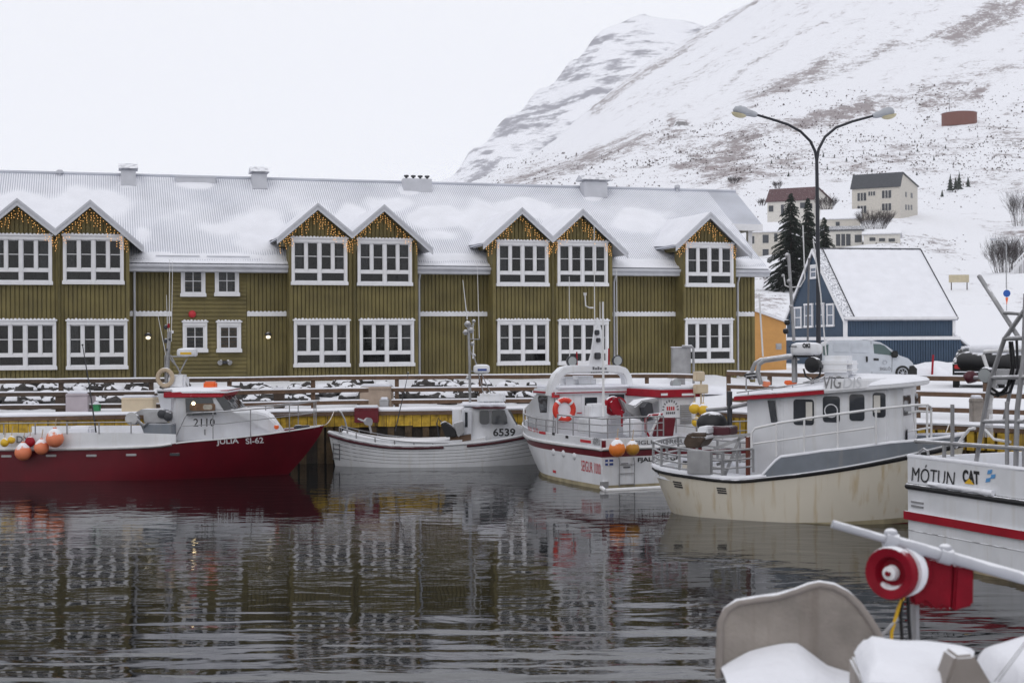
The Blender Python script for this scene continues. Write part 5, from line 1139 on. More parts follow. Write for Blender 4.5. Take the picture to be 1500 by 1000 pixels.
# ------------------------------------------------------------------ boat moored behind it: red-edged wheelhouse with a louvre
def boat_behind():
    fr = Fr(5.75, 37.6, 115)
    e = empty('moored_boat', (fr.x, fr.y, 0), fr.a, 'boat mostly hidden behind the cream boat, its white wheelhouse edged in red with a louvred door', 'boat')
    e['label'] = 'mostly hidden boat, white wheelhouse with red roof edge, louvre and round emblem'
    T = lambda px, py, x=0: fr.atx(px, py, x); B = .98
    h = Hull(6, B, [(0, 1.05), (.6, 1.1), (1, 1.4)], [(0, .95), (.5, 1), (.8, .7), (1, .02)], [(0, .9), (.5, .9), (.8, .4), (1, 0)], e=.5); h.build(e, [M['gel'], M['gel_red']], [(.75, 0), (.85, 1), (1, 0)], deckdrop=.3)
    xl = .9; y0, zt = T(967, 571, xl); y1, _ = T(1020, 571, xl); ya, yb = y0, y1
    mb = MB(); mb.box(xl, 3.0, yb, ya, .8, zt); mb.build('wheelhouse', M['gel'], e, bevel=.04)
    _, zb = T(970, 582, xl); mb = MB(); mb.box(xl-.12, 3.1, yb-.06, ya+.06, zb, zt+.01); mb.build('roof_edge', M['red_paint'], e, bevel=.015)
    mb = MB(); mb.box(xl-.1, 3.1, yb-.04, ya+.04, zt+.01, zt+.1); mb.build('roof_snow', M['snow'], e, bevel=.04, smooth=50)
    a, za = T(996, 592, xl); b, zb2 = T(1012, 620, xl)
    mb = MB(); 
    n = 9
    for k in range(n): z = lerp(zb2, za, k/n); mb.box(xl-.03, xl-.005, min(a, b), max(a, b), z, z+.045)
    mb.build('louvre', M['steel'], e)
    a, za = T(982, 604, xl); mb = MB(); [mb.bar((xl-.008, a+.2*cos(t_), za+.08+.2*sin(t_)), (xl-.008, a+.26*cos(t_), za+.08+.26*sin(t_)), .004, .035) for t_ in [pi*k/9 for k in range(10)]]; [mb.box(xl-.012, xl-.004, a-.14+k*.06, a-.14+k*.06+.04, za-.04, za+.02) for k in range(5)]; mb.build('emblem_arc', M['letter_grey'], e)
    mb = MB(); [mb.box(xl-.012, xl-.004, a-.12+k*.065, a-.12+k*.065+.04, za+.06, za+.16) for k in range(4)]; mb.build('emblem_number', M['letter_red'], e)
    a, za = T(973, 577.5, xl-.12); mb = MB(); mb.box(xl-.13, xl-.121, a-.1, a+.1, za-.03, za+.03); a, za = T(1008, 577.5, xl-.12); mb.box(xl-.13, xl-.121, a-.2, a+.2, za-.03, za+.03); mb.build('roof_plate', M['letter_white'], e)
    # searchlight, white boxes on a post
    y, z = T(989.5, 562, xl+.2); mb = MB(); mb.lathe((xl+.2, y, z), [(.09, .12), (.15, .04), (.15, -.05), (.13, -.06)], (1, 0, 0), 14); mb.tube([(xl+.2, y, z-.1), (xl+.2, y, z-.35)], .04, 6); mb.build('searchlight', M['steel'], e, smooth=40)
    mb = MB(); mb.lathe((xl+.12, y, z), [(.0, 0), (.125, .01)], (1, 0, 0), 14); mb.build('searchlight_lens', M['clear_lens'], e)
    y, z = T(1027, 640, .2); _, z1 = T(1027, 592, .2); mb = MB(); mb.tube([(.2, y, z), (.2, y, z1)], .035, 6); mb.build('red_post', M['red_paint'], e)
    for px0, px1, py0, py1 in ((1020.5, 1033, 544, 558), (1020.5, 1038, 563, 576)):
        a, za = T(px0, py0, .6); b, zb3 = T(px1, py1, .6); mb = MB(); mb.box(.6, .8, min(a, b), max(a, b), zb3, za); mb.build('white_box', M['tub'], e, bevel=.02)
    y, z = T(1027, 600, .7); _, z1 = T(1027, 548, .7); mb = MB(); mb.tube([(.7, y, z), (.7, y, z1)], .03, 6); mb.build('box_post', M['tub'], e)
    railing(e, [Vector((.05, .9, 1.55)), Vector((.05, .2, 1.55)), Vector((.05, -.9, 1.55))], .5, .02, (.5,), 5, 'steel_rail')
    for px, py, r, lb in ((1017, 598, 8, 'upper left yellow fender hanging by the louvred wheelhouse'), (1030, 600, 8, 'upper right yellow fender hanging beside the louvred wheelhouse'), (1020, 618, 7, 'lowest yellow fender hanging below the two by the louvred wheelhouse')):
        fender(px, py, 37.4, r, M['yellow'], lb, group='yellow fenders by the louvred wheelhouse')
boat_behind()
# ------------------------------------------------------------------ 4 the cream boat with the grey bulwark
def boat_cream():
    fr = Fr(3.40, 31.5, -25); B = 1.5; L = 6.35
    e = empty('cream_fishing_boat', (fr.x, fr.y, 0), fr.a, 'cream hulled fishing boat with grey bulwark, rust streaks and red-edged wheelhouse roof', 'boat')
    A = lambda px, py, y=-1.2: fr.at(px, py, y); X = lambda px, py, y=-1.2: Vector((A(px, py, y)[0], y, A(px, py, y)[1]))
    h = Hull(L, B, [(0, 1.0), (.1, .93), (.3, .84), (.42, .92), (.6, 1.10), (.8, 1.36), (1, 1.66)], [(0, .60), (.03, .8), (.1, .93), (.25, 1.0), (.5, 1.02), (.7, .96), (.85, .72), (.95, .36), (1, .04)],
             [(0, .3), (.06, .55), (.2, .82), (.45, .95), (.65, .85), (.8, .55), (.92, .2), (1, 0)], rake=.55, srake=.45, e=.55, zb=-.35)
    h.build(e, [M['cream_hull'], M['gel_red'], M['black'], M['gel'], M['grime']], [(.20, 1), (.262, 4), (.93, 0), (.985, 2), (1, 3)], deckdrop=.2)
    for sd in (-1, 1):
        mb = MB(); mb.tube(h.rail_line(0, 1, .965, sd, .01, 40), .035, 6); mb.build('rubbing_strake', M['black'], e, smooth=60)
        top = lambda u: h.sz(u)+pl([(.40, .0), (.46, .36), (.6, .36), (.8, .28), (.95, .14), (1, .12)], u)
        rows = [[], [], []]
        for i in range(37):
            u = .40+.6*i/36; p = h.pt(u, 1, sd, .0); z = top(u); o_ = .05*min(1, (1-u)*8)
            rows[0].append((p.x, p.y, p.z)); rows[1].append((p.x+.02, p.y+sd*o_*0, z)); rows[2].append((p.x, p.y-sd*min(.07, abs(p.y)), z))
        mb = MB(); mb.grid(rows); mb.grid([rows[2], [(r0[0], r2[1], r0[2]-.02) for r0, r2 in zip(rows[0], rows[2])]]); mb.build('bulwark', M['grey_hull'], e, smooth=30, fixn=False)
        sn = MB(); sn.tube([Vector(((a[0]+b[0])/2, (a[1]+b[1])/2, a[2]+.012)) for a, b in zip(rows[1], rows[2])], .04, 6); sn.build('snow_layer', M['snow'], e, smooth=60)
        sn = MB(); sn.tube(h.rail_line(0, .42, 1, sd, -.04, 16, .02), .05, 6); sn.build('snow_layer', M['snow'], e, smooth=60)
    u0 = .70; mb = MB(); us = [u0+(1-u0)*i/12 for i in range(13)]; mb.grid([[h.pt(u, 1, -1, -.08)+Vector((0, 0, .08)) for u in us], [h.pt(u, 1, 1, -.08)+Vector((0, 0, .08)) for u in us]]); mb.build('foredeck', M['snow'], e)
    for px, py in ((957, 696), (994, 709), (1061, 717)):
        x, z = A(px, py, -1.3); u, t = h.ut(x, z)
        if px == 957: u, t = .015, (z-h.zb)/(h.sz(0)-h.zb)
        mb = MB(); p = h.pt(u, t, -1, .004)
        for dz in (-.05, 0, .05):
            q = [h.pt(max(.004, u-.016), t+dz/1.3, -1, .006), h.pt(u+.016, t+dz/1.3, -1, .006)]; mb.bar(q[0], q[1], .012, .028)
        mb.build('scupper', M['black_plain'], e)
    # wheelhouse: chamfered plan
    xr = A(1094, 640, -.55)[0]; xc = A(1146, 640, -1.12)[0]; xf = A(1300, 640, -1.12)[0]; zr = A(1146, 581, -1.12)[1]; zf = A(1300, 569, -1.12)[1]
    pts = [(xr, -.55), (xc, -1.12), (xf, -1.12), (xf+.25, -.85), (xf+.32, 0), (xf+.25, .85), (xf, 1.12), (xc, 1.12), (xr, .55)]
    mb = MB(); n = len(pts); mb.add([(x, y, .72) for x, y in pts]+[(x, y*.985, lerp(zr, zf, (x-xc)/(xf-xc))) for x, y in pts], [tuple(range(n-1, -1, -1)), tuple(range(n, 2*n))]+[(i, (i+1) % n, n+(i+1) % n, n+i) for i in range(n)])
    mb.build('wheelhouse', M['gel'], e, bevel=.03, smooth=25)
    # roof slab with overhang, red edge aft, snow on top
    zz = lambda x: lerp(zr, zf, (x-xc)/(xf-xc))
    op = [(xr-.22, -.7), (xc-.05, -1.3), (xf+.1, -1.3), (xf+.5, -1.0), (xf+.6, 0), (xf+.5, 1.0), (xf+.1, 1.3), (xc-.05, 1.3), (xr-.22, .7)]
    mb = MB(); mb.add([(x, y, zz(x)) for x, y in op]+[(x, y, zz(x)+.09) for x, y in op], [tuple(range(n-1, -1, -1)), tuple(range(n, 2*n))]+[(i, (i+1) % n, n+(i+1) % n, n+i) for i in range(n)])
    mb.build('wheelhouse_roof', M['gel'], e, bevel=.015)
    xm = A(1207, 575, -1.3)[0]; mb = MB()
    for a, b in (((xr-.22, -.7), (xc-.05, -1.3)), ((xc-.05, -1.3), (xm, -1.3)), ((xr-.22, .7), (xc-.05, 1.3)), ((xc-.05, 1.3), (xm, 1.3)), ((xr-.22, -.7), (xr-.22, .7))): mb.bar((a[0], a[1]*1.005, zz(a[0])+.035), (b[0], b[1]*1.005, zz(b[0])+.035), .03, .085)
    mb.build('roof_edge', M['red_paint'], e)
    mb = MB(); rows = []
    for k, (s_, dz) in enumerate(((1, .09), (.97, .14), (.85, .18), (.5, .20), (0.01, .21))):
        cx = (xr+xf)/2; rows.append([(cx+(x-cx)*s_, y*s_, zz(x)+dz+.015*mnoise.noise(Vector((x*2*s_, y*2, 3)))) for x, y in op])
    mb.grid(rows, closed=True); mb.build('roof_snow', M['snow'], e, smooth=60)
    # name board / visor
    a = A(1206, 574, -1.3); b = A(1270, 552, -1.3); zt = A(1207, 556, -1.3)[1]
    o_ = [(a[0], -1.33), (b[0], -1.33), (b[0]+.35, -1.1), (b[0]+.35, 1.1), (b[0], 1.33), (a[0], 1.33)]
    mb = MB(); mb.add([(x, y, zz(x)+.02) for x, y in o_]+[(x, y*.96, zt+(x-a[0])*.03) for x, y in o_], [tuple(range(5, -1, -1)), tuple(range(6, 12))]+[(i, (i+1) % 6, 6+(i+1) % 6, 6+i) for i in range(6)]); mb.build('name_board', M['gel'], e, bevel=.03, smooth=20)
    x0 = A(1205.5, 573, -1.33)[0]; z0 = zz(x0)+.10; wl = A(1262, 570, -1.33)[0]-x0; mb = MB(); fv = lambda o: (lambda p, q, d: (x0+o+p, -1.33+(z0+q-zz(x0))*.13-d-.004, z0+q+.04*(p+o))); mb.fit('VIG', wl*.47, .25, fv(0), .01, shear=.1); mb.build('name_lettering', M['letter_faded'], e)
    mb = MB(); mb.fit('DÍS', wl*.47, .27, fv(wl*.52), .0, shear=.1); mb.build('snowed_lettering', M['letter_snowed'], e)
    # windows
    def win(x0, x1, z0, z1, m='glass_boat', y=-1.12, nm='window', r=.06):
        mb = MB(); P_ = rrect(x0, x1, z0, z1, r); nn = len(P_); f = lambda z: y*(1-.015*(z-.72)/(zr-.72))
        mb.add([(x, f(z)-.012, z) for x, z in P_]+[(x, f(z)+.01, z) for x, z in P_], [tuple(range(nn)), tuple(range(2*nn-1, nn-1, -1))]+[(i, nn+i, nn+(i+1) % nn, (i+1) % nn) for i in range(nn)]); return mb.build(nm, M[m], e)
    W4 = [((1162, 584.5), (1192, 622)), ((1205, 580), (1230, 618)), ((1244, 577), (1266, 616)), ((1278, 575), (1297, 611))]
    for k, ((p0, q0), (p1, q1)) in enumerate(W4):
        x0, z1 = A(p0, q0, -1.12); x1, _ = A(p1, q0, -1.12); _, z0 = A(p0, q1, -1.12)
        fm = MB(); 
        w_ = win(x0, x1, z0, z1)
        if k == 1:
            mb = MB(); mb.tube(ring_tube(((x0+x1)/2, -1.135, (z0+z1)/2-.03), .13, .01, (0, 1, 0), 20), .012, 5, closed=True); mb.build('window_ring', M['gel'], w_)
        if k in (0, 3):
            xa, xb = (lerp(x0, x1, .62), lerp(x0, x1, .93)) if k == 0 else (lerp(x0, x1, .1), lerp(x0, x1, .6)); mb = MB(); mb.box(xa, xb, -1.137, -1.128, z0+.1, z1-.05); mb.build('chart_sheet', M['plaster_white'], w_)
    # chamfer window
    d = Vector((xc-xr, -.57, 0)).normalized(); nrm = Vector((d.y, -d.x, 0))
    if nrm.y > 0: nrm = -nrm
    q0 = Vector((xr, -.55, 0)); Lc = sqrt((xc-xr)**2+.57**2)
    z1 = A(1130, 586, -.9)[1]; z0 = A(1130, 618, -.9)[1]
    mb = MB(); mb.add([q0+d*Lc*.60+nrm*.012+Vector((0, 0, z1)), q0+d*Lc*.80+nrm*.012+Vector((0, 0, z1)), q0+d*Lc*.88+nrm*.012+Vector((0, 0, z0)), q0+d*Lc*.70+nrm*.012+Vector((0, 0, z0))], [(0,1,2,3)]); mb.build('quarter_window', M['glass_boat'], e)
    for ya, yb in ((-.8, -.1), (.1, .8)): mb = MB(); mb.add([(xf+.27, ya, zf-.55), (xf+.325, ya*.2+yb*.8, zf-.55), (xf+.31, ya*.2+yb*.8, zf-.15), (xf+.26, ya, zf-.15)], [(0,1,2,3)]); mb.build('windscreen', M['glass_boat'], e)
    # roof gear
    yb_ = -.6
    def tb(pts, r, nm, m='steel_rail', y=yb_, seg=8): mb = MB(); mb.tube([X(px, py, y) for px, py in pts], r, seg); return mb.build(nm, M[m], e, smooth=60)
    tb([(1115, 563), (1110, 545), (1112, 533), (1120, 528), (1162, 522)], .05, 'roof_hoop', 'steel_rail', -.7); tb([(1102, 556), (1102, 540), (1106, 532), (1114, 527), (1162, 520)], .045, 'roof_hoop', 'steel_rail', .5); tb([(1164, 560), (1163.5, 522)], .06, 'radar_post')
    rd = radar(e, X(1181, 520, yb_), .62, .27, .55, stripe=None)
    p = X(1176, 508, yb_); mb = MB(); mb.box(p.x-.22, p.x-.06, p.y-.29, p.y-.282, p.z, p.z+.02); mb.fit('OKI', .16, .10, lambda a, b, d: (p.x+.06+a, p.y-.282-d, p.z+b-.02), .06); mb.build('radar_lettering', M['black_plain'], rd)
    mb = MB(); c = X(1181, 523, yb_); mb.box(c.x-.24, c.x+.24, c.y-.2, c.y+.2, c.z-.0, c.z+.05); mb.build('radar_foot', M['black'], e, bevel=.02)
    c = X(1191, 534, -.9); mb = MB(); mb.lathe(c, [(.06, .22), (.14, .12), (.165, 0), (.165, -.06), (.15, -.07)], (.25, 1, .08), 20); o = mb.build('searchlight', M['black'], e, smooth=40)
    mb = MB(); mb.lathe(c+Vector((-.016, -.066, 0)), [(.0, 0), (.15, .004)], (.25, 1, .08), 20); mb.build('lens', M['glass_boat'], o)
    tb([(1177, 540), (1180, 551), (1190, 557), (1200, 551), (1203, 538)], .02, 'searchlight_yoke', 'black', -.85); tb([(1190, 557), (1190, 563)], .04, 'searchlight_foot', 'steel_rail', -.85)
    a = X(1203, 552, -.5); b = X(1251, 521, -.5); mb = MB(); mb.box(a.x, b.x, -.75, -.1, a.z, b.z); o = mb.build('raft_canister', M['gel'], e, bevel=.1, smooth=60)
    for f in (.35, .62): mb = MB(); z = lerp(a.z, b.z, f); mb.box(a.x-.008, b.x+.008, -.758, -.092, z-.012, z+.012); mb.build('canister_rib', M['white_tube'], o, bevel=.004)
    for pts, r, m in [([(1117.5, 522), (1112, 430)], .018, 'white_tube'), ([(1163, 500), (1155, 372)], .035, 'steel_rail'), ([(1210, 520), (1202, 430), (1191, 350)], .014, 'white_tube'), ([(1183, 500), (1185, 378)], .022, 'letter_grey'), ([(1176, 372), (1181, 350), (1186, 372)], .0, None)]:
        if m: tb(pts, r, 'aerial', m, -.3)
    tb([(1148, 402), (1150, 418), (1157, 421), (1172, 420), (1179, 408), (1176, 330)], .014, 'aerial_bracket', 'white_tube', -.3)
    for px, py, r in ((1153, 472, .06), (1151, 485, .06), (1153, 374, .05), (1147, 404, .035), (1156, 412, .05), (1159, 449, .045)):
        mb = MB(); mb.lathe(X(px, py, -.3), [(r*.5, -r), (r, -.4*r), (r, .6*r), (.3*r, r)], (0, 0, 1), 10); mb.build('mast_light', M['black' if py > 460 else 'steel'], e, smooth=60)
    for pts in ([(1176, 560), (1196, 556), (1215, 552)], [(1079, 575), (1115, 570), (1146, 566), (1200, 558)]): tb(pts, .013, 'roof_rail', 'steel_rail', -1.1)
    for px, a_, b_ in ((1096, 573, 578), (1131, 569, 576), (1161, 565, 573)): tb([(px, a_), (px, b_)], .012, 'roof_rail_foot', 'steel_rail', -1.1)
    c = X(1122, 561, -.3); mb = MB(); mb.ball(c, .1, .1, .08); mb.build('roof_float', M['orange'], e, smooth=60)
    c = X(1158, 560, -.4); mb = MB(); mb.ball(c, .14, .1, .07); mb.build('roof_float', M['orange_bright'], e, smooth=60)
    for px, py in ((1096, 550), (1106, 549)): mb = MB(); mb.lathe(X(px, py, -.5), [(.03, -.08), (.07, -.02), (.07, .06)], (1, 0, 0), 10); mb.build('aft_deck_light', M['black'], e, smooth=60)
    tb([(1093, 572), (1093, 551), (1112, 549)], .018, 'lamp_bracket', 'steel_rail', -.6)
    # side rails on the bulwark
    yy = lambda u: -h.pt(u, 1, 1, -.06).y
    R1 = [(1101, 655, -1.42), (1101, 634, -1.42), (1106, 627, -1.42), (1140, 619.5, -1.44), (1200, 610, -1.45), (1281, 599, -1.36), (1340, 593, -1.0), (1358, 592.5, -.75)]
    def line(L_, r, nm): mb = MB(); mb.tube([X(px, py, y) for px, py, y in L_], r, 8); mb.build(nm, M['white_tube'], e, smooth=60)
    line(R1, .026, 'side_rail'); line([(1102, 650, -1.42), (1140, 645, -1.44), (1200, 636.5, -1.45), (1281, 625.5, -1.36)], .018, 'lower_side_rail')
    for px, a_, b_, y in ((1137, 621, 668, -1.44), (1178, 614, 662, -1.45), (1227, 607, 656, -1.42), (1283, 600, 650, -1.36), (1358, 593, 645, -.75), (1364, 600, 648, -.5)): line([(px, a_, y), (px, b_, y)], .022, 'stanchion')
    line([(1358, 592.5, -.75), (1363, 596, -.4), (1364, 600, .1)], .026, 'bow_rail'); line([(1320, 640, -.5), (1319, 612, -.5), (1323, 605, -.5), (1345, 602, -.4), (1362, 603, -.2)], .024, 'bow_rail'); line([(1322, 633, -.5), (1350, 628, -.4), (1362, 626, -.2)], .02, 'bow_rail'); line([(1338, 604, -.4), (1342, 640, -.4)], .02, 'bow_rail')
    c = X(1318, 637, -.6); mb = MB(); mb.lathe(c, [(.13, -.18), (.06, -.12), (.06, .1), (.13, .15)], (1, .2, 0), 14); mb.box(c.x-.12, c.x+.12, c.y-.08, c.y+.12, c.z-.22, c.z-.05); mb.build('anchor_winch', M['dark_metal'], e, smooth=40)
    # aft working deck: rails, steel shooting box, table
    s = [h.pt(u, 1, -1, -.05) for u in (.27, .2, .12, .05, .0)]; s += [Vector((s[-1].x+.02, 0, s[-1].z+.02))]+[Vector((p.x, -p.y, p.z)) for p in reversed(s)]
    s = [p+Vector((0, 0, .52)) for p in s]; railing(e, s, .5, .028, (.32, .62, .85), 11, 'steel_rail')
    mb = MB(); mb.box(A(1008, 690, -1.45)[0], A(1042, 690, -1.45)[0], -1.52, -1.47, .92, A(1010, 659, -1.5)[1]); mb.build('steel_plate', M['steel'], e, bevel=.01)
    railing(e, [X(1042, 661, -1.45), X(1068, 660, -1.45), X(1103, 657, -1.45)], .48, .028, (.4, .75), 4, 'steel_rail')
    mb = MB(); mb.prism([(A(px, py, -.9)[0], A(px, py, -.9)[1]) for px, py in [(1007, 646), (1013, 634), (1022, 632), (1040, 632), (1040, 640), (1030, 654), (1012, 655)]], -1.2, -.5); mb.build('hauler_table', M['wood_dark'], e, bevel=.02)
    c0 = X(1011, 641, -.9); c1 = X(1049, 627, -.9); mb = MB(); mb.box(c0.x+.1, c1.x-.1, -1.2, -.4, c0.z, c0.z+.08); mb.box(c0.x+.22, c1.x-.12, -1.1, -.5, c0.z+.08, c0.z+.25); mb.build('snowy_fish_box', M['gel'], e, bevel=.03)
    c = X(1043, 613, -.2); mb = MB(); mb.ball((c.x, c.y, c.z-.1), .34, .3, .26, 16, 8); mb.build('black_cover', M['black'], e, smooth=60)
    c0 = X(1047, 636, -.4); c1 = X(1075, 624, -.4); mb = MB(); mb.box(c0.x, c1.x, -.7, -.1, c0.z, c1.z); mb.build('maroon_crate', M['maroon'], e, bevel=.02)
    c0 = X(1069, 640, .2); mb = MB(); mb.tube([c0, c0+Vector((0, 0, 1.0))], .06, 8); mb.build('crane_post', M['dark_metal'], e)
    mb = MB(); mb.tube([X(1035, 600, .2), X(1062, 598, .2), X(1095, 591, .2)], .05, 8); mb.build('crane_boom', M['steel_rail'], e)
    for pts in ([(1046, 657), (1090, 640)], [(1046, 641), (1100, 636)], [(1050, 680), (1100, 664)], [(1060, 700), (1075, 660), (1084, 640)]): mb = MB(); mb.bar(X(*pts[0], -1.0), X(*pts[-1], -1.0), .05, .06); mb.build('deck_frame', M['steel'], e)
    mb = MB(); mb.box(A(1093, 650, -1.2)[0], A(1097, 650, -1.2)[0], -1.25, -1.1, .8, 1.7); mb.build('rusty_post', M['tank_rust'], e)
boat_cream()
# ------------------------------------------------------------------ 5 the white boat at the right edge
def boat_right():
    fr = Fr(7.93, 24.56, -66.4); B = 1.4
    e = empty('white_work_boat', (fr.x, fr.y, 0), fr.a, 'large white boat cut by the right edge of the photo, lettered MÓTUN, with a tubular gantry', 'boat')
    e['label'] = 'white boat cut by the right edge, black letters MÓTUN, steel tube gantry'
    A = lambda px, py, y=-B: fr.at(px, py, y); X = lambda px, py, y=-B: Vector((A(px, py, y)[0], y, A(px, py, y)[1]))
    zt = A(1332, 669)[1]
    h = Hull(9, B, [(0, zt), (.5, zt+.02), (1, zt+.35)], [(0, .985), (.02, 1), (.6, 1), (.85, .8), (.95, .5), (1, .03)], [(0, .96), (.02, .97), (.6, .92), (.85, .5), (1, 0)], rake=1.2, e=.35, zb=-.3)
    f = lambda py: (A(1332, py)[1]+.3)/(zt+.3)
    h.build(e, [M['gel'], M['gel_red'], M['black'], M['rot']], [(.20, 3), (f(760), 0), (f(749), 1), (f(716.5), 0), (f(707), 2), (1, 0)], deckdrop=.35)
    for sd in (-1, 1):
        mb = MB(); t0, t1 = f(760.5), f(748.5); u_ = [i/30 for i in range(31)]
        rr = [[h.pt(u, t0, sd, .002) for u in u_], [h.pt(u, t0, sd, .05) for u in u_], [h.pt(u, t1, sd, .05) for u in u_], [h.pt(u, t1, sd, .002) for u in u_]]
        for r_ in rr: r_[0].x -= .06
        mb.grid(rr); mb.add([r_[0] for r_ in rr], [(0,1,2,3)]); mb.build('red_fender_strip', M['red_paint'], e)
        mb = MB(); mb.tube(h.rail_line(0, .99, (f(716)+f(708))/2, sd, .015, 30), .05, 8); mb.build('rubber_strake', M['black'], e, smooth=60)
        mb = MB(); mb.tube(h.rail_line(0, .35, f(776), sd, .004, 10), .008, 4); mb.build('seam', M['steel'], e)
    def onh(x0, z0): return lambda a, b, d: h.on(x0+a, z0+b, -1, d+.003)
    def tx(t, p0, p1, q1, ht, m, bold=.02, nm='hull_lettering', sh=0):
        x0, z0 = A(p0, q1); x1, _ = A(p1, q1); mb = MB(); mb.fit(t, x1-x0, ht, onh(x0, z0), bold, sh); return mb.build(nm, M[m], e)
    tx('MÓTUN', 1335, 1400, 704, .30, 'black_plain', .0, sh=.15); tx('CAT', 1411, 1436, 706.5, .215, 'black_plain', .05)
    x0, z0 = A(1414, 707.5); x1, _ = A(1429, 707.5); mb = MB(); mb.add([onh(x0, z0)(0, 0, .012), onh(x0, z0)(x1-x0, 0, .012), onh(x0, z0)((x1-x0)/2, .09, .012)], [(0,1,2)]); mb.build('triangle_mark', M['cat_yellow'], e)
    x0, z0 = A(1445, 706); o = onh(x0, z0)
    for i, j in ((0, 0), (1, 1), (0, 2)): mb = MB(); a, b = i*.09+j*.02, j*.065; mb.add([o(a, b, .006), o(a+.1, b+.02, .006), o(a+.12, b+.085, .006), o(a+.02, b+.065, .006)], [(0,1,2,3)]); mb.build('flag_square', M['lblue'], e)
    for px, py in ((1335, 734), (1335, 740)): x, z = A(px, py); p = h.on(x+.1, z, -1, 0); mb = MB(); mb.bar(h.on(x, z, -1, .008), h.on(x+.3, z, -1, .008), .02, .035); mb.build('vent_slot', M['steel'], e)
    sn = MB(); q = h.rail_line(.07, .24, f(706.5), -1, .045, 12, .03); sn.tube(q, .045, 6); sn.build('snow_layer', M['snow'], e, smooth=60)
    sn = MB(); sn.tube(h.rail_line(0, 1, 1, -1, -.03, 30, .01), .045, 6); sn.build('snow_layer', M['snow'], e, smooth=60)
    def tb(L_, r, nm, m='steel_rail', y=-1.25, seg=8, cap=None): mb = MB(); mb.tube([X(p[0], p[1], p[2] if len(p) > 2 else y) for p in L_], r, seg); return mb.build(nm, M[m], e, smooth=60)
    tb([(1341, 646), (1500, 657), (1700, 672)], .035, 'top_rail', 'steel_rail', -1.3)
    for px, a, b in ((1383, 650, 674), (1395, 592, 668), (1475, 588, 680), (1500, 655, 690), (1600, 665, 705)): tb([(px, a), (px, b)], .032, 'stanchion', y=-1.3)
    tb([(1347, 668), (1347, 661), (1353, 657), (1359, 661), (1360, 668)], .022, 'mooring_eye', y=-1.25)
    # gantry: two legs, boom, cross bars
    tb([(1430, 676), (1441, 610), (1450, 560), (1471, 497), (1502, 452), (1530, 420)], .036, 'gantry_leg'); tb([(1488, 682), (1490, 600), (1500, 520), (1502, 452), (1503, 430)], .040, 'gantry_leg')
    tb([(1434, 404), (1492, 494)], .036, 'boom', y=-1.2); tb([(1471, 458), (1530, 461)], .03, 'cross_bar'); tb([(1470, 496), (1530, 494)], .034, 'cross_bar'); tb([(1452, 553), (1530, 552)], .034, 'cross_bar'); tb([(1438, 617), (1500, 617)], .034, 'cross_bar')
    tb([(1470, 620), (1482, 560), (1482, 540)], .03, 'brace', y=-.9)
    tb([(1448, 545), (1440, 520), (1442, 515), (1500, 512)], .03, 'guard_bar', 'white_tube', -.8)
    for k in range(7): tb([(1452+k*1.3, 556), (1446+k*1.2, 590), (1441+k*2.2, 640)], .008, 'hanging_line', 'white_tube', -1.15, 4)
    for pts in ([(1482, 500), (1486, 530), (1481, 560), (1462, 580), (1448, 574)], [(1479, 500), (1482, 540), (1474, 572), (1455, 578)], [(1489, 497), (1491, 540), (1480, 574), (1466, 578), (1452, 568)]): tb(pts, .022, 'hydraulic_hose', 'black_plain', -1.15, 6)
    tb([(1400, 655), (1410, 640), (1420, 628), (1428, 627)], .025, 'tie_bar', 'white_tube', -1.25); tb([(1443, 629), (1456, 643), (1480, 647)], .022, 'tie_bar', 'white_tube', -1.25)
    c = X(1445, 549, -1.25); mb = MB(); mb.lathe(c, [(.05, .18), (.11, .1), (.13, 0), (.12, -.05)], (-.4, 1, .15), 16); o = mb.build('searchlight', M['dark_metal'], e, smooth=40)
    mb = MB(); mb.lathe(c+Vector((.018, -.055, -.01)), [(0, 0), (.11, .004)], (-.4, 1, .15), 16); mb.build('lens', M['clear_lens'], o)
    c = X(1422, 552, -1.25); mb = MB(); mb.ball(c, .1, .12, .1, nz=.2); mb.build('deck_lamp', M['maroon'], e, smooth=60)
    tb([(1426, 553), (1452, 553)], .03, 'lamp_bracket')
    # inflatable bundle and grey panel lashed behind the gantry
    for px0, px1, yy in ((1412, 1480, 530),): 
        a = X(px0, yy, .3); b = X(px1+50, yy+2, .3); mb = MB(); mb.tube([a, a.lerp(b, .05)+Vector((0, 0, .02)), a.lerp(b, .5), b], .17, 12); mb.build('liferaft_roll', M['black'], e, smooth=60)
        a = X(1425, 512, .3); b = X(1560, 516, .3); mb = MB(); mb.tube([a, a.lerp(b, .5)+Vector((0, 0, .03)), b], .09, 10); mb.build('snow_layer', M['snow'], e, smooth=60)
    a = X(1448, 562, .0); b = X(1500, 541, .0); mb = MB(); mb.box(a.x, b.x, -.05, .1, a.z, b.z); mb.build('grey_panel', M['steel'], e, bevel=.02)
    a = X(1450, 513, .4); b = X(1540, 507, .4); mb = MB(); mb.box(a.x, b.x, .3, .5, a.z, b.z); mb.build('beam', M['fibre_grey'], e, bevel=.02)
    mb = MB(); mb.box(2.6, 5.5, -.9, .9, 1.3, 3.4); mb.build('wheelhouse', M['gel'], e, bevel=.06)
    mb = MB(); mb.box(2.9, 5.2, -.915, -.9, 2.5, 3.1); mb.build('side_window', M['glass_boat'], e)
mk('rot', (.30, .24, .15), .6, var=.5, vs=3)
boat_right()
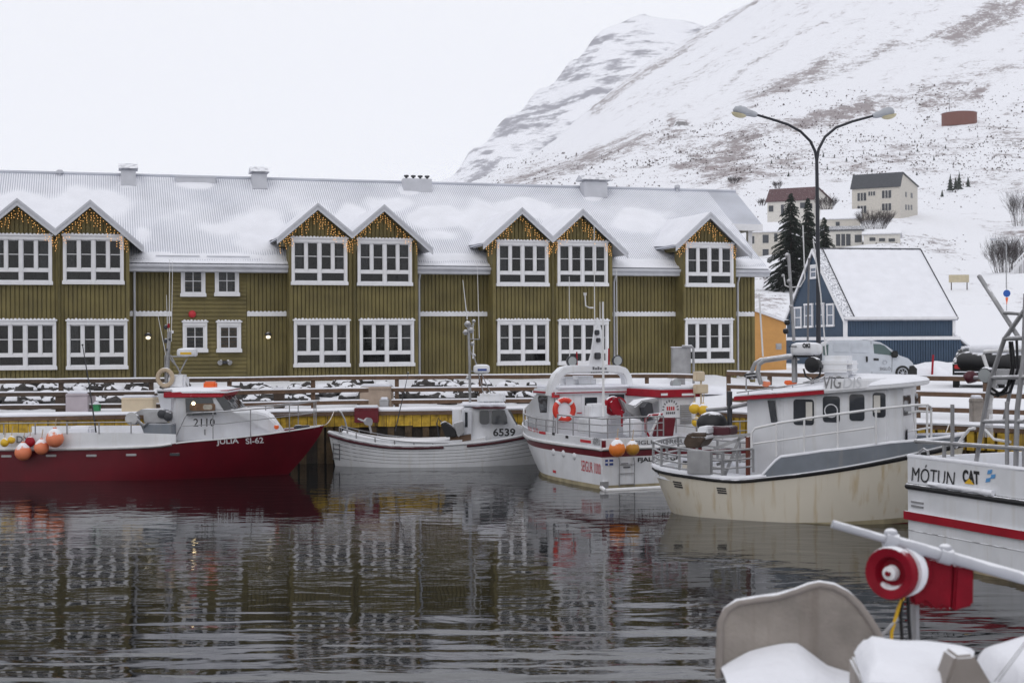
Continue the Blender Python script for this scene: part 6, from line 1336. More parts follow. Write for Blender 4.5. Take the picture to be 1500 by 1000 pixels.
# ------------------------------------------------------------------ 6 boat in the foreground, under the lens
def boat_near():
    fr = Fr(0.6, 8.4, 0)
    e = empty('foreground_boat', (fr.x, fr.y, 0), 0, 'snow covered boat in the blurred foreground carrying a grey tray and hauling gear', 'boat')
    A = lambda px, py, y=0: fr.at(px, py, y); X = lambda px, py, y=0: Vector((A(px, py, y)[0], y, A(px, py, y)[1]))
    h = Hull(8.5, 1.5, [(0, .85), (.5, .85), (1, 1.2)], [(0, .9), (.5, 1), (.8, .8), (1, .02)], [(0, .8), (.5, .9), (.8, .5), (1, 0)], e=.5)
    h.build(e, [M['gel']], [(1, 0)], deckdrop=.15)
    # grey moulded shell with a rolled rim, open to us, snow inside
    yb = .45
    ol = [(1053, 992), (1054, 950), (1056, 910), (1064, 893), (1080, 882), (1110, 877), (1140, 873), (1165, 866), (1185, 858), (1200, 855), (1220, 858), (1240, 869), (1258, 886), (1272, 905), (1283, 922), (1291, 938), (1293, 992)]
    pts = [A(px, py, yb) for px, py in ol]
    mb = MB(); mb.prism(pts, yb, yb+.03); mb.build('tray_back', M['fibre_grey'], e, bevel=.006)
    mb = MB(); mb.tube([Vector((x, yb, z)) for x, z in pts], .024, 8); mb.build('tray_rim', M['fibre_grey2'], e, smooth=60)
    rows = [[], []]
    zb_ = A(1053, 1010, yb)[1]
    mb = MB(); mb.box(pts[0][0], pts[-1][0], -.1, yb, zb_-.06, zb_-.03); mb.build('tray_floor', M['fibre_grey'], e)
    mb = MB(); g = []
    for j in range(15):
        r = []
        for i in range(25):
            s, t = i/24, j/14; x = lerp(pts[0][0]+.01, A(1262, 900, yb)[0], s); y = lerp(-.12, yb-.01, t)
            hh = lerp(.10, .27, t)*(1-.3*(2*s-1)**2)*pl([(0, .9), (.2, 1.1), (.55, 1.15), (.75, .75), (1, .55)], s)+.02*mnoise.noise(Vector((x*4, y*4, 0)))
            r.append((x, y, zb_-.02+max(.0, hh)))
        g.append(r)
    mb.grid(g); mb.build('tray_snow', M['snow'], e, smooth=180)
    # snow-laden box in front
    y0, y1 = -.85, -.15
    pr = [(1246, 1035), (1249, 985), (1262, 965), (1285, 948), (1400, 952), (1425, 1035)]
    q = [(A(px, py, -.6)) for px, py in pr]
    # long sloped lid: near end face is the grey polygon at the right, lid falls to the left
    a0 = X(1249, 978, -.5); a1 = X(1252, 1060, -.5)
    bx0 = a0.x; bx1 = X(1425, 960, -.9).x
    mb = MB(); mb.add([(bx0, -.75, a0.z-.4), (bx1, -.95, a0.z-.4), (bx1+.1, -.2, a0.z-.4), (bx0+.05, -.2, a0.z-.4), (bx0, -.75, a0.z-.035), (bx1-.02, -.95, a0.z-.16), (bx1+.05, -.2, a0.z), (bx0+.05, -.2, a0.z)], [(3,2,1,0),(4,5,6,7),(0,1,5,4),(1,2,6,5),(2,3,7,6),(3,0,4,7)])
    mb.build('locker', M['fibre_grey'], e, bevel=.015)
    e2 = [X(px, py, -1.0) for px, py in ((1372, 1040), (1400, 960), (1427, 958), (1452, 1000), (1460, 1040))]
    mb = MB(); mb.prism([(p.x, p.z) for p in e2], -1.0, -.8); mb.build('engine_hood', M['fibre_grey2'], e, bevel=.015)
    g = []
    for j in range(15):
        r = []
        for i in range(29):
            s, t = i/28, j/14; x = lerp(lerp(bx0-.02, bx0+.08, t), lerp(X(1398, 960, -.95).x, X(1436, 950, -.3).x, t), s); y = lerp(-1.0+.15*(1-s), -.2, t)
            ed = min(1, min(s*7, (1-s)*9, t*6+.15, (1-t)*6+.15)); base = lerp(a0.z-.05, a0.z-.0, t) - .0*s
            z = base+.02+.115*ed**.6*(1.1-.5*s)+.010*mnoise.noise(Vector((x*6, y*6, 4)))
            r.append((x, y, z))
        g.append(r)
    mb = MB(); mb.grid(g); mb.grid([g[0], [(x, y+.0, z-.16) for x, y, z in g[0]]]); mb.build('locker_snow', M['snow'], e, smooth=180)
    # canopy at the right, snow covered, sloping up to the right
    yq = .3
    tp = [X(px, py, yq) for px, py in ((1420, 946), (1450, 935), (1500, 921), (1640, 878))]; g = []
    for j in range(19):
        t = j/18; y = lerp(-.75, yq+.1, t); r = []
        for i in range(31):
            s = i/30; x = lerp(tp[0].x-.02, tp[-1].x, s); ex = min(1, s*9); ey = min(1, (1-t)*7, t*4+.0)
            z = pl([(p.x, p.z) for p in tp], x)-.02+.01*mnoise.noise(Vector((x*5, y*5, 7))); z -= .16*(1-ex)**2+.22*(1-ey)**2+.10*(1-t)*0
            r.append((x+.06*(1-t)*1.2, y, z))
        g.append(r)
    g.insert(0, [(x, y, z-.5) for x, y, z in g[0]])
    mb = MB(); mb.grid(g); mb.grid([[r[0] for r in g], [(r[0][0]+.02, r[0][1], r[0][2]-.6) for r in g]]); mb.build('canopy', M['snow'], e, smooth=180)
    for s in (0, 1): mb = MB(); mb.tube([X(1456+s*6, 998, -.7), X(1520+s*3, 915, -.7)], .003, 4); mb.build('stay_wire', M['steel'], e)
    # tube and line hauler held out over the side
    yh = .9
    t0 = X(1219, 767, yh); t1 = X(1520, 852, yh)
    mb = MB(); mb.tube([t0, t0.lerp(t1, .29)], .027, 12); mb.tube([t0.lerp(t1, .28), t1], .040, 12); mb.build('boom_tube', M['white_tube2'], e, smooth=60)
    for k in (.285, .55): mb = MB(); c = t0.lerp(t1, k); d = (t1-t0).normalized(); mb.tube([c-d*.04, c+d*.04], .054, 12); mb.ball(c+Vector((0, 0, .05)), .045, .04, .03); mb.build('tube_collar', M['white_tube2'], e, smooth=50)
    c = X(1309, 838, yh-.05); ax = Vector((-.78, -.9, .05)).normalized(); R = .172
    mb = MB(); mb.lathe(c, [(.001, .0), (R*.5, .0), (R*.62, .055), (R*.95, .075), (R, .055), (R, .0), (R*.9, -.02), (R*.72, -.05), (R*.72, -.14), (R*.92, -.19), (R*.92, -.24)], ax, 32); o = mb.build('hauler_drum', M['red_near'], e, smooth=40)
    mb = MB(); mb.lathe(c, [(R*.3, .02), (R*.26, .07), (R*.1, .08)], ax, 20); mb.build('hub', M['gel'], o, smooth=40)
    mb = MB(); mb.lathe(c, [(R*.12, .07), (R*.1, .095)], ax, 12); mb.build('hub_bolt', M['red_near'], o)
    mb = MB(); mb.lathe(c, [(R*.97, -.155), (R*.985, -.06)], ax, 24); mb.build('snow_band', M['snow'], o, smooth=40)
    P1 = [X(px, py, yh+.12) for px, py in ((1330, 808), (1393, 818), (1393, 862), (1391, 893), (1375, 886), (1364, 892), (1352, 880), (1333, 884), (1325, 850))]
    mb = MB(); mb.prism([(p.x, p.z) for p in P1], yh+.05, yh+.3); mb.build('hauler_body', M['red_near'], e, bevel=.02)
    P2 = [X(px, py, yh+.1) for px, py in ((1395, 824), (1422, 826), (1421, 884), (1391, 892))]
    mb = MB(); mb.prism([(p.x, p.z) for p in P2], yh+.03, yh+.3); mb.build('hauler_cover', M['red_near'], e, bevel=.015)
    for k, (a, b, c_, m) in enumerate((((1324, 872), (1316, 890), (1306, 925), 'cat_yellow'), ((1322, 872), (1319, 900), (1321, 930), 'black_plain'), ((1330, 872), (1331, 905), (1333, 932), 'black_plain'))):
        mb = MB(); mb.tube([X(*a, yh), X(*b, yh), X(*c_, yh), X(c_[0], 1080, yh)], .012, 6); mb.build('hose', M[m], e, smooth=60)
    mb = MB(); mb.tube([X(1340, 885, yh+.2), X(1342, 1100, yh+.2)], .03, 8); mb.tube([X(1284, 938, yh), X(1300, 922, yh), X(1316, 905, yh)], .012, 6); mb.build('hauler_post', M['steel_rail'], e)
mk('fibre_grey2', (.26, .23, .21), .6, var=.2, vs=5, snow=.9); mk('white_tube2', (.42, .43, .47), .45, snow=.9, var=.08); mk('red_near', (.20, .003, .013), .55, var=.2, vs=8, snow=.66, snowscale=14, spec=.15, bump=.15, bs=30)
boat_near()
# ------------------------------------------------------------------ quay: timber face, yellow fender beam, fence
def along(pts, step):
    """points every step metres along a polyline, with direction"""
    out = []; acc = 0
    for (x0, y0), (x1, y1) in zip(pts, pts[1:]):
        L = math.hypot(x1-x0, y1-y0); d = ((x1-x0)/L, (y1-y0)/L); t = acc
        while t < L: out.append((x0+d[0]*t, y0+d[1]*t, d)); t += step
        acc = t-L
    return out
QV = [(-24, 40.85), (-15, 41.6), (-5.2, 43.8), (2, 44.6), (4.5, 44.4), (6.5, 41.8), (9.5, 36.6), (10.9, 35.2), (12.4, 33.5), (20, 24)]
def quay():
    e = empty('timber_quay', (0, 43, -.5), 0, 'timber faced quay edge with yellow painted fender beam and dark piles', 'quay')
    W_ = lambda x, y, z: (x, y-43, z+.5)
    def strip(off, z0, z1, th, m, nm, pts=QV, snow=False):
        for k, ((x0, y0), (x1, y1)) in enumerate(zip(pts, pts[1:])):
            L = math.hypot(x1-x0, y1-y0); n = ((y1-y0)/L, -(x1-x0)/L)      # towards the water
            mb = MB(); a = (x0+n[0]*off, y0+n[1]*off); b = (x1+n[0]*off, y1+n[1]*off)
            c = (b[0]+n[0]*th, b[1]+n[1]*th); d = (a[0]+n[0]*th, a[1]+n[1]*th)
            q = [a, b, c, d]; mb.add([W_(*p, z0) for p in q]+[W_(*p, z1) for p in q], [(3,2,1,0),(4,5,6,7),(0,1,5,4),(1,2,6,5),(2,3,7,6),(3,0,4,7)]); mb.build(nm, m, e)
    strip(.0, -.4, 1.5, .05, M['pile'], 'backing_wall'); strip(.06, 1.46, 1.58, .28, M['wood_brown'], 'cap_beam')
    # snow lip on the cap
    rows = [[], [], [], []]
    for i, (x, y, d) in enumerate(along(QV, .35)):
        n = (d[1], -d[0]); o = .36+.03*mnoise.noise(Vector((x*.9, y*.9, 0))); z = 1.68+.035*mnoise.noise(Vector((x*.6, y*.6, 4)))
        for k, (f_, zz) in enumerate(((-.3, z), (o-.06, z+.01), (o, z-.05), (o-.02, 1.585))): rows[k].append(W_(x+n[0]*f_, y+n[1]*f_, zz))
    mb = MB(); mb.grid(rows); mb.build('snow_lip', M['snow'], e, smooth=60)
    P_ = along(QV, .27)
    left = MB(); pil = MB(); rt = MB(); low = MB()
    for i, (x, y, d) in enumerate(P_):
        n = (d[1], -d[0]); R_ = random.Random(i)
        def board(mb, w_, z0, z1, o0, o1):
            q = [(x+d[0]*s*w_/2+n[0]*o, y+d[1]*s*w_/2+n[1]*o) for s, o in ((-1, o0), (1, o0), (1, o1), (-1, o1))]
            mb.add([W_(*p, z0) for p in q]+[W_(*p, z1) for p in q], [(3,2,1,0),(4,5,6,7),(0,1,5,4),(1,2,6,5),(2,3,7,6),(3,0,4,7)])
        if x < 3.2:
            board(left, .255, 1.12+R_.uniform(-.03, .02), 1.50, .16, .26); 
            if i % 2 == 0 or R_.random() < .3: board(low, .2, -.3 if i % 4 else -.4, 1.14, .08, .2)
        else:
            board(rt, .19, .98+R_.uniform(-.05, .05), 1.48, .2, .34); board(low, .2, -.4, 1.0, .1, .24)
    left.build('yellow_beam', M['yellow_wood'], e); rt.build('yellow_fender_planks', M['yellow_wood'], e); low.build('timber_facing', M['pile2'], e)
mk('pile2', (.085, .055, .028), .8, var=.6, vs=3, bump=.4, streak=.6, streakcol=(.02, .018, .015))
quay()
def fence(nm, pts, zg, hgt, step, m, label):
    x0, y0 = pts[0]; e = empty(nm, (x0, y0, zg), 0, label, 'fence'); W_ = lambda x, y, z: (x-x0, y-y0, z)
    for k, f in enumerate((1.0, .58, .17)):
        for (xa, ya), (xb, yb) in zip(pts, pts[1:]):
            z = hgt*f; mb = MB(); mb.bar(W_(xa, ya, z), W_(xb, yb, z), .06, .115); r = mb.build('rail', M[m], e)
            mb = MB(); L = math.hypot(xb-xa, yb-ya); n = max(2, int(L/.3)); 
            mb.tube([Vector(W_(lerp(xa, xb, i/n), lerp(ya, yb, i/n), z+.065+.012*mnoise.noise(Vector((xa+i*.5, k, 0))))) for i in range(n+1)], .033, 5); mb.build('snow_layer', M['snow'], r, smooth=60)
    for x, y, d in along(pts, step):
        mb = MB(); c = W_(x+d[1]*-.05, y+d[0]*.05, 0); mb.box(c[0]-.06, c[0]+.06, c[1]-.02, c[1]+.1, -.3, hgt+.0); mb.build('post', M[m], e)
def off(pts, o):
    out = []
    for i, (x, y) in enumerate(pts):
        a = pts[max(0, i-1)]; b = pts[min(len(pts)-1, i+1)]; L = math.hypot(b[0]-a[0], b[1]-a[1]); out.append((x-(b[1]-a[1])/L*o, y+(b[0]-a[0])/L*o))
    return out
FV = off(QV, .75)
kx = (340-750)/F*43.3
i0 = [p for p in FV if p[0] < kx]; yk = 42.9
fence('dark_rail_fence', i0+[(kx, yk)], 1.66, .92, 2.65, 'wood_dark', 'dark weathered rail fence with snow on its rails behind the red boat')
fence('brown_rail_fence', [(kx, yk)]+[p for p in FV if kx < p[0] < 5.4]+[(5.6, 44.1)], 1.66, .92, 2.65, 'wood_brown', 'brown three-rail fence along the quay behind the small white boat')
FR = [(6.6, 43.6), (8.6, 40.2), (10.3, 37.4), (11.8, 35.9), (13.4, 34.2), (21, 24.6)]
fence('near_rail_fence', FR, 1.72, .97, 1.9, 'wood_brown', 'heavy brown three-rail fence in front of the van and the black car')
# boulders with snow between fence and hotel
def rocks():
    rnd = random.Random(3); protos = []
    for k in range(7):
        mb = MB(); mb.ball((0, 0, .12), .42, .38, .34, 12, 8, nz=.6, sd=k+1)
        o = mb.build('boulder', M['rock'], loc=(0, 0, 0), smooth=35)
        sn = MB(); rows = []
        for i in range(6):
            a = i/5; rr = .37*sin(a*pi/2)
            rows.append([(rr*cos(t*pi/6)*(1+.4*mnoise.noise(Vector((cos(t*pi/6), sin(t*pi/6), k)))), rr*.85*sin(t*pi/6), .16+.30*cos(a*1.1)+.05*(1-a*a)) for t in range(12)])
        sn.grid(rows, closed=True); sn.build('snow_cap', M['snow'], o, smooth=180)
        protos.append(o); tag(o, 'dark boulder with a thick snow cap between the quay fence and the green hotel', 'boulder', 'snow-capped boulders behind the quay fence')
    used = [0]*7
    for i in range(190):
        px = rnd.uniform(-10, 905); a = (px-750)/F; q = quayD(a)
        # hotel front depth on this bearing
        t = (a*BF.y-BF.x)/(cos(BF.a)-a*sin(BF.a)); Dh = BF.y+t*sin(BF.a)
        lo, hi = q+1.9, min(Dh-.9, q+6.2)
        D = rnd.uniform(lo, hi)
        k = rnd.randrange(7); s = rnd.uniform(.5, 1.05); z = near_z(a, D)-.02*s
        if px > 780 and D > 47: continue
        loc = (a*D, D, z)
        if not used[k]: used[k] = 1; protos[k].location = loc; protos[k].rotation_euler = (0, 0, rnd.uniform(0, 6)); protos[k].scale = (s, s, s*.85)
        else: dup(protos[k], loc, rnd.uniform(0, 6), sc=(s, s, s*.85))
rocks()
mk('board_cream', (.50, .44, .31), .8, var=.15)
# ------------------------------------------------------------------ street lamp
def lamp():
    D = 46.5; b = P(1199, 560, D); z0 = 1.9
    e = empty('street_lamp', (b.x, D, z0), 0, 'tall black double-armed street lamp with two grey heads rising behind the cream boat', 'street lamp')
    Q = lambda px, py: P(px, py, D)-Vector((b.x, D, z0))
    mb = MB(); mb.tube([Vector((0, 0, -.2)), Q(1198.5, 400), Q(1196.3, 232)], .085, 10, r1=.055); mb.build('pole', M['lamp_black'], e, smooth=60)
    mb = MB(); mb.tube([Vector((0, 0, -.2)), Vector((0, 0, 1.4))], .12, 10); mb.build('pole_base', M['lamp_black'], e, smooth=60)
    for pts in ([(1196.3, 236), (1194, 222), (1187, 207), (1173, 193), (1154.6, 182.7), (1131, 175), (1108, 168.3)], [(1196.5, 236), (1199, 219), (1208.5, 200.7), (1224.7, 187), (1249, 178), (1279, 170)]):
        mb = MB(); mb.tube([Q(*p) for p in pts], .05, 8, r1=.04); mb.build('arm', M['lamp_black'], e, smooth=60)
    for p0, p1, s in (((1109, 168.5), (1073.5, 161), -1), ((1278.5, 170), (1310, 163.5), 1)):
        a, c = Q(*p0), Q(*p1); d = (c-a).normalized(); n = Vector((0, 1, 0)).cross(d); n = n if n.z > 0 else -n
        rows = []; lens = []
        for k, (t, w_, up, dn) in enumerate(((0, .07, .07, .07), (.1, .1, .1, .1), (.4, .12, .13, .11), (.5, .17, .18, .12), (.75, .19, .2, .12), (.93, .15, .14, .1), (1.0, .03, .02, .02))):
            o = a.lerp(c, t); rows.append([o+Vector((0, 1, 0))*w_*cos(2*pi*i/12)+n*(up if sin(2*pi*i/12) > 0 else dn)*sin(2*pi*i/12) for i in range(12)])
        mb = MB(); mb.grid(rows, closed=True); mb.add(rows[0], [tuple(range(12))]); h = mb.build('lamp_head', M['lamp_grey'], e, smooth=60)
        o = a.lerp(c, .72)-n*.08; mb = MB(); rr = []
        for i in range(6):
            f = i/5; rr.append([o+d*.26*cos(t*pi/6)*cos(f*pi/2)+Vector((0, 1, 0))*.15*sin(t*pi/6)*cos(f*pi/2)-n*.14*sin(f*pi/2) for t in range(12)])
        mb.grid(rr, closed=True); mb.build('lamp_glass', M['lamp_lens'], h, smooth=60)
mk('lamp_black', (.018, .02, .028), .45, var=.1)
lamp()
# ------------------------------------------------------------------ blue house
def blue_house():
    fr = Fr(21.55, 92, 10.5); Z0 = 1.6
    e = empty('blue_house', (fr.x, fr.y, Z0), fr.a, 'small dark blue gabled house with white corner boards and steep snow covered roof', 'house')
    A = lambda px, py, y=0: (fr.at(px, py, y)[0], fr.at(px, py, y)[1]-Z0); T = lambda px, py, x=0: (fr.atx(px, py, x)[0], fr.atx(px, py, x)[1]-Z0)
    L = A(1398, 500)[0]; W_ = T(1153, 500)[0]; ze = A(1238, 465)[1]; zr = fr.at(1195, 367, W_/2)[1]-Z0; zb = A(1300, 495.5)[1]
    mb = MB(); mb.box(.03, L-.03, .03, W_-.03, -.5, ze); mb.prism([(.03, ze-.1), (W_/2, zr-.1), (W_-.03, ze-.1)], .03, L-.03, 'x')
    # vertical boards in relief
    x = 0
    while x < L: mb.box(x+.02, min(L, x+.16), 0, .05, zb+.12, ze-.05); x += .18
    x = -.05
    while x < L+.3: mb.box(x+.02, x+.16, -.12, .03, -.4, zb-.1); x += .18
    y = 0
    while y < W_-.1: zt = ze+(zr-ze)*(1-abs(y+.08-W_/2)/(W_/2))-.15; mb.box(-.02, .05, y+.02, min(W_, y+.16), zb+.12, zt); mb.box(-.12, .03, y+.02, min(W_, y+.16), -.4, zb-.1); y += .18
    mb.build('wall', M['blue_clad'], e)
    tr = MB(); tr.box(-.16, L+.35, -.17, -.02, zb-.1, zb+.12); tr.build('trim_band', M['white_paint'], e); tr = MB(); tr.box(-.17, -.02, -.02, W_, zb-.1, zb+.12); tr.build('trim_band', M['white_paint'], e)
    for x0 in (-.05, L-.14): tr = MB(); tr.box(x0, x0+.2, -.05, .02, zb+.12, ze); tr.build('corner_board', M['white_paint'], e)
    tr = MB(); tr.box(-.06, -.02, 0, .18, zb+.12, ze-.1); tr.build('corner_board', M['white_paint'], e)
    tr = MB(); tr.box(-.1, L+.1, -.25, -.05, ze-.12, ze+.05); tr.build('eaves', M['white_paint'], e)
    sl = (zr-ze)/(W_/2)
    for s in (0, 1):
        ya, za = (-.22, ze-.22*sl) if s == 0 else (W_+.22, ze-.22*sl)
        mb = MB(); mb.add([(-.15, ya, za), (L+.12, ya, za), (L+.12, W_/2, zr), (-.15, W_/2, zr), (-.15, ya, za+.14), (L+.12, ya, za+.14), (L+.12, W_/2, zr+.14), (-.15, W_/2, zr+.14)], [(3,2,1,0),(4,5,6,7),(0,1,5,4),(1,2,6,5),(2,3,7,6),(3,0,4,7)]); r = mb.build('roof', M['roof_rib'], e)
        if s == 0:
            xs = A(1243, 430)[0]+.35; rows = []
            for j in range(25):
                t = j/24; rows.append([(lerp(xs+.35*t*0, L+.1, i/30), lerp(ya, W_/2-.1, t), lerp(za, zr-.1*sl, t)+.15+.05*min(1, i/3, (30-i)/2)*(.8+.3*mnoise.noise(Vector((i*.3, t*6, 0))))*(.45 if t > .93 else 1)) for i in range(31)])
            mb = MB(); mb.grid(rows); mb.build('snow_layer', M['snow'], r, smooth=180)
            mb = MB(); mb.tube([(xs-.03, ya, za+.2), (xs-.03, W_/2, zr+.2)], .035, 6); mb.build('roof_seam', M['lamp_black'], r)
        mb = MB(); mb.bar((L+.14, ya, za+.08), (L+.14, W_/2, zr+.1), .04, .2); mb.build('verge_board', M['lamp_black'], e)
        mb = MB(); yy = 0 if s == 0 else W_
        mb.add([(-.2, ya, za-.16), (-.2, W_/2, zr-.16), (-.2, W_/2, zr+.12), (-.2, ya, za+.12), (-.14, ya, za-.16), (-.14, W_/2, zr-.16), (-.14, W_/2, zr+.12), (-.14, ya, za+.12)], [(3,2,1,0),(4,5,6,7),(0,1,5,4),(1,2,6,5),(2,3,7,6),(3,0,4,7)]); mb.build('barge_board', M['white_paint'], e)
    mb = MB(); mb.tube([(-.15, W_/2, zr+.15), (L+.12, W_/2, zr+.15)], .06, 6); mb.build('ridge_cap', M['roof_dark'], e)
    def win(px0, px1, py0, py1, nm='window', fw=.13):
        y0, z0 = T(px0, py1, -.03); y1, z1 = T(px1, py0, -.03); ya, yb = sorted((y0, y1)); mb = MB()
        mb.box(-.1, -.02, ya, ya+fw, z0, z1); mb.box(-.1, -.02, yb-fw, yb, z0, z1); mb.box(-.12, -.02, ya-.04, yb+.04, z1-.12, z1); mb.box(-.12, -.02, ya-.06, yb+.06, z0, z0+.14); mb.box(-.09, -.02, ya+fw, yb-fw, (z0+z1)/2-.03, (z0+z1)/2+.03)
        o = mb.build(nm, M['white_paint'], e); mb = MB(); mb.box(-.05, -.03, ya+fw, yb-fw, z0+.14, z1-.12); mb.build('pane', M['blue_pane'], o)
    for a in ((1164.5, 1174.5, 449, 481), (1179, 1191, 444, 480), (1197, 1207.5, 443, 479), (1212, 1222, 444, 478.5)): win(*a)
    win(1187.5, 1197, 387, 409); win(1165, 1172, 525, 540)
    y0, z0 = T(1195, 382, -.03); yc = W_/2; mb = MB(); mb.bar((-.06, yc-.7, zr-1.15), (-.06, yc+.7, zr-1.15), .08, .1); mb.build('gable_trim', M['white_paint'], e)
    # lean-to annex on the right
    xa = L+.02; xb = A(1427, 520)[0]; zt0 = A(1402, 490)[1]; zt1 = A(1427, 515)[1]
    mb = MB(); mb.prism([(xa, -.5), (xb-.1, -.5), (xb-.1, zt1-.1), (xa, zt0-.1)], .1, 4); mb.build('annex', M['blue_clad'], e)
    mb = MB(); mb.add([(xa-.1, -.15, zt0), (xb+.15, -.15, zt1-.1), (xb+.15, 4.2, zt1-.1), (xa-.1, 4.2, zt0), (xa-.1, -.15, zt0+.12), (xb+.15, -.15, zt1+.02), (xb+.15, 4.2, zt1+.02), (xa-.1, 4.2, zt0+.12)], [(3,2,1,0),(4,5,6,7),(0,1,5,4),(1,2,6,5),(2,3,7,6),(3,0,4,7)]); mb.build('annex_roof', M['roof_snow'], e)
    a = A(1408, 540)[0]; b = A(1419, 540)[0]; z1 = A(1412, 507)[1]; mb = MB(); mb.box(a, b, .0, .09, -.3, z1); d = mb.build('door', M['white_paint'], e); mb = MB(); mb.box(a+.12, b-.12, -.02, .0, .1, z1-.15); mb.build('door_panel', M['blue_pane'], d)
    mb = MB(); mb.box(xa, xa+.18, .02, .1, -.4, zt0-.15); mb.build('corner_board', M['white_paint'], e)
mk('roof_rib', (.33, .34, .38), .6, var=.15, vs=3, snow=.75, snowscale=9, bump=.3); mk('blue_pane', (.10, .13, .18), .25)
blue_house()
def box_house(nm, label, px0, px1, D, ang, depth, pyb, pye, pyr, kind, wall, roof, wins=(), swins=(), over=.3, cat='house', ridge=.5, back=None):
    """front wall from px0 to px1 (left corner at D); ridge runs parallel to the front"""
    o = P(px0, pyb, D); fr = Fr(o.x, o.y, ang); Z0 = o.z
    e = empty(nm, (fr.x, fr.y, Z0), fr.a, label, cat); A = lambda px, py, y=0: (fr.at(px, py, y)[0], fr.at(px, py, y)[1]-Z0); T = lambda px, py, x: (fr.atx(px, py, x)[0], fr.atx(px, py, x)[1]-Z0)
    L = A(px1, pyb)[0]; ze = A(px0, pye)[1]; yr = depth*ridge; zr = fr.at(px0, pyr, yr)[1]-Z0; zb = ze if back is None else back
    pf = [(0, -6), (0, ze), (yr, zr), (depth, zb), (depth, -6)]
    mb = MB(); mb.prism(pf, 0, L, 'x'); mb.build('wall', M[wall], e)
    for (ya, za, yb_, zb_) in ((-over, ze-over*(zr-ze)/max(.1, yr)*.3, yr, zr), (yr, zr, depth+over, zb-.1)):
        mb = MB(); t = .22; mb.add([(-over, ya, za+.03), (L+over, ya, za+.03), (L+over, yb_, zb_+.03), (-over, yb_, zb_+.03), (-over, ya, za+t), (L+over, ya, za+t), (L+over, yb_, zb_+t), (-over, yb_, zb_+t)], [(3,2,1,0),(4,5,6,7),(0,1,5,4),(1,2,6,5),(2,3,7,6),(3,0,4,7)]); mb.build('roof', M[roof], e)
    for w_ in wins:
        x0, z1 = A(w_[0], w_[2]); x1, z0 = A(w_[1], w_[3]); mb = MB(); mb.box(x0-.1, x1+.1, -.06, .0, z0-.1, z1+.1); f = mb.build('window', M['plaster_white' if len(w_) < 5 else w_[4]], e); mb = MB(); mb.box(x0, x1, -.09, -.061, z0, z1); mb.build('pane', M['far_glass'], f)
        if x1-x0 > 1.4:
            for k in (.33, .66): mb = MB(); c = lerp(x0, x1, k); mb.box(c-.06, c+.06, -.13, -.09, z0, z1); mb.build('mullion', M['plaster_white'], f)
    for w_ in swins:
        y0, z1 = T(w_[0], w_[2], L); y1, z0 = T(w_[1], w_[3], L); ya, yb = sorted((y0, y1)); mb = MB(); mb.box(L, L+.06, ya, yb, z0, z1); mb.build('window', M['far_glass'], e)
    return e, fr, Z0, L, A, T
mk('far_glass', (.05, .055, .065), .3)
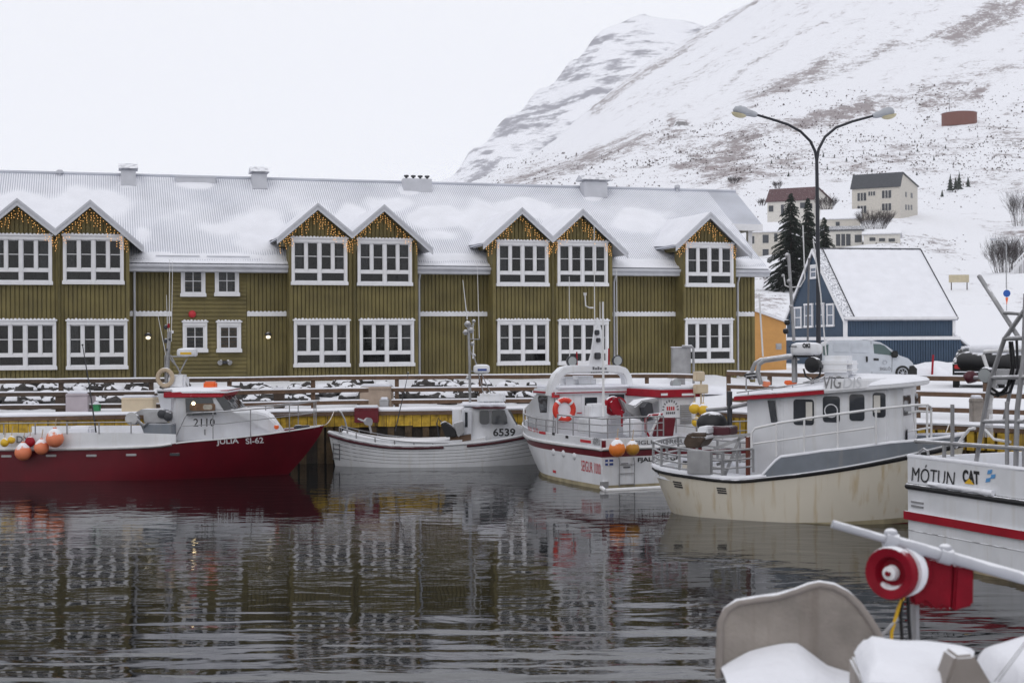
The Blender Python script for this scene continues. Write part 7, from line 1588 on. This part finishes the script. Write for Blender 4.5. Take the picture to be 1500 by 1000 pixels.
def hillhouses():
    box_house('beige_house', 'three-storey beige house with dark mansard roof high on the slope', 1248, 1318, 306.5, -30, 15, 320, 277, 258, 0, 'plaster', 'roof_dark', [(1256, 1269, 283, 294), (1272, 1282, 281, 286.5), (1292, 1305.5, 279.5, 290), (1256, 1269, 302, 312), (1292, 1305.5, 298.5, 308)], [(1326, 1328, 281, 289), (1334, 1336.5, 282.5, 290.5), (1326, 1328, 299.5, 308), (1330, 1332, 300, 308), (1334, 1336, 300, 308)], ridge=.12, back=7.6)
    box_house('maroon_roofed_house', 'white house with faded maroon roof behind the tops of the spruces', 1124, 1192, 292, -28, 14, 322, 296, 279, 0, 'plaster_white', 'roof_maroon', [(1126, 1133, 301.5, 310), (1144, 1148.5, 300, 315), (1172, 1180, 297, 305), (1186, 1190, 298, 306)], [(1198, 1201, 299, 306)], ridge=.17, back=4.4)
    box_house('cream_apartment', 'cream two-storey block with snowy roof just right of the green hotel gable', 1096, 1150, 235, -12, 10, 392, 341, 328, 0, 'plaster', 'roof_snow', [(1101, 1105, 346, 357), (1117, 1126, 344, 356), (1117, 1126, 365, 377), (1134, 1139, 342, 354)], [], ridge=.5)
    box_house('hip_roofed_house', 'brownish house under a broad snowy roof between the spruces and the bare bush', 1203, 1260, 268, -14, 10, 338, 322, 309, 0, 'plaster', 'roof_snow', [(1224, 1230, 325, 331)], [], ridge=.5)
    box_house('flat_roofed_house', 'low white house with dark flat fascia and a wide glazed veranda', 1200, 1263, 236, -14, 9, 368, 339, 334, 0, 'plaster_white', 'roof_dark', [(1224.5, 1246, 343, 360), (1252, 1262, 344, 355)], [], ridge=.5)
    box_house('low_annex', 'long low cream wing with three small windows right of the glazed veranda', 1265, 1318, 232, -16, 9, 366, 344, 338, 0, 'plaster_white', 'roof_snow', [(1273.5, 1282.5, 348, 353), (1287.5, 1296.5, 349, 353.5), (1301.5, 1311, 349.5, 354)], [], ridge=.5)
    box_house('snow_roofed_shed', 'low building under a wide smooth snow roof at the right of the blue house', 1403, 1540, 112, 4, 13, 536, 513, 451, 0, 'blue_clad', 'roof_snow', [(1438, 1452, 518, 526)], [], ridge=.62, cat='shed')
    o = P(1105, 530, 78); fr = Fr(o.x-2.2, o.y, 6); e = empty('orange_building', (fr.x, fr.y, o.z), fr.a, 'ochre orange building with a sloping snowy roof between the green hotel and blue house', 'building')
    A = lambda px, py, y=0: (fr.at(px, py, y)[0], fr.at(px, py, y)[1]-o.z)
    a = A(1105, 456); b = A(1151.5, 473); sl = (b[1]-a[1])/(b[0]-a[0])
    mb = MB(); mb.prism([(0, -.5), (b[0], -.5), (b[0], b[1]), (0, a[1]-sl*a[0])], 0, 4.5); mb.build('wall', M['orange_clad'], e)
    mb = MB(); mb.prism([(-.1, a[1]-sl*a[0]+.01), (b[0]+.15, b[1]-.03), (b[0]+.15, b[1]+.13), (-.1, a[1]-sl*a[0]+.17)], -.2, 4.7); mb.build('roof', M['roof_snow'], e)
    c = A(1140.5, 507); mb = MB(); mb.lathe((c[0], -.06, c[1]), [(.14, 0), (.12, .1), (.05, .12)], (0, 1, 0), 12); mb.box(c[0]-.16, c[0]+.16, -.02, -.001, c[1]-.18, c[1]+.16); mb.build('wall_vent', M['steel'], e)
hillhouses()
def depth_at(px, py, d0=115, d1=2300):
    D = d0
    while D < d1:
        if terr(px, D) <= py: return D
        D *= 1.01
    return d1
def on_hill(px, py, sink=0, d0=115):
    D = depth_at(px, py, d0); p = P(px, py, D); p.z = hill_z(750+p.x/D*F, D)-sink; return p, D
# tank, mound, board, signs
def hillbits():
    D = 760; c = P(1405, 181, D); r = 25/F*D
    e = empty('round_tank', (c.x, c.y, c.z-2), 0, 'rusty brown round water tank high on the slope with a thin mast', 'tank')
    hgt = 14.5/F*D; mb = MB(); mb.lathe((0, 0, 0), [(r, 0), (r, hgt+2)], seg=32); mb.build('tank_wall', M['tank_rust'], e, smooth=40)
    mb = MB(); mb.lathe((0, 0, hgt+2.01), [(r*1.03, 0), (r*1.03, .3), (r*.6, .9), (.1, 1.0)], seg=32); mb.build('tank_lid', M['snow'], e, smooth=60)
    mb = MB(); mb.tube([(-r*.75, -r*.6, hgt), (-r*.75, -r*.6, hgt+26/F*D)], .12, 5); mb.tube([(-r*.75-1, -r*.6, hgt+21/F*D), (-r*.75+1, -r*.6, hgt+21/F*D)], .1, 4); mb.build('mast', M['dark_metal'], e)
    p, D = on_hill(997, 190, 4, 700); k = 1/F*D
    mb = MB(); rows = []
    for i, (rr, h) in enumerate(((24, 0), (15, 8), (11, 12), (9, 17), (7, 19), (0.1, 19))): rows.append([(p.x+rr*k*cos(t*pi/9)*(1+.15*mnoise.noise(Vector((t, i, 2)))), p.y+rr*k*sin(t*pi/9), p.z+h*k) for t in range(18)])
    mb.grid(rows, closed=True); tag(mb.build('stone_mound', M['mound'], smooth=60), 'grey steep-sided stone mound standing out on the shoulder of the hill', 'mound')
    o = P(1390, 413, 150); mb = MB(); mb.box(0, 2.05, 0, .15, 0, .8); b = mb.build('board_sign', M['board_cream'], loc=(0, 0, 0), bevel=.02); b.location = (o.x, o.y, o.z-.05); b.rotation_euler = (0, 0, radians(-8)); tag(b, 'pale cream board standing in the snow beyond the blue house roof', 'board')
    for k in (.2, 1.8): mb = MB(); mb.box(k, k+.1, .02, .1, -.8, .0); mb.build('board_leg', M['wood_dark'], b)
    o = P(1474.5, 456, 118); e = empty('road_sign', (o.x, o.y, o.z-.1), 0, 'round blue road sign on a thin pole above the snow roof at right', 'road sign')
    h = 28/F*118; mb = MB(); mb.tube([(0, 0, -.5), (0, 0, 46/F*118)], .03, 6); mb.build('pole', M['steel'], e)
    mb = MB(); mb.lathe((0, -.04, h), [(.3, 0), (.3, .03)], (0, -1, 0), 24); mb.build('sign_disc', M['sign_blue'], e); mb = MB(); mb.prism([(-.12, h-.34), (.12, h-.34), (0, h-.95)], -.06, -.03); mb.build('pennant', M['orange_bright'], e)
    o = P(1474, 400, 150); e = empty('hill_lamp', (o.x, o.y, o.z-2), 0, 'thin pale street lamp with a curved head in front of the bare bush at right', 'street lamp')
    mb = MB(); mb.tube([(0, 0, 0), (0, 0, 2+42/F*150), (-.3, 0, 2+47/F*150), (-1.2, 0, 2+49/F*150)], .06, 6); mb.build('pole', M['steel'], e, smooth=60); mb = MB(); mb.box(-1.7, -1.1, -.12, .12, 2+48.5/F*150, 2+50.5/F*150); mb.build('lamp_head', M['lamp_grey'], e)
    o = P(1484, 402, 168); e = empty('stair', (o.x, o.y, o.z), 0, 'white wooden stair with railing on the slope at the right edge', 'stair')
    k = 168/F
    for i in range(8): mb = MB(); mb.box(i*2.2*k, (i+1)*2.4*k, 0, 1.2, 0, (4+i*2.6)*k); mb.build('step', M['white_paint'], e)
    for i in range(6): mb = MB(); x = i*3.2*k; mb.box(x, x+.08, -.1, -.02, 0, (14+i*3.6)*k); mb.build('baluster', M['white_paint'], e)
    mb = MB(); mb.bar((0, -.06, 14*k), (17*k, -.06, 33*k), .1, .12); mb.build('handrail', M['white_paint'], e)
mk('mound', (.22, .21, .21), .9, var=.4, vs=.15, snow=.9, snowscale=.4); mk('sign_blue', (.01, .08, .35), .5)
hillbits()
# ------------------------------------------------------------------ trees and bushes
def spruce(px, pyt, pyb, D, wpx, label, seed):
    rnd = random.Random(seed); b = P(px, pyb, D); H = (pyb-pyt)/F*D; R_ = wpx/2/F*D
    e = empty('spruce_tree', (b.x, b.y, b.z), 0, label, 'spruce tree', 'dark spruces behind the blue house')
    mb = MB(); mb.tube([(0, 0, -1), (0, 0, H*.5), (0, 0, H*.985)], .17, 8, r1=.02); mb.build('trunk', M['bark'], e)
    mb = MB(); z = H*.06
    while z < H*.99:
        f = 1-z/H; n = int(7+6*f)
        for k in range(n):
            a = rnd.uniform(0, 2*pi); ln = R_*(f**.8)*rnd.uniform(.6, 1.18)+.1; d = Vector((cos(a), sin(a), 0)); s = Vector((-sin(a), cos(a), 0)); z0 = z+rnd.uniform(-.15, .15); m = max(3, int(ln/.12))
            for j in range(m):
                t = (j+.6)/m; c = d*ln*t+Vector((0, 0, z0-.38*ln*t*t+.10*ln*t)); w_ = .30*ln*(1-t*.75)+.06
                for q in (-1, 1):
                    tip = c+s*q*w_*rnd.uniform(.6, 1.1)+d*w_*.5+Vector((0, 0, -.10-rnd.uniform(0, .16)))
                    mb.add([c-d*.07, c+d*.08+Vector((0, 0, .03)), tip], [(0, 1, 2)])
                mb.add([c+s*.07, c-s*.07, c+d*.18+Vector((0, 0, -.2-rnd.uniform(0, .15)))], [(0, 1, 2)])
        z += .22+.12*f
    mb.build('crown', M['needle'], e, fixn=False)
spruce(1159, 281, 428, 158, 86, 'tallest dark spruce directly left of the lamp pole above the blue house', 1)
spruce(1184, 290, 424, 166, 66, 'second dark spruce standing right behind the lamp pole', 2)
spruce(1208, 318, 420, 172, 56, 'shortest dark spruce, right of the lamp pole in front of the pale houses', 3)
def bush(px, pyb, D, wpx, hpx, label, seed, n=26, group='bare winter bushes on the slope'):
    rnd = random.Random(seed); b = P(px, pyb, D); k = D/F; W_ = wpx*k/2; H = hpx*k
    mb = MB(); r0 = .22*k*3
    def grow(p, d, ln, r, lv):
        q = p+d*ln; mb.tube([p, p.lerp(q, .5)+Vector((rnd.uniform(-.08, .08), 0, 0))*ln, q], r, 3, r1=r*.6)
        if lv > 0:
            for _ in range(4): dd = (d+Vector((rnd.uniform(-.6, .6), rnd.uniform(-.6, .6), rnd.uniform(-.1, .5)))).normalized(); grow(p.lerp(q, rnd.uniform(.45, 1)), dd, ln*rnd.uniform(.45, .7), r*.7, lv-1)
    for i in range(int(n*2.6)):
        x = rnd.uniform(-1, 1); d = Vector((x*W_*.9, rnd.uniform(-.5, .5)*W_, H)).normalized(); grow(Vector((x*W_*.5, rnd.uniform(-.4, .4)*W_, -.2)), d, H*rnd.uniform(.4, .6), r0*.26, 2)
    o = mb.build('bare_bush', M['twig'], loc=(0, 0, 0), fixn=False); o.location = (b.x, b.y, b.z); tag(o, label, 'bush', group)
bush(1282, 336, 262, 52, 36, 'wide bare brown bush in front of the beige house with the dark roof', 1, 40)
bush(1472, 402, 175, 60, 66, 'large bare grey bush beside the white stair at the right edge', 2, 46)
bush(1492, 330, 290, 34, 58, 'tall thin bare tree on the slope at the right edge above the others', 3, 14)
bush(1210, 306, 284, 36, 24, 'bare bush against the gable of the maroon-roofed house', 4, 22)
bush(1116, 300, 330, 16, 12, 'small grey bush left of the maroon-roofed house', 5, 12)
bush(1139, 275, 420, 14, 12, 'lonely round grey bush on the open slope above the maroon-roofed house', 6, 12)
bush(1075, 268, 430, 18, 12, 'round grey bush just above the right end of the hotel roof ridge', 7, 14)
def small_conifers():
    rnd = random.Random(11); first = None
    spots = [(1265, 229), (1283, 231), (1300, 228), (1318, 229), (1335, 227), (1344, 226), (1130, 242), (1145, 247), (1163, 243), (1180, 250), (1222, 236), (1240, 240), (1250, 236), (1206, 232), (1262, 243), (1380, 291), (1392, 284), (1400, 282), (1405, 280), (1418, 277), (1343, 262), (1358, 255), (1120, 250), (1172, 256), (1190, 244), (1368, 240), (1232, 224), (1290, 214), (1310, 209), (1340, 213), (1415, 214), (1432, 208), (1442, 214), (1385, 222), (1350, 205), (1140, 235), (1155, 236), (1212, 250), (1277, 254), (1155, 262)]
    for px, py in spots:
        p, D = on_hill(px, py, .3, 150); s = rnd.uniform(.45, .95)*(1.9 if px > 1375 and py > 270 else 1)
        if first is None:
            mb = MB()
            for i in range(5):
                z = .2+i*.42; r = .75*(1-i/5.5); mb.lathe((0, 0, z), [(r, 0), (r*.55, .28), (.05, .6)], seg=9)
            mb.v = [(x+.14*mnoise.noise(Vector((x*5, y*5, z*3))), y+.14*mnoise.noise(Vector((x*5, y*5, z*3+9))), z) for x, y, z in mb.v]
            first = mb.build('young_conifer', M['needle'], loc=(0, 0, 0), fixn=False); first.location = p; first.scale = (s, s, s); tag(first, 'tiny dark young conifer planted on the snowy slope', 'young conifer', 'young conifers dotted over the slope')
        else: dup(first, p, rnd.uniform(0, 6), sc=(s, s, s*rnd.uniform(.8, 1.3)))
small_conifers()
def tufts():
    """heather and dead grass poking through the snow: nobody could count it"""
    rnd = random.Random(5); mb = MB(); n = 0
    zones = [((1085, 1500), (205, 262), 2600), ((1085, 1500), (262, 310), 260), ((700, 1100), (225, 275), 1100), ((1280, 1420), (348, 395), 600), ((1108, 1150), (400, 470), 700), ((1345, 1500), (260, 300), 120), ((1100, 1500), (130, 205), 1100), ((950, 1100), (180, 250), 500), ((1100, 1250), (290, 400), 150)]
    for (x0, x1), (y0, y1), k in zones:
        for _ in range(k):
            px = rnd.uniform(x0, x1); py = rnd.uniform(y0, y1)
            if mnoise.noise(Vector((px*.03, py*.06, 1))) < rnd.uniform(-.45, .1): continue
            p, D = on_hill(px, py, .15, 115); r = D/F*rnd.uniform(.5, 1.9); h = r*rnd.uniform(.8, 1.5); z0 = -.3
            for q in range(3):
                a = rnd.uniform(0, 6.3); mb.add([p+Vector((cos(a)*r, sin(a)*r, z0)), p+Vector((-cos(a)*r, -sin(a)*r, z0)), p+Vector((cos(a+1)*r*.8, 0, h)), p+Vector((-cos(a)*r*.5, 0, h*.8))], [(0, 1, 2, 3)])
    o = mb.build('hillside_scrub', M['scrub'], loc=(0, 0, 0), fixn=False); o['kind'] = 'stuff'
tufts()
# ------------------------------------------------------------------ van
def van():
    o = P(1205, 556, 62.5); fr = Fr(o.x, o.y, -3); Z0 = o.z
    e = empty('delivery_van', (fr.x, fr.y, Z0), fr.a, 'silver grey delivery van with dark SIGLÓ lettering parked behind the cream boat', 'van')
    A = lambda px, py, y=0: (fr.at(px, py, y)[0], fr.at(px, py, y)[1]-Z0)
    ol = [(1204, 551), (1204, 520), (1208, 508), (1212, 501), (1222, 498), (1272, 498), (1290, 501), (1300, 507), (1318, 520.5), (1330, 524.5), (1337, 531), (1341, 541), (1341, 552), (1204, 552)]
    pr = [A(*p) for p in ol]; W_ = 1.75; ym = W_/2
    mb = MB(); rows = []
    for y, k in ((0, 0), (.06, .0), (W_-.06, 0), (W_, 0)):
        pass
    zs_ = [p[1] for p in pr]; zmid = 1.0
    def yy(z, s): return ym+s*(ym-max(0, z-zmid)*.13)
    n = len(pr); mb.add([(x, yy(z, -1), z) for x, z in pr]+[(x, yy(z, 1), z) for x, z in pr], [tuple(range(n)), tuple(range(2*n-1, n-1, -1))]+[(i, n+i, n+(i+1) % n, (i+1) % n) for i in range(n)])
    body = mb.build('body', M['van_paint'], e, bevel=.07, smooth=45)
    def side(poly, m, nm, o_=.008, par=None, th=.01):
        q = [A(*p) for p in poly]; mb = MB(); k = len(q); f = lambda z: yy(z, -1)-o_
        mb.add([(x, f(z), z) for x, z in q]+[(x, f(z)+th, z) for x, z in q], [tuple(range(k)), tuple(range(2*k-1, k-1, -1))]+[(i, k+i, k+(i+1) % k, (i+1) % k) for i in range(k)]); return mb.build(nm, M[m], par or e)
    side([(1279.5, 503.5), (1289, 503.8), (1296, 506), (1306, 515.5), (1306.5, 520.5), (1280.5, 517.5)], 'glass_green', 'side_window')
    side([(1221, 502), (1243.5, 502), (1244, 516), (1221, 515)], 'van_panel', 'side_panel'); side([(1247, 502), (1272, 502.3), (1273.5, 516.5), (1247, 516)], 'van_panel', 'side_panel')
    side([(1205.5, 507), (1214, 504), (1213, 520), (1206, 520)], 'glass_green', 'rear_glass')
    side([(1276, 500), (1276.6, 500), (1277.5, 549), (1276.9, 549)], 'rubber', 'door_gap', .009); side([(1306.5, 521), (1307.1, 521), (1306.5, 545), (1305.9, 545)], 'rubber', 'door_gap', .009)
    side([(1332, 536), (1338, 535), (1343, 540), (1343, 553), (1333, 555.5), (1331, 545)], 'rubber', 'front_bumper', .03, th=.5); side([(1279.5, 524.5), (1287, 525), (1287, 528), (1279.5, 527.5)], 'rubber', 'door_handle', .03); side([(1268, 522), (1271, 522), (1271, 530), (1268.5, 530)], 'rubber', 'slide_handle', .03)
    side([(1204, 545), (1312, 548), (1312, 553.5), (1204, 552)], 'rubber', 'sill', .012)
    q = A(1311, 519); mb = MB(); mb.box(q[0]-.18, q[0]+.1, -.2, -.02, q[1]-.14, q[1]+.16); mb.build('wing_mirror', M['rubber'], e, bevel=.05, smooth=50)
    a = Vector((*[A(1301, 508)[0]], 0, A(1301, 508)[1])); b = Vector((A(1317, 520)[0], 0, A(1317, 520)[1])); nrm = Vector((-(b-a).z, 0, (b-a).x)).normalized()*.02
    if nrm.z < 0: nrm = -nrm
    mb = MB(); mb.add([a+nrm+Vector((0, .2, 0)), b+nrm+Vector((0, .1, 0)), b+nrm+Vector((0, W_-.1, 0)), a+nrm+Vector((0, W_-.2, 0))], [(0,1,2,3)]); mb.build('windscreen', M['glass_green'], e)
    x0, z0 = A(1288.5, 542); x1, _ = A(1304.5, 542); mb = MB(); mb.fit('SIGLÓ', x1-x0, .16, lambda p, q, d: (x0+p, -d-.004, z0+q), .015); mb.build('door_lettering', M['letter_grey'], e)
    x, z = A(1296, 530.5); mb = MB(); mb.tube(ring_tube((x, -.012, z), .085, .01, (0, 1, 0), 16), .012, 4, closed=True); mb.build('door_emblem', M['lamp_grey'], e)
    for px in (1322, 1222):
        x, z = A(px, 549.5); r = .315
        mb = MB(); mb.lathe((x, -.02, r-.02), [(r+.07, .03), (r+.07, .06)], (0, 1, 0), 24); mb.build('wheel_arch', M['rubber'], e)
        for yk in (-.03, W_-.19):
            mb = MB(); mb.lathe((x, yk, r-.02), [(r*.62, .0), (r*.98, .0), (r, .03), (r, .19), (r*.95, .22)], (0, 1, 0), 24); wl = mb.build('wheel', M['rubber'], e, smooth=40)
            mb = MB(); yf = yk-.008 if yk < 0 else yk+.228; mb.lathe((x, yf, r-.02), [(r*.2, 0), (r*.2, .02)], (0, 1, 0), 12)
            for k in range(7): t = 2*pi*k/7; mb.bar((x+r*.12*cos(t), yf+.01, r-.02+r*.12*sin(t)), (x+r*.6*cos(t), yf+.01, r-.02+r*.6*sin(t)), .02, .055, up=(0, 1, 0))
            mb.tube(ring_tube((x, yf+.01, r-.02), r*.62, .02, (0, 1, 0), 20), .022, 5, closed=True); mb.build('rim', M['lamp_grey'], wl)
    mb = MB(); rows = [[(lerp(A(1216, 498)[0], A(1288, 498)[0], i/12), lerp(.25, W_-.25, j/4), pl(sorted((p[0], p[1]) for p in pr[3:8]), lerp(A(1216, 498)[0], A(1288, 498)[0], i/12))+.015+.035*min(1, i, 12-i)*(1 if 0 < j < 4 else .1)) for i in range(13)] for j in range(5)]; mb.grid(rows); mb.build('roof_snow', M['snow'], e, smooth=180)
mk('van_panel', (.47, .50, .55), .4)
van()
def black_car():
    o = P(1391, 577, 48); e = empty('black_car', (o.x+.1, o.y, 2.0), radians(72), 'snow-dusted black car with red tail lamp and number plate, half hidden behind the gantry', 'car')
    # local x forward, y to the left
    W_ = 1.68; pf = [(0, .32), (.0, .62), (.05, .92), (.75, .98), (1.35, 1.36), (2.55, 1.38), (3.2, .95), (4.15, .85), (4.3, .6), (4.3, .3)]
    mb = MB(); n = len(pf); yy = lambda z, s: s*(W_/2-max(0, z-.95)*.45)
    y0 = -W_/2
    mb.add([(x, yy(z, 1)+y0, z) for x, z in pf]+[(x, yy(z, -1)+y0, z) for x, z in pf], [tuple(range(n)), tuple(range(2*n-1, n-1, -1))]+[(i, n+i, n+(i+1) % n, (i+1) % n) for i in range(n)]); mb.build('body', M['car_black'], e, bevel=.06, smooth=45)
    mb = MB(); mb.box(-.08, .25, y0-W_/2+.02, y0+W_/2-.02, .34, .58); mb.build('bumper', M['car_black'], e, bevel=.04)
    mb = MB(); mb.box(-.1, .1, y0-W_/2+.06, y0+W_/2-.06, .585, .615); mb.build('snow_layer', M['snow'], e, bevel=.01)
    for s in (1, -1): mb = MB(); c = y0+s*(W_/2-.17); mb.box(-.02, .05, c-.11, c+.11, .70, .84); mb.build('tail_lamp', M['tail_red'], e, bevel=.02)
    mb = MB(); mb.box(-.03, .04, y0-.26, y0+.26, .65, .78); mb.build('number_plate', M['letter_white'], e)
    mb = MB(); mb.add([(.82, y0+.6, 1.03), (.82, y0-.6, 1.03), (1.3, y0-.5, 1.34), (1.3, y0+.5, 1.34)], [(0,1,2,3)]); mb.v = [(x-.03, y, z+.02) for x, y, z in mb.v]; mb.build('rear_window', M['glass_boat'], e)
    mb = MB(); mb.box(1.4, 2.5, y0-.5, y0+.5, 1.37, 1.46); mb.build('roof_snow', M['snow'], e, bevel=.04, smooth=60); mb = MB(); mb.box(.1, .72, y0-.66, y0+.66, .95, .995); mb.build('boot_snow', M['snow'], e, bevel=.04, smooth=60)
    for x in (.8, 3.45):
        for y in (-.02, -W_+.02-.0):
            mb = MB(); mb.lathe((x, y+.02 if y > -1 else y-.02+.2, .3), [(.18, 0), (.3, .0), (.3, -.2), (.18, -.2)], (0, 1, 0), 20); mb.build('wheel', M['rubber'], e, smooth=40)
mk('car_black', (.006, .007, .009), .35, snow=.3, spec=.25)
black_car()
# ------------------------------------------------------------------ things standing on the quay
def quaythings():
    def crate(nm, px0, px1, py0, py1, D, dp, m, label, cat, bv=.03, lid=None):
        a = P(px0, py1, D); b = P(px1, py0, D); mb = MB(); w_ = b.x-a.x; h = b.z-a.z
        mb.box(-w_/2, w_/2, 0, dp, 0, h); mb.box(-w_/2-.02, w_/2+.02, -.02, dp+.02, h*.84, h*.9)
        o = mb.build(nm, M[m], loc=(0, 0, 0), bevel=bv, smooth=30); o.location = ((a.x+b.x)/2, D, a.z); tag(o, label, cat)
        mb = MB(); mb.box(-w_/2+.02, w_/2-.02, .02, dp-.02, h, h+.07); mb.build('snow_layer', M['snow'], o, bevel=.03, smooth=60); return o
    crate('fish_tub', 178, 224, 582, 603, 42.3, .8, 'tub', 'cream fish tub with snow on top, on the quay left of the red boat cabin', 'fish tub')
    o = crate('fish_tub', 96, 129, 576, 604, 42.4, .8, 'tub_lilac', 'greyish lilac fish tub on the quay behind the ball fenders of the red boat', 'fish tub')
    crate('wooden_bollard', 81, 95.5, 577, 604, 42.5, .3, 'wood_dark', 'dark timber block beside the lilac fish tub', 'bollard')
    crate('fish_tub', 527, 573, 566, 597, 44.6, .9, 'tub_pink', 'pinkish beige insulated tub on the quay above the small white boat stern', 'fish tub')
    crate('grey_bollard', 401, 415, 570, 602, 44.2, .3, 'wood_dark', 'dark grey square bollard with snow cap above the bow of the red boat', 'bollard')
    crate('green_bucket', 135, 145, 592, 602, 42.2, .2, 'green', 'small green bucket beside the lilac fish tub', 'bucket')
    crate('small_grey_box', 556, 569, 585, 597, 44.3, .3, 'steel', 'small grey box against the pinkish tub', 'box')
    crate('red_locker', 519, 554, 597, 619, 43.35, .4, 'gel_red', 'red locker hung on the yellow fender beam above the small white boat', 'locker')
    crate('red_tub', 1303, 1322, 614, 634, 36.2, .6, 'red_paint', 'red tub on the quay behind the bow of the cream boat', 'tub')
    crate('grey_cabinet', 1425, 1441, 583, 620, 34.6, .3, 'fibre_grey', 'weathered grey wooden cabinet fixed to the near fence by the gantry', 'cabinet')
    # steel cabinet on the quay with bent pipe
    a = P(985, 548, 46); b = P(1012, 509, 46); w_ = b.x-a.x
    e = empty('steel_cabinet', ((a.x+b.x)/2, 46, 1.7), 0, 'tall stainless steel cabinet with a bent pipe in front of the hotel wall', 'cabinet'); z0 = a.z-1.7; z1 = b.z-1.7
    mb = MB(); mb.box(-w_/2, w_/2, 0, .45, z0, z1); mb.build('body', M['steel'], e, bevel=.03); mb = MB(); mb.box(-w_/2-.01, w_/2+.01, -.01, .46, z1, z1+.03); mb.build('snow_layer', M['snow'], e, bevel=.01); mb = MB(); mb.box(-.12, .12, .1, .35, 0, z0); mb.build('pedestal', M['steel'], e)
    mb = MB(); mb.tube([(-.0, -.1, z1+.04), (w_/2+.0, -.1, z1+.05), (w_/2+.07, -.1, z1-.03), (w_/2+.07, -.1, z0-.3)], .04, 8); mb.build('pipe', M['steel_rail'], e, smooth=60)
    p = P(1365, 540, 66); e = empty('snow_stake', (p.x, p.y, p.z-.4), 0, 'thin red marker stake in the snow in front of the blue house', 'stake'); mb = MB(); mb.tube([(0, 0, 0), (.06, 0, 1.05)], .05, 6); mb.build('pole', M['red_paint'], e)
    # ploughed heaps
    for k, (px, py, D, w_, h, lb) in enumerate([(945, 572, 47.5, 1.9, .62, 'ploughed snow heap behind the rails left of the steel cabinet'), (900, 574, 47.3, 1.0, .35, 'lower snow heap behind the arch of the white boat'), (1030, 570, 47, 1.0, .3, 'small snow heap right of the steel cabinet'), (1385, 545, 68, 2.6, .6, 'snow bank at the foot of the blue house right of the red stake'), (1345, 545, 67, 1.6, .45, 'small snow bank just in front of the van bonnet'), (1120, 560, 60, 2.8, .5, 'low snow bank in front of the orange building')]):
        p = P(px, py, D); mb = MB(); rows = []
        for i in range(9):
            f = i/8; rows.append([(w_*cos(t*pi/16)*sin(f*pi/2)*(1+.22*mnoise.noise(Vector((cos(t*pi/16)*2, sin(t*pi/16)*2, k)))), w_*.55*sin(t*pi/16)*sin(f*pi/2), h*cos(f*pi/2)**.9*(1+.35*mnoise.noise(Vector((f*4*cos(t*pi/16), f*4*sin(t*pi/16), k*3.3))))-.15) for t in range(32)])
        mb.grid(rows, closed=True); o = mb.build('snow_pile', M['snow'], loc=(0, 0, 0), smooth=180); o.location = p; tag(o, lb, 'snow pile', 'ploughed snow heaps')
mk('tub_pink', (.36, .28, .22), .7, var=.2, snow=.8)
quaythings()
# mooring lines
def lines():
    for k, (a, b, sag, m, lb) in enumerate([(P(472, 622, 40), P(490, 600, 43.6), .15, 'rope', 'pale mooring line from the bow of the red boat to the quay'), (P(1361, 652, 29.6), P(1390, 622, 34.8), .2, 'rope', 'mooring line from the bow of the cream boat to the quay'), (P(1355, 655, 29.6), P(1384, 672, 25.4), .12, 'rope', 'slack rope between the cream boat bow and the boat at the right edge')]):
        c = (a+b)/2; mb = MB(); mb.tube([a.lerp(b, i/10)-Vector((0, 0, sag*4*(i/10)*(1-i/10)))-c for i in range(11)], .014, 5); o = mb.build('mooring_line', M[m], loc=(0, 0, 0)); o.location = c; tag(o, lb, 'rope')
lines()
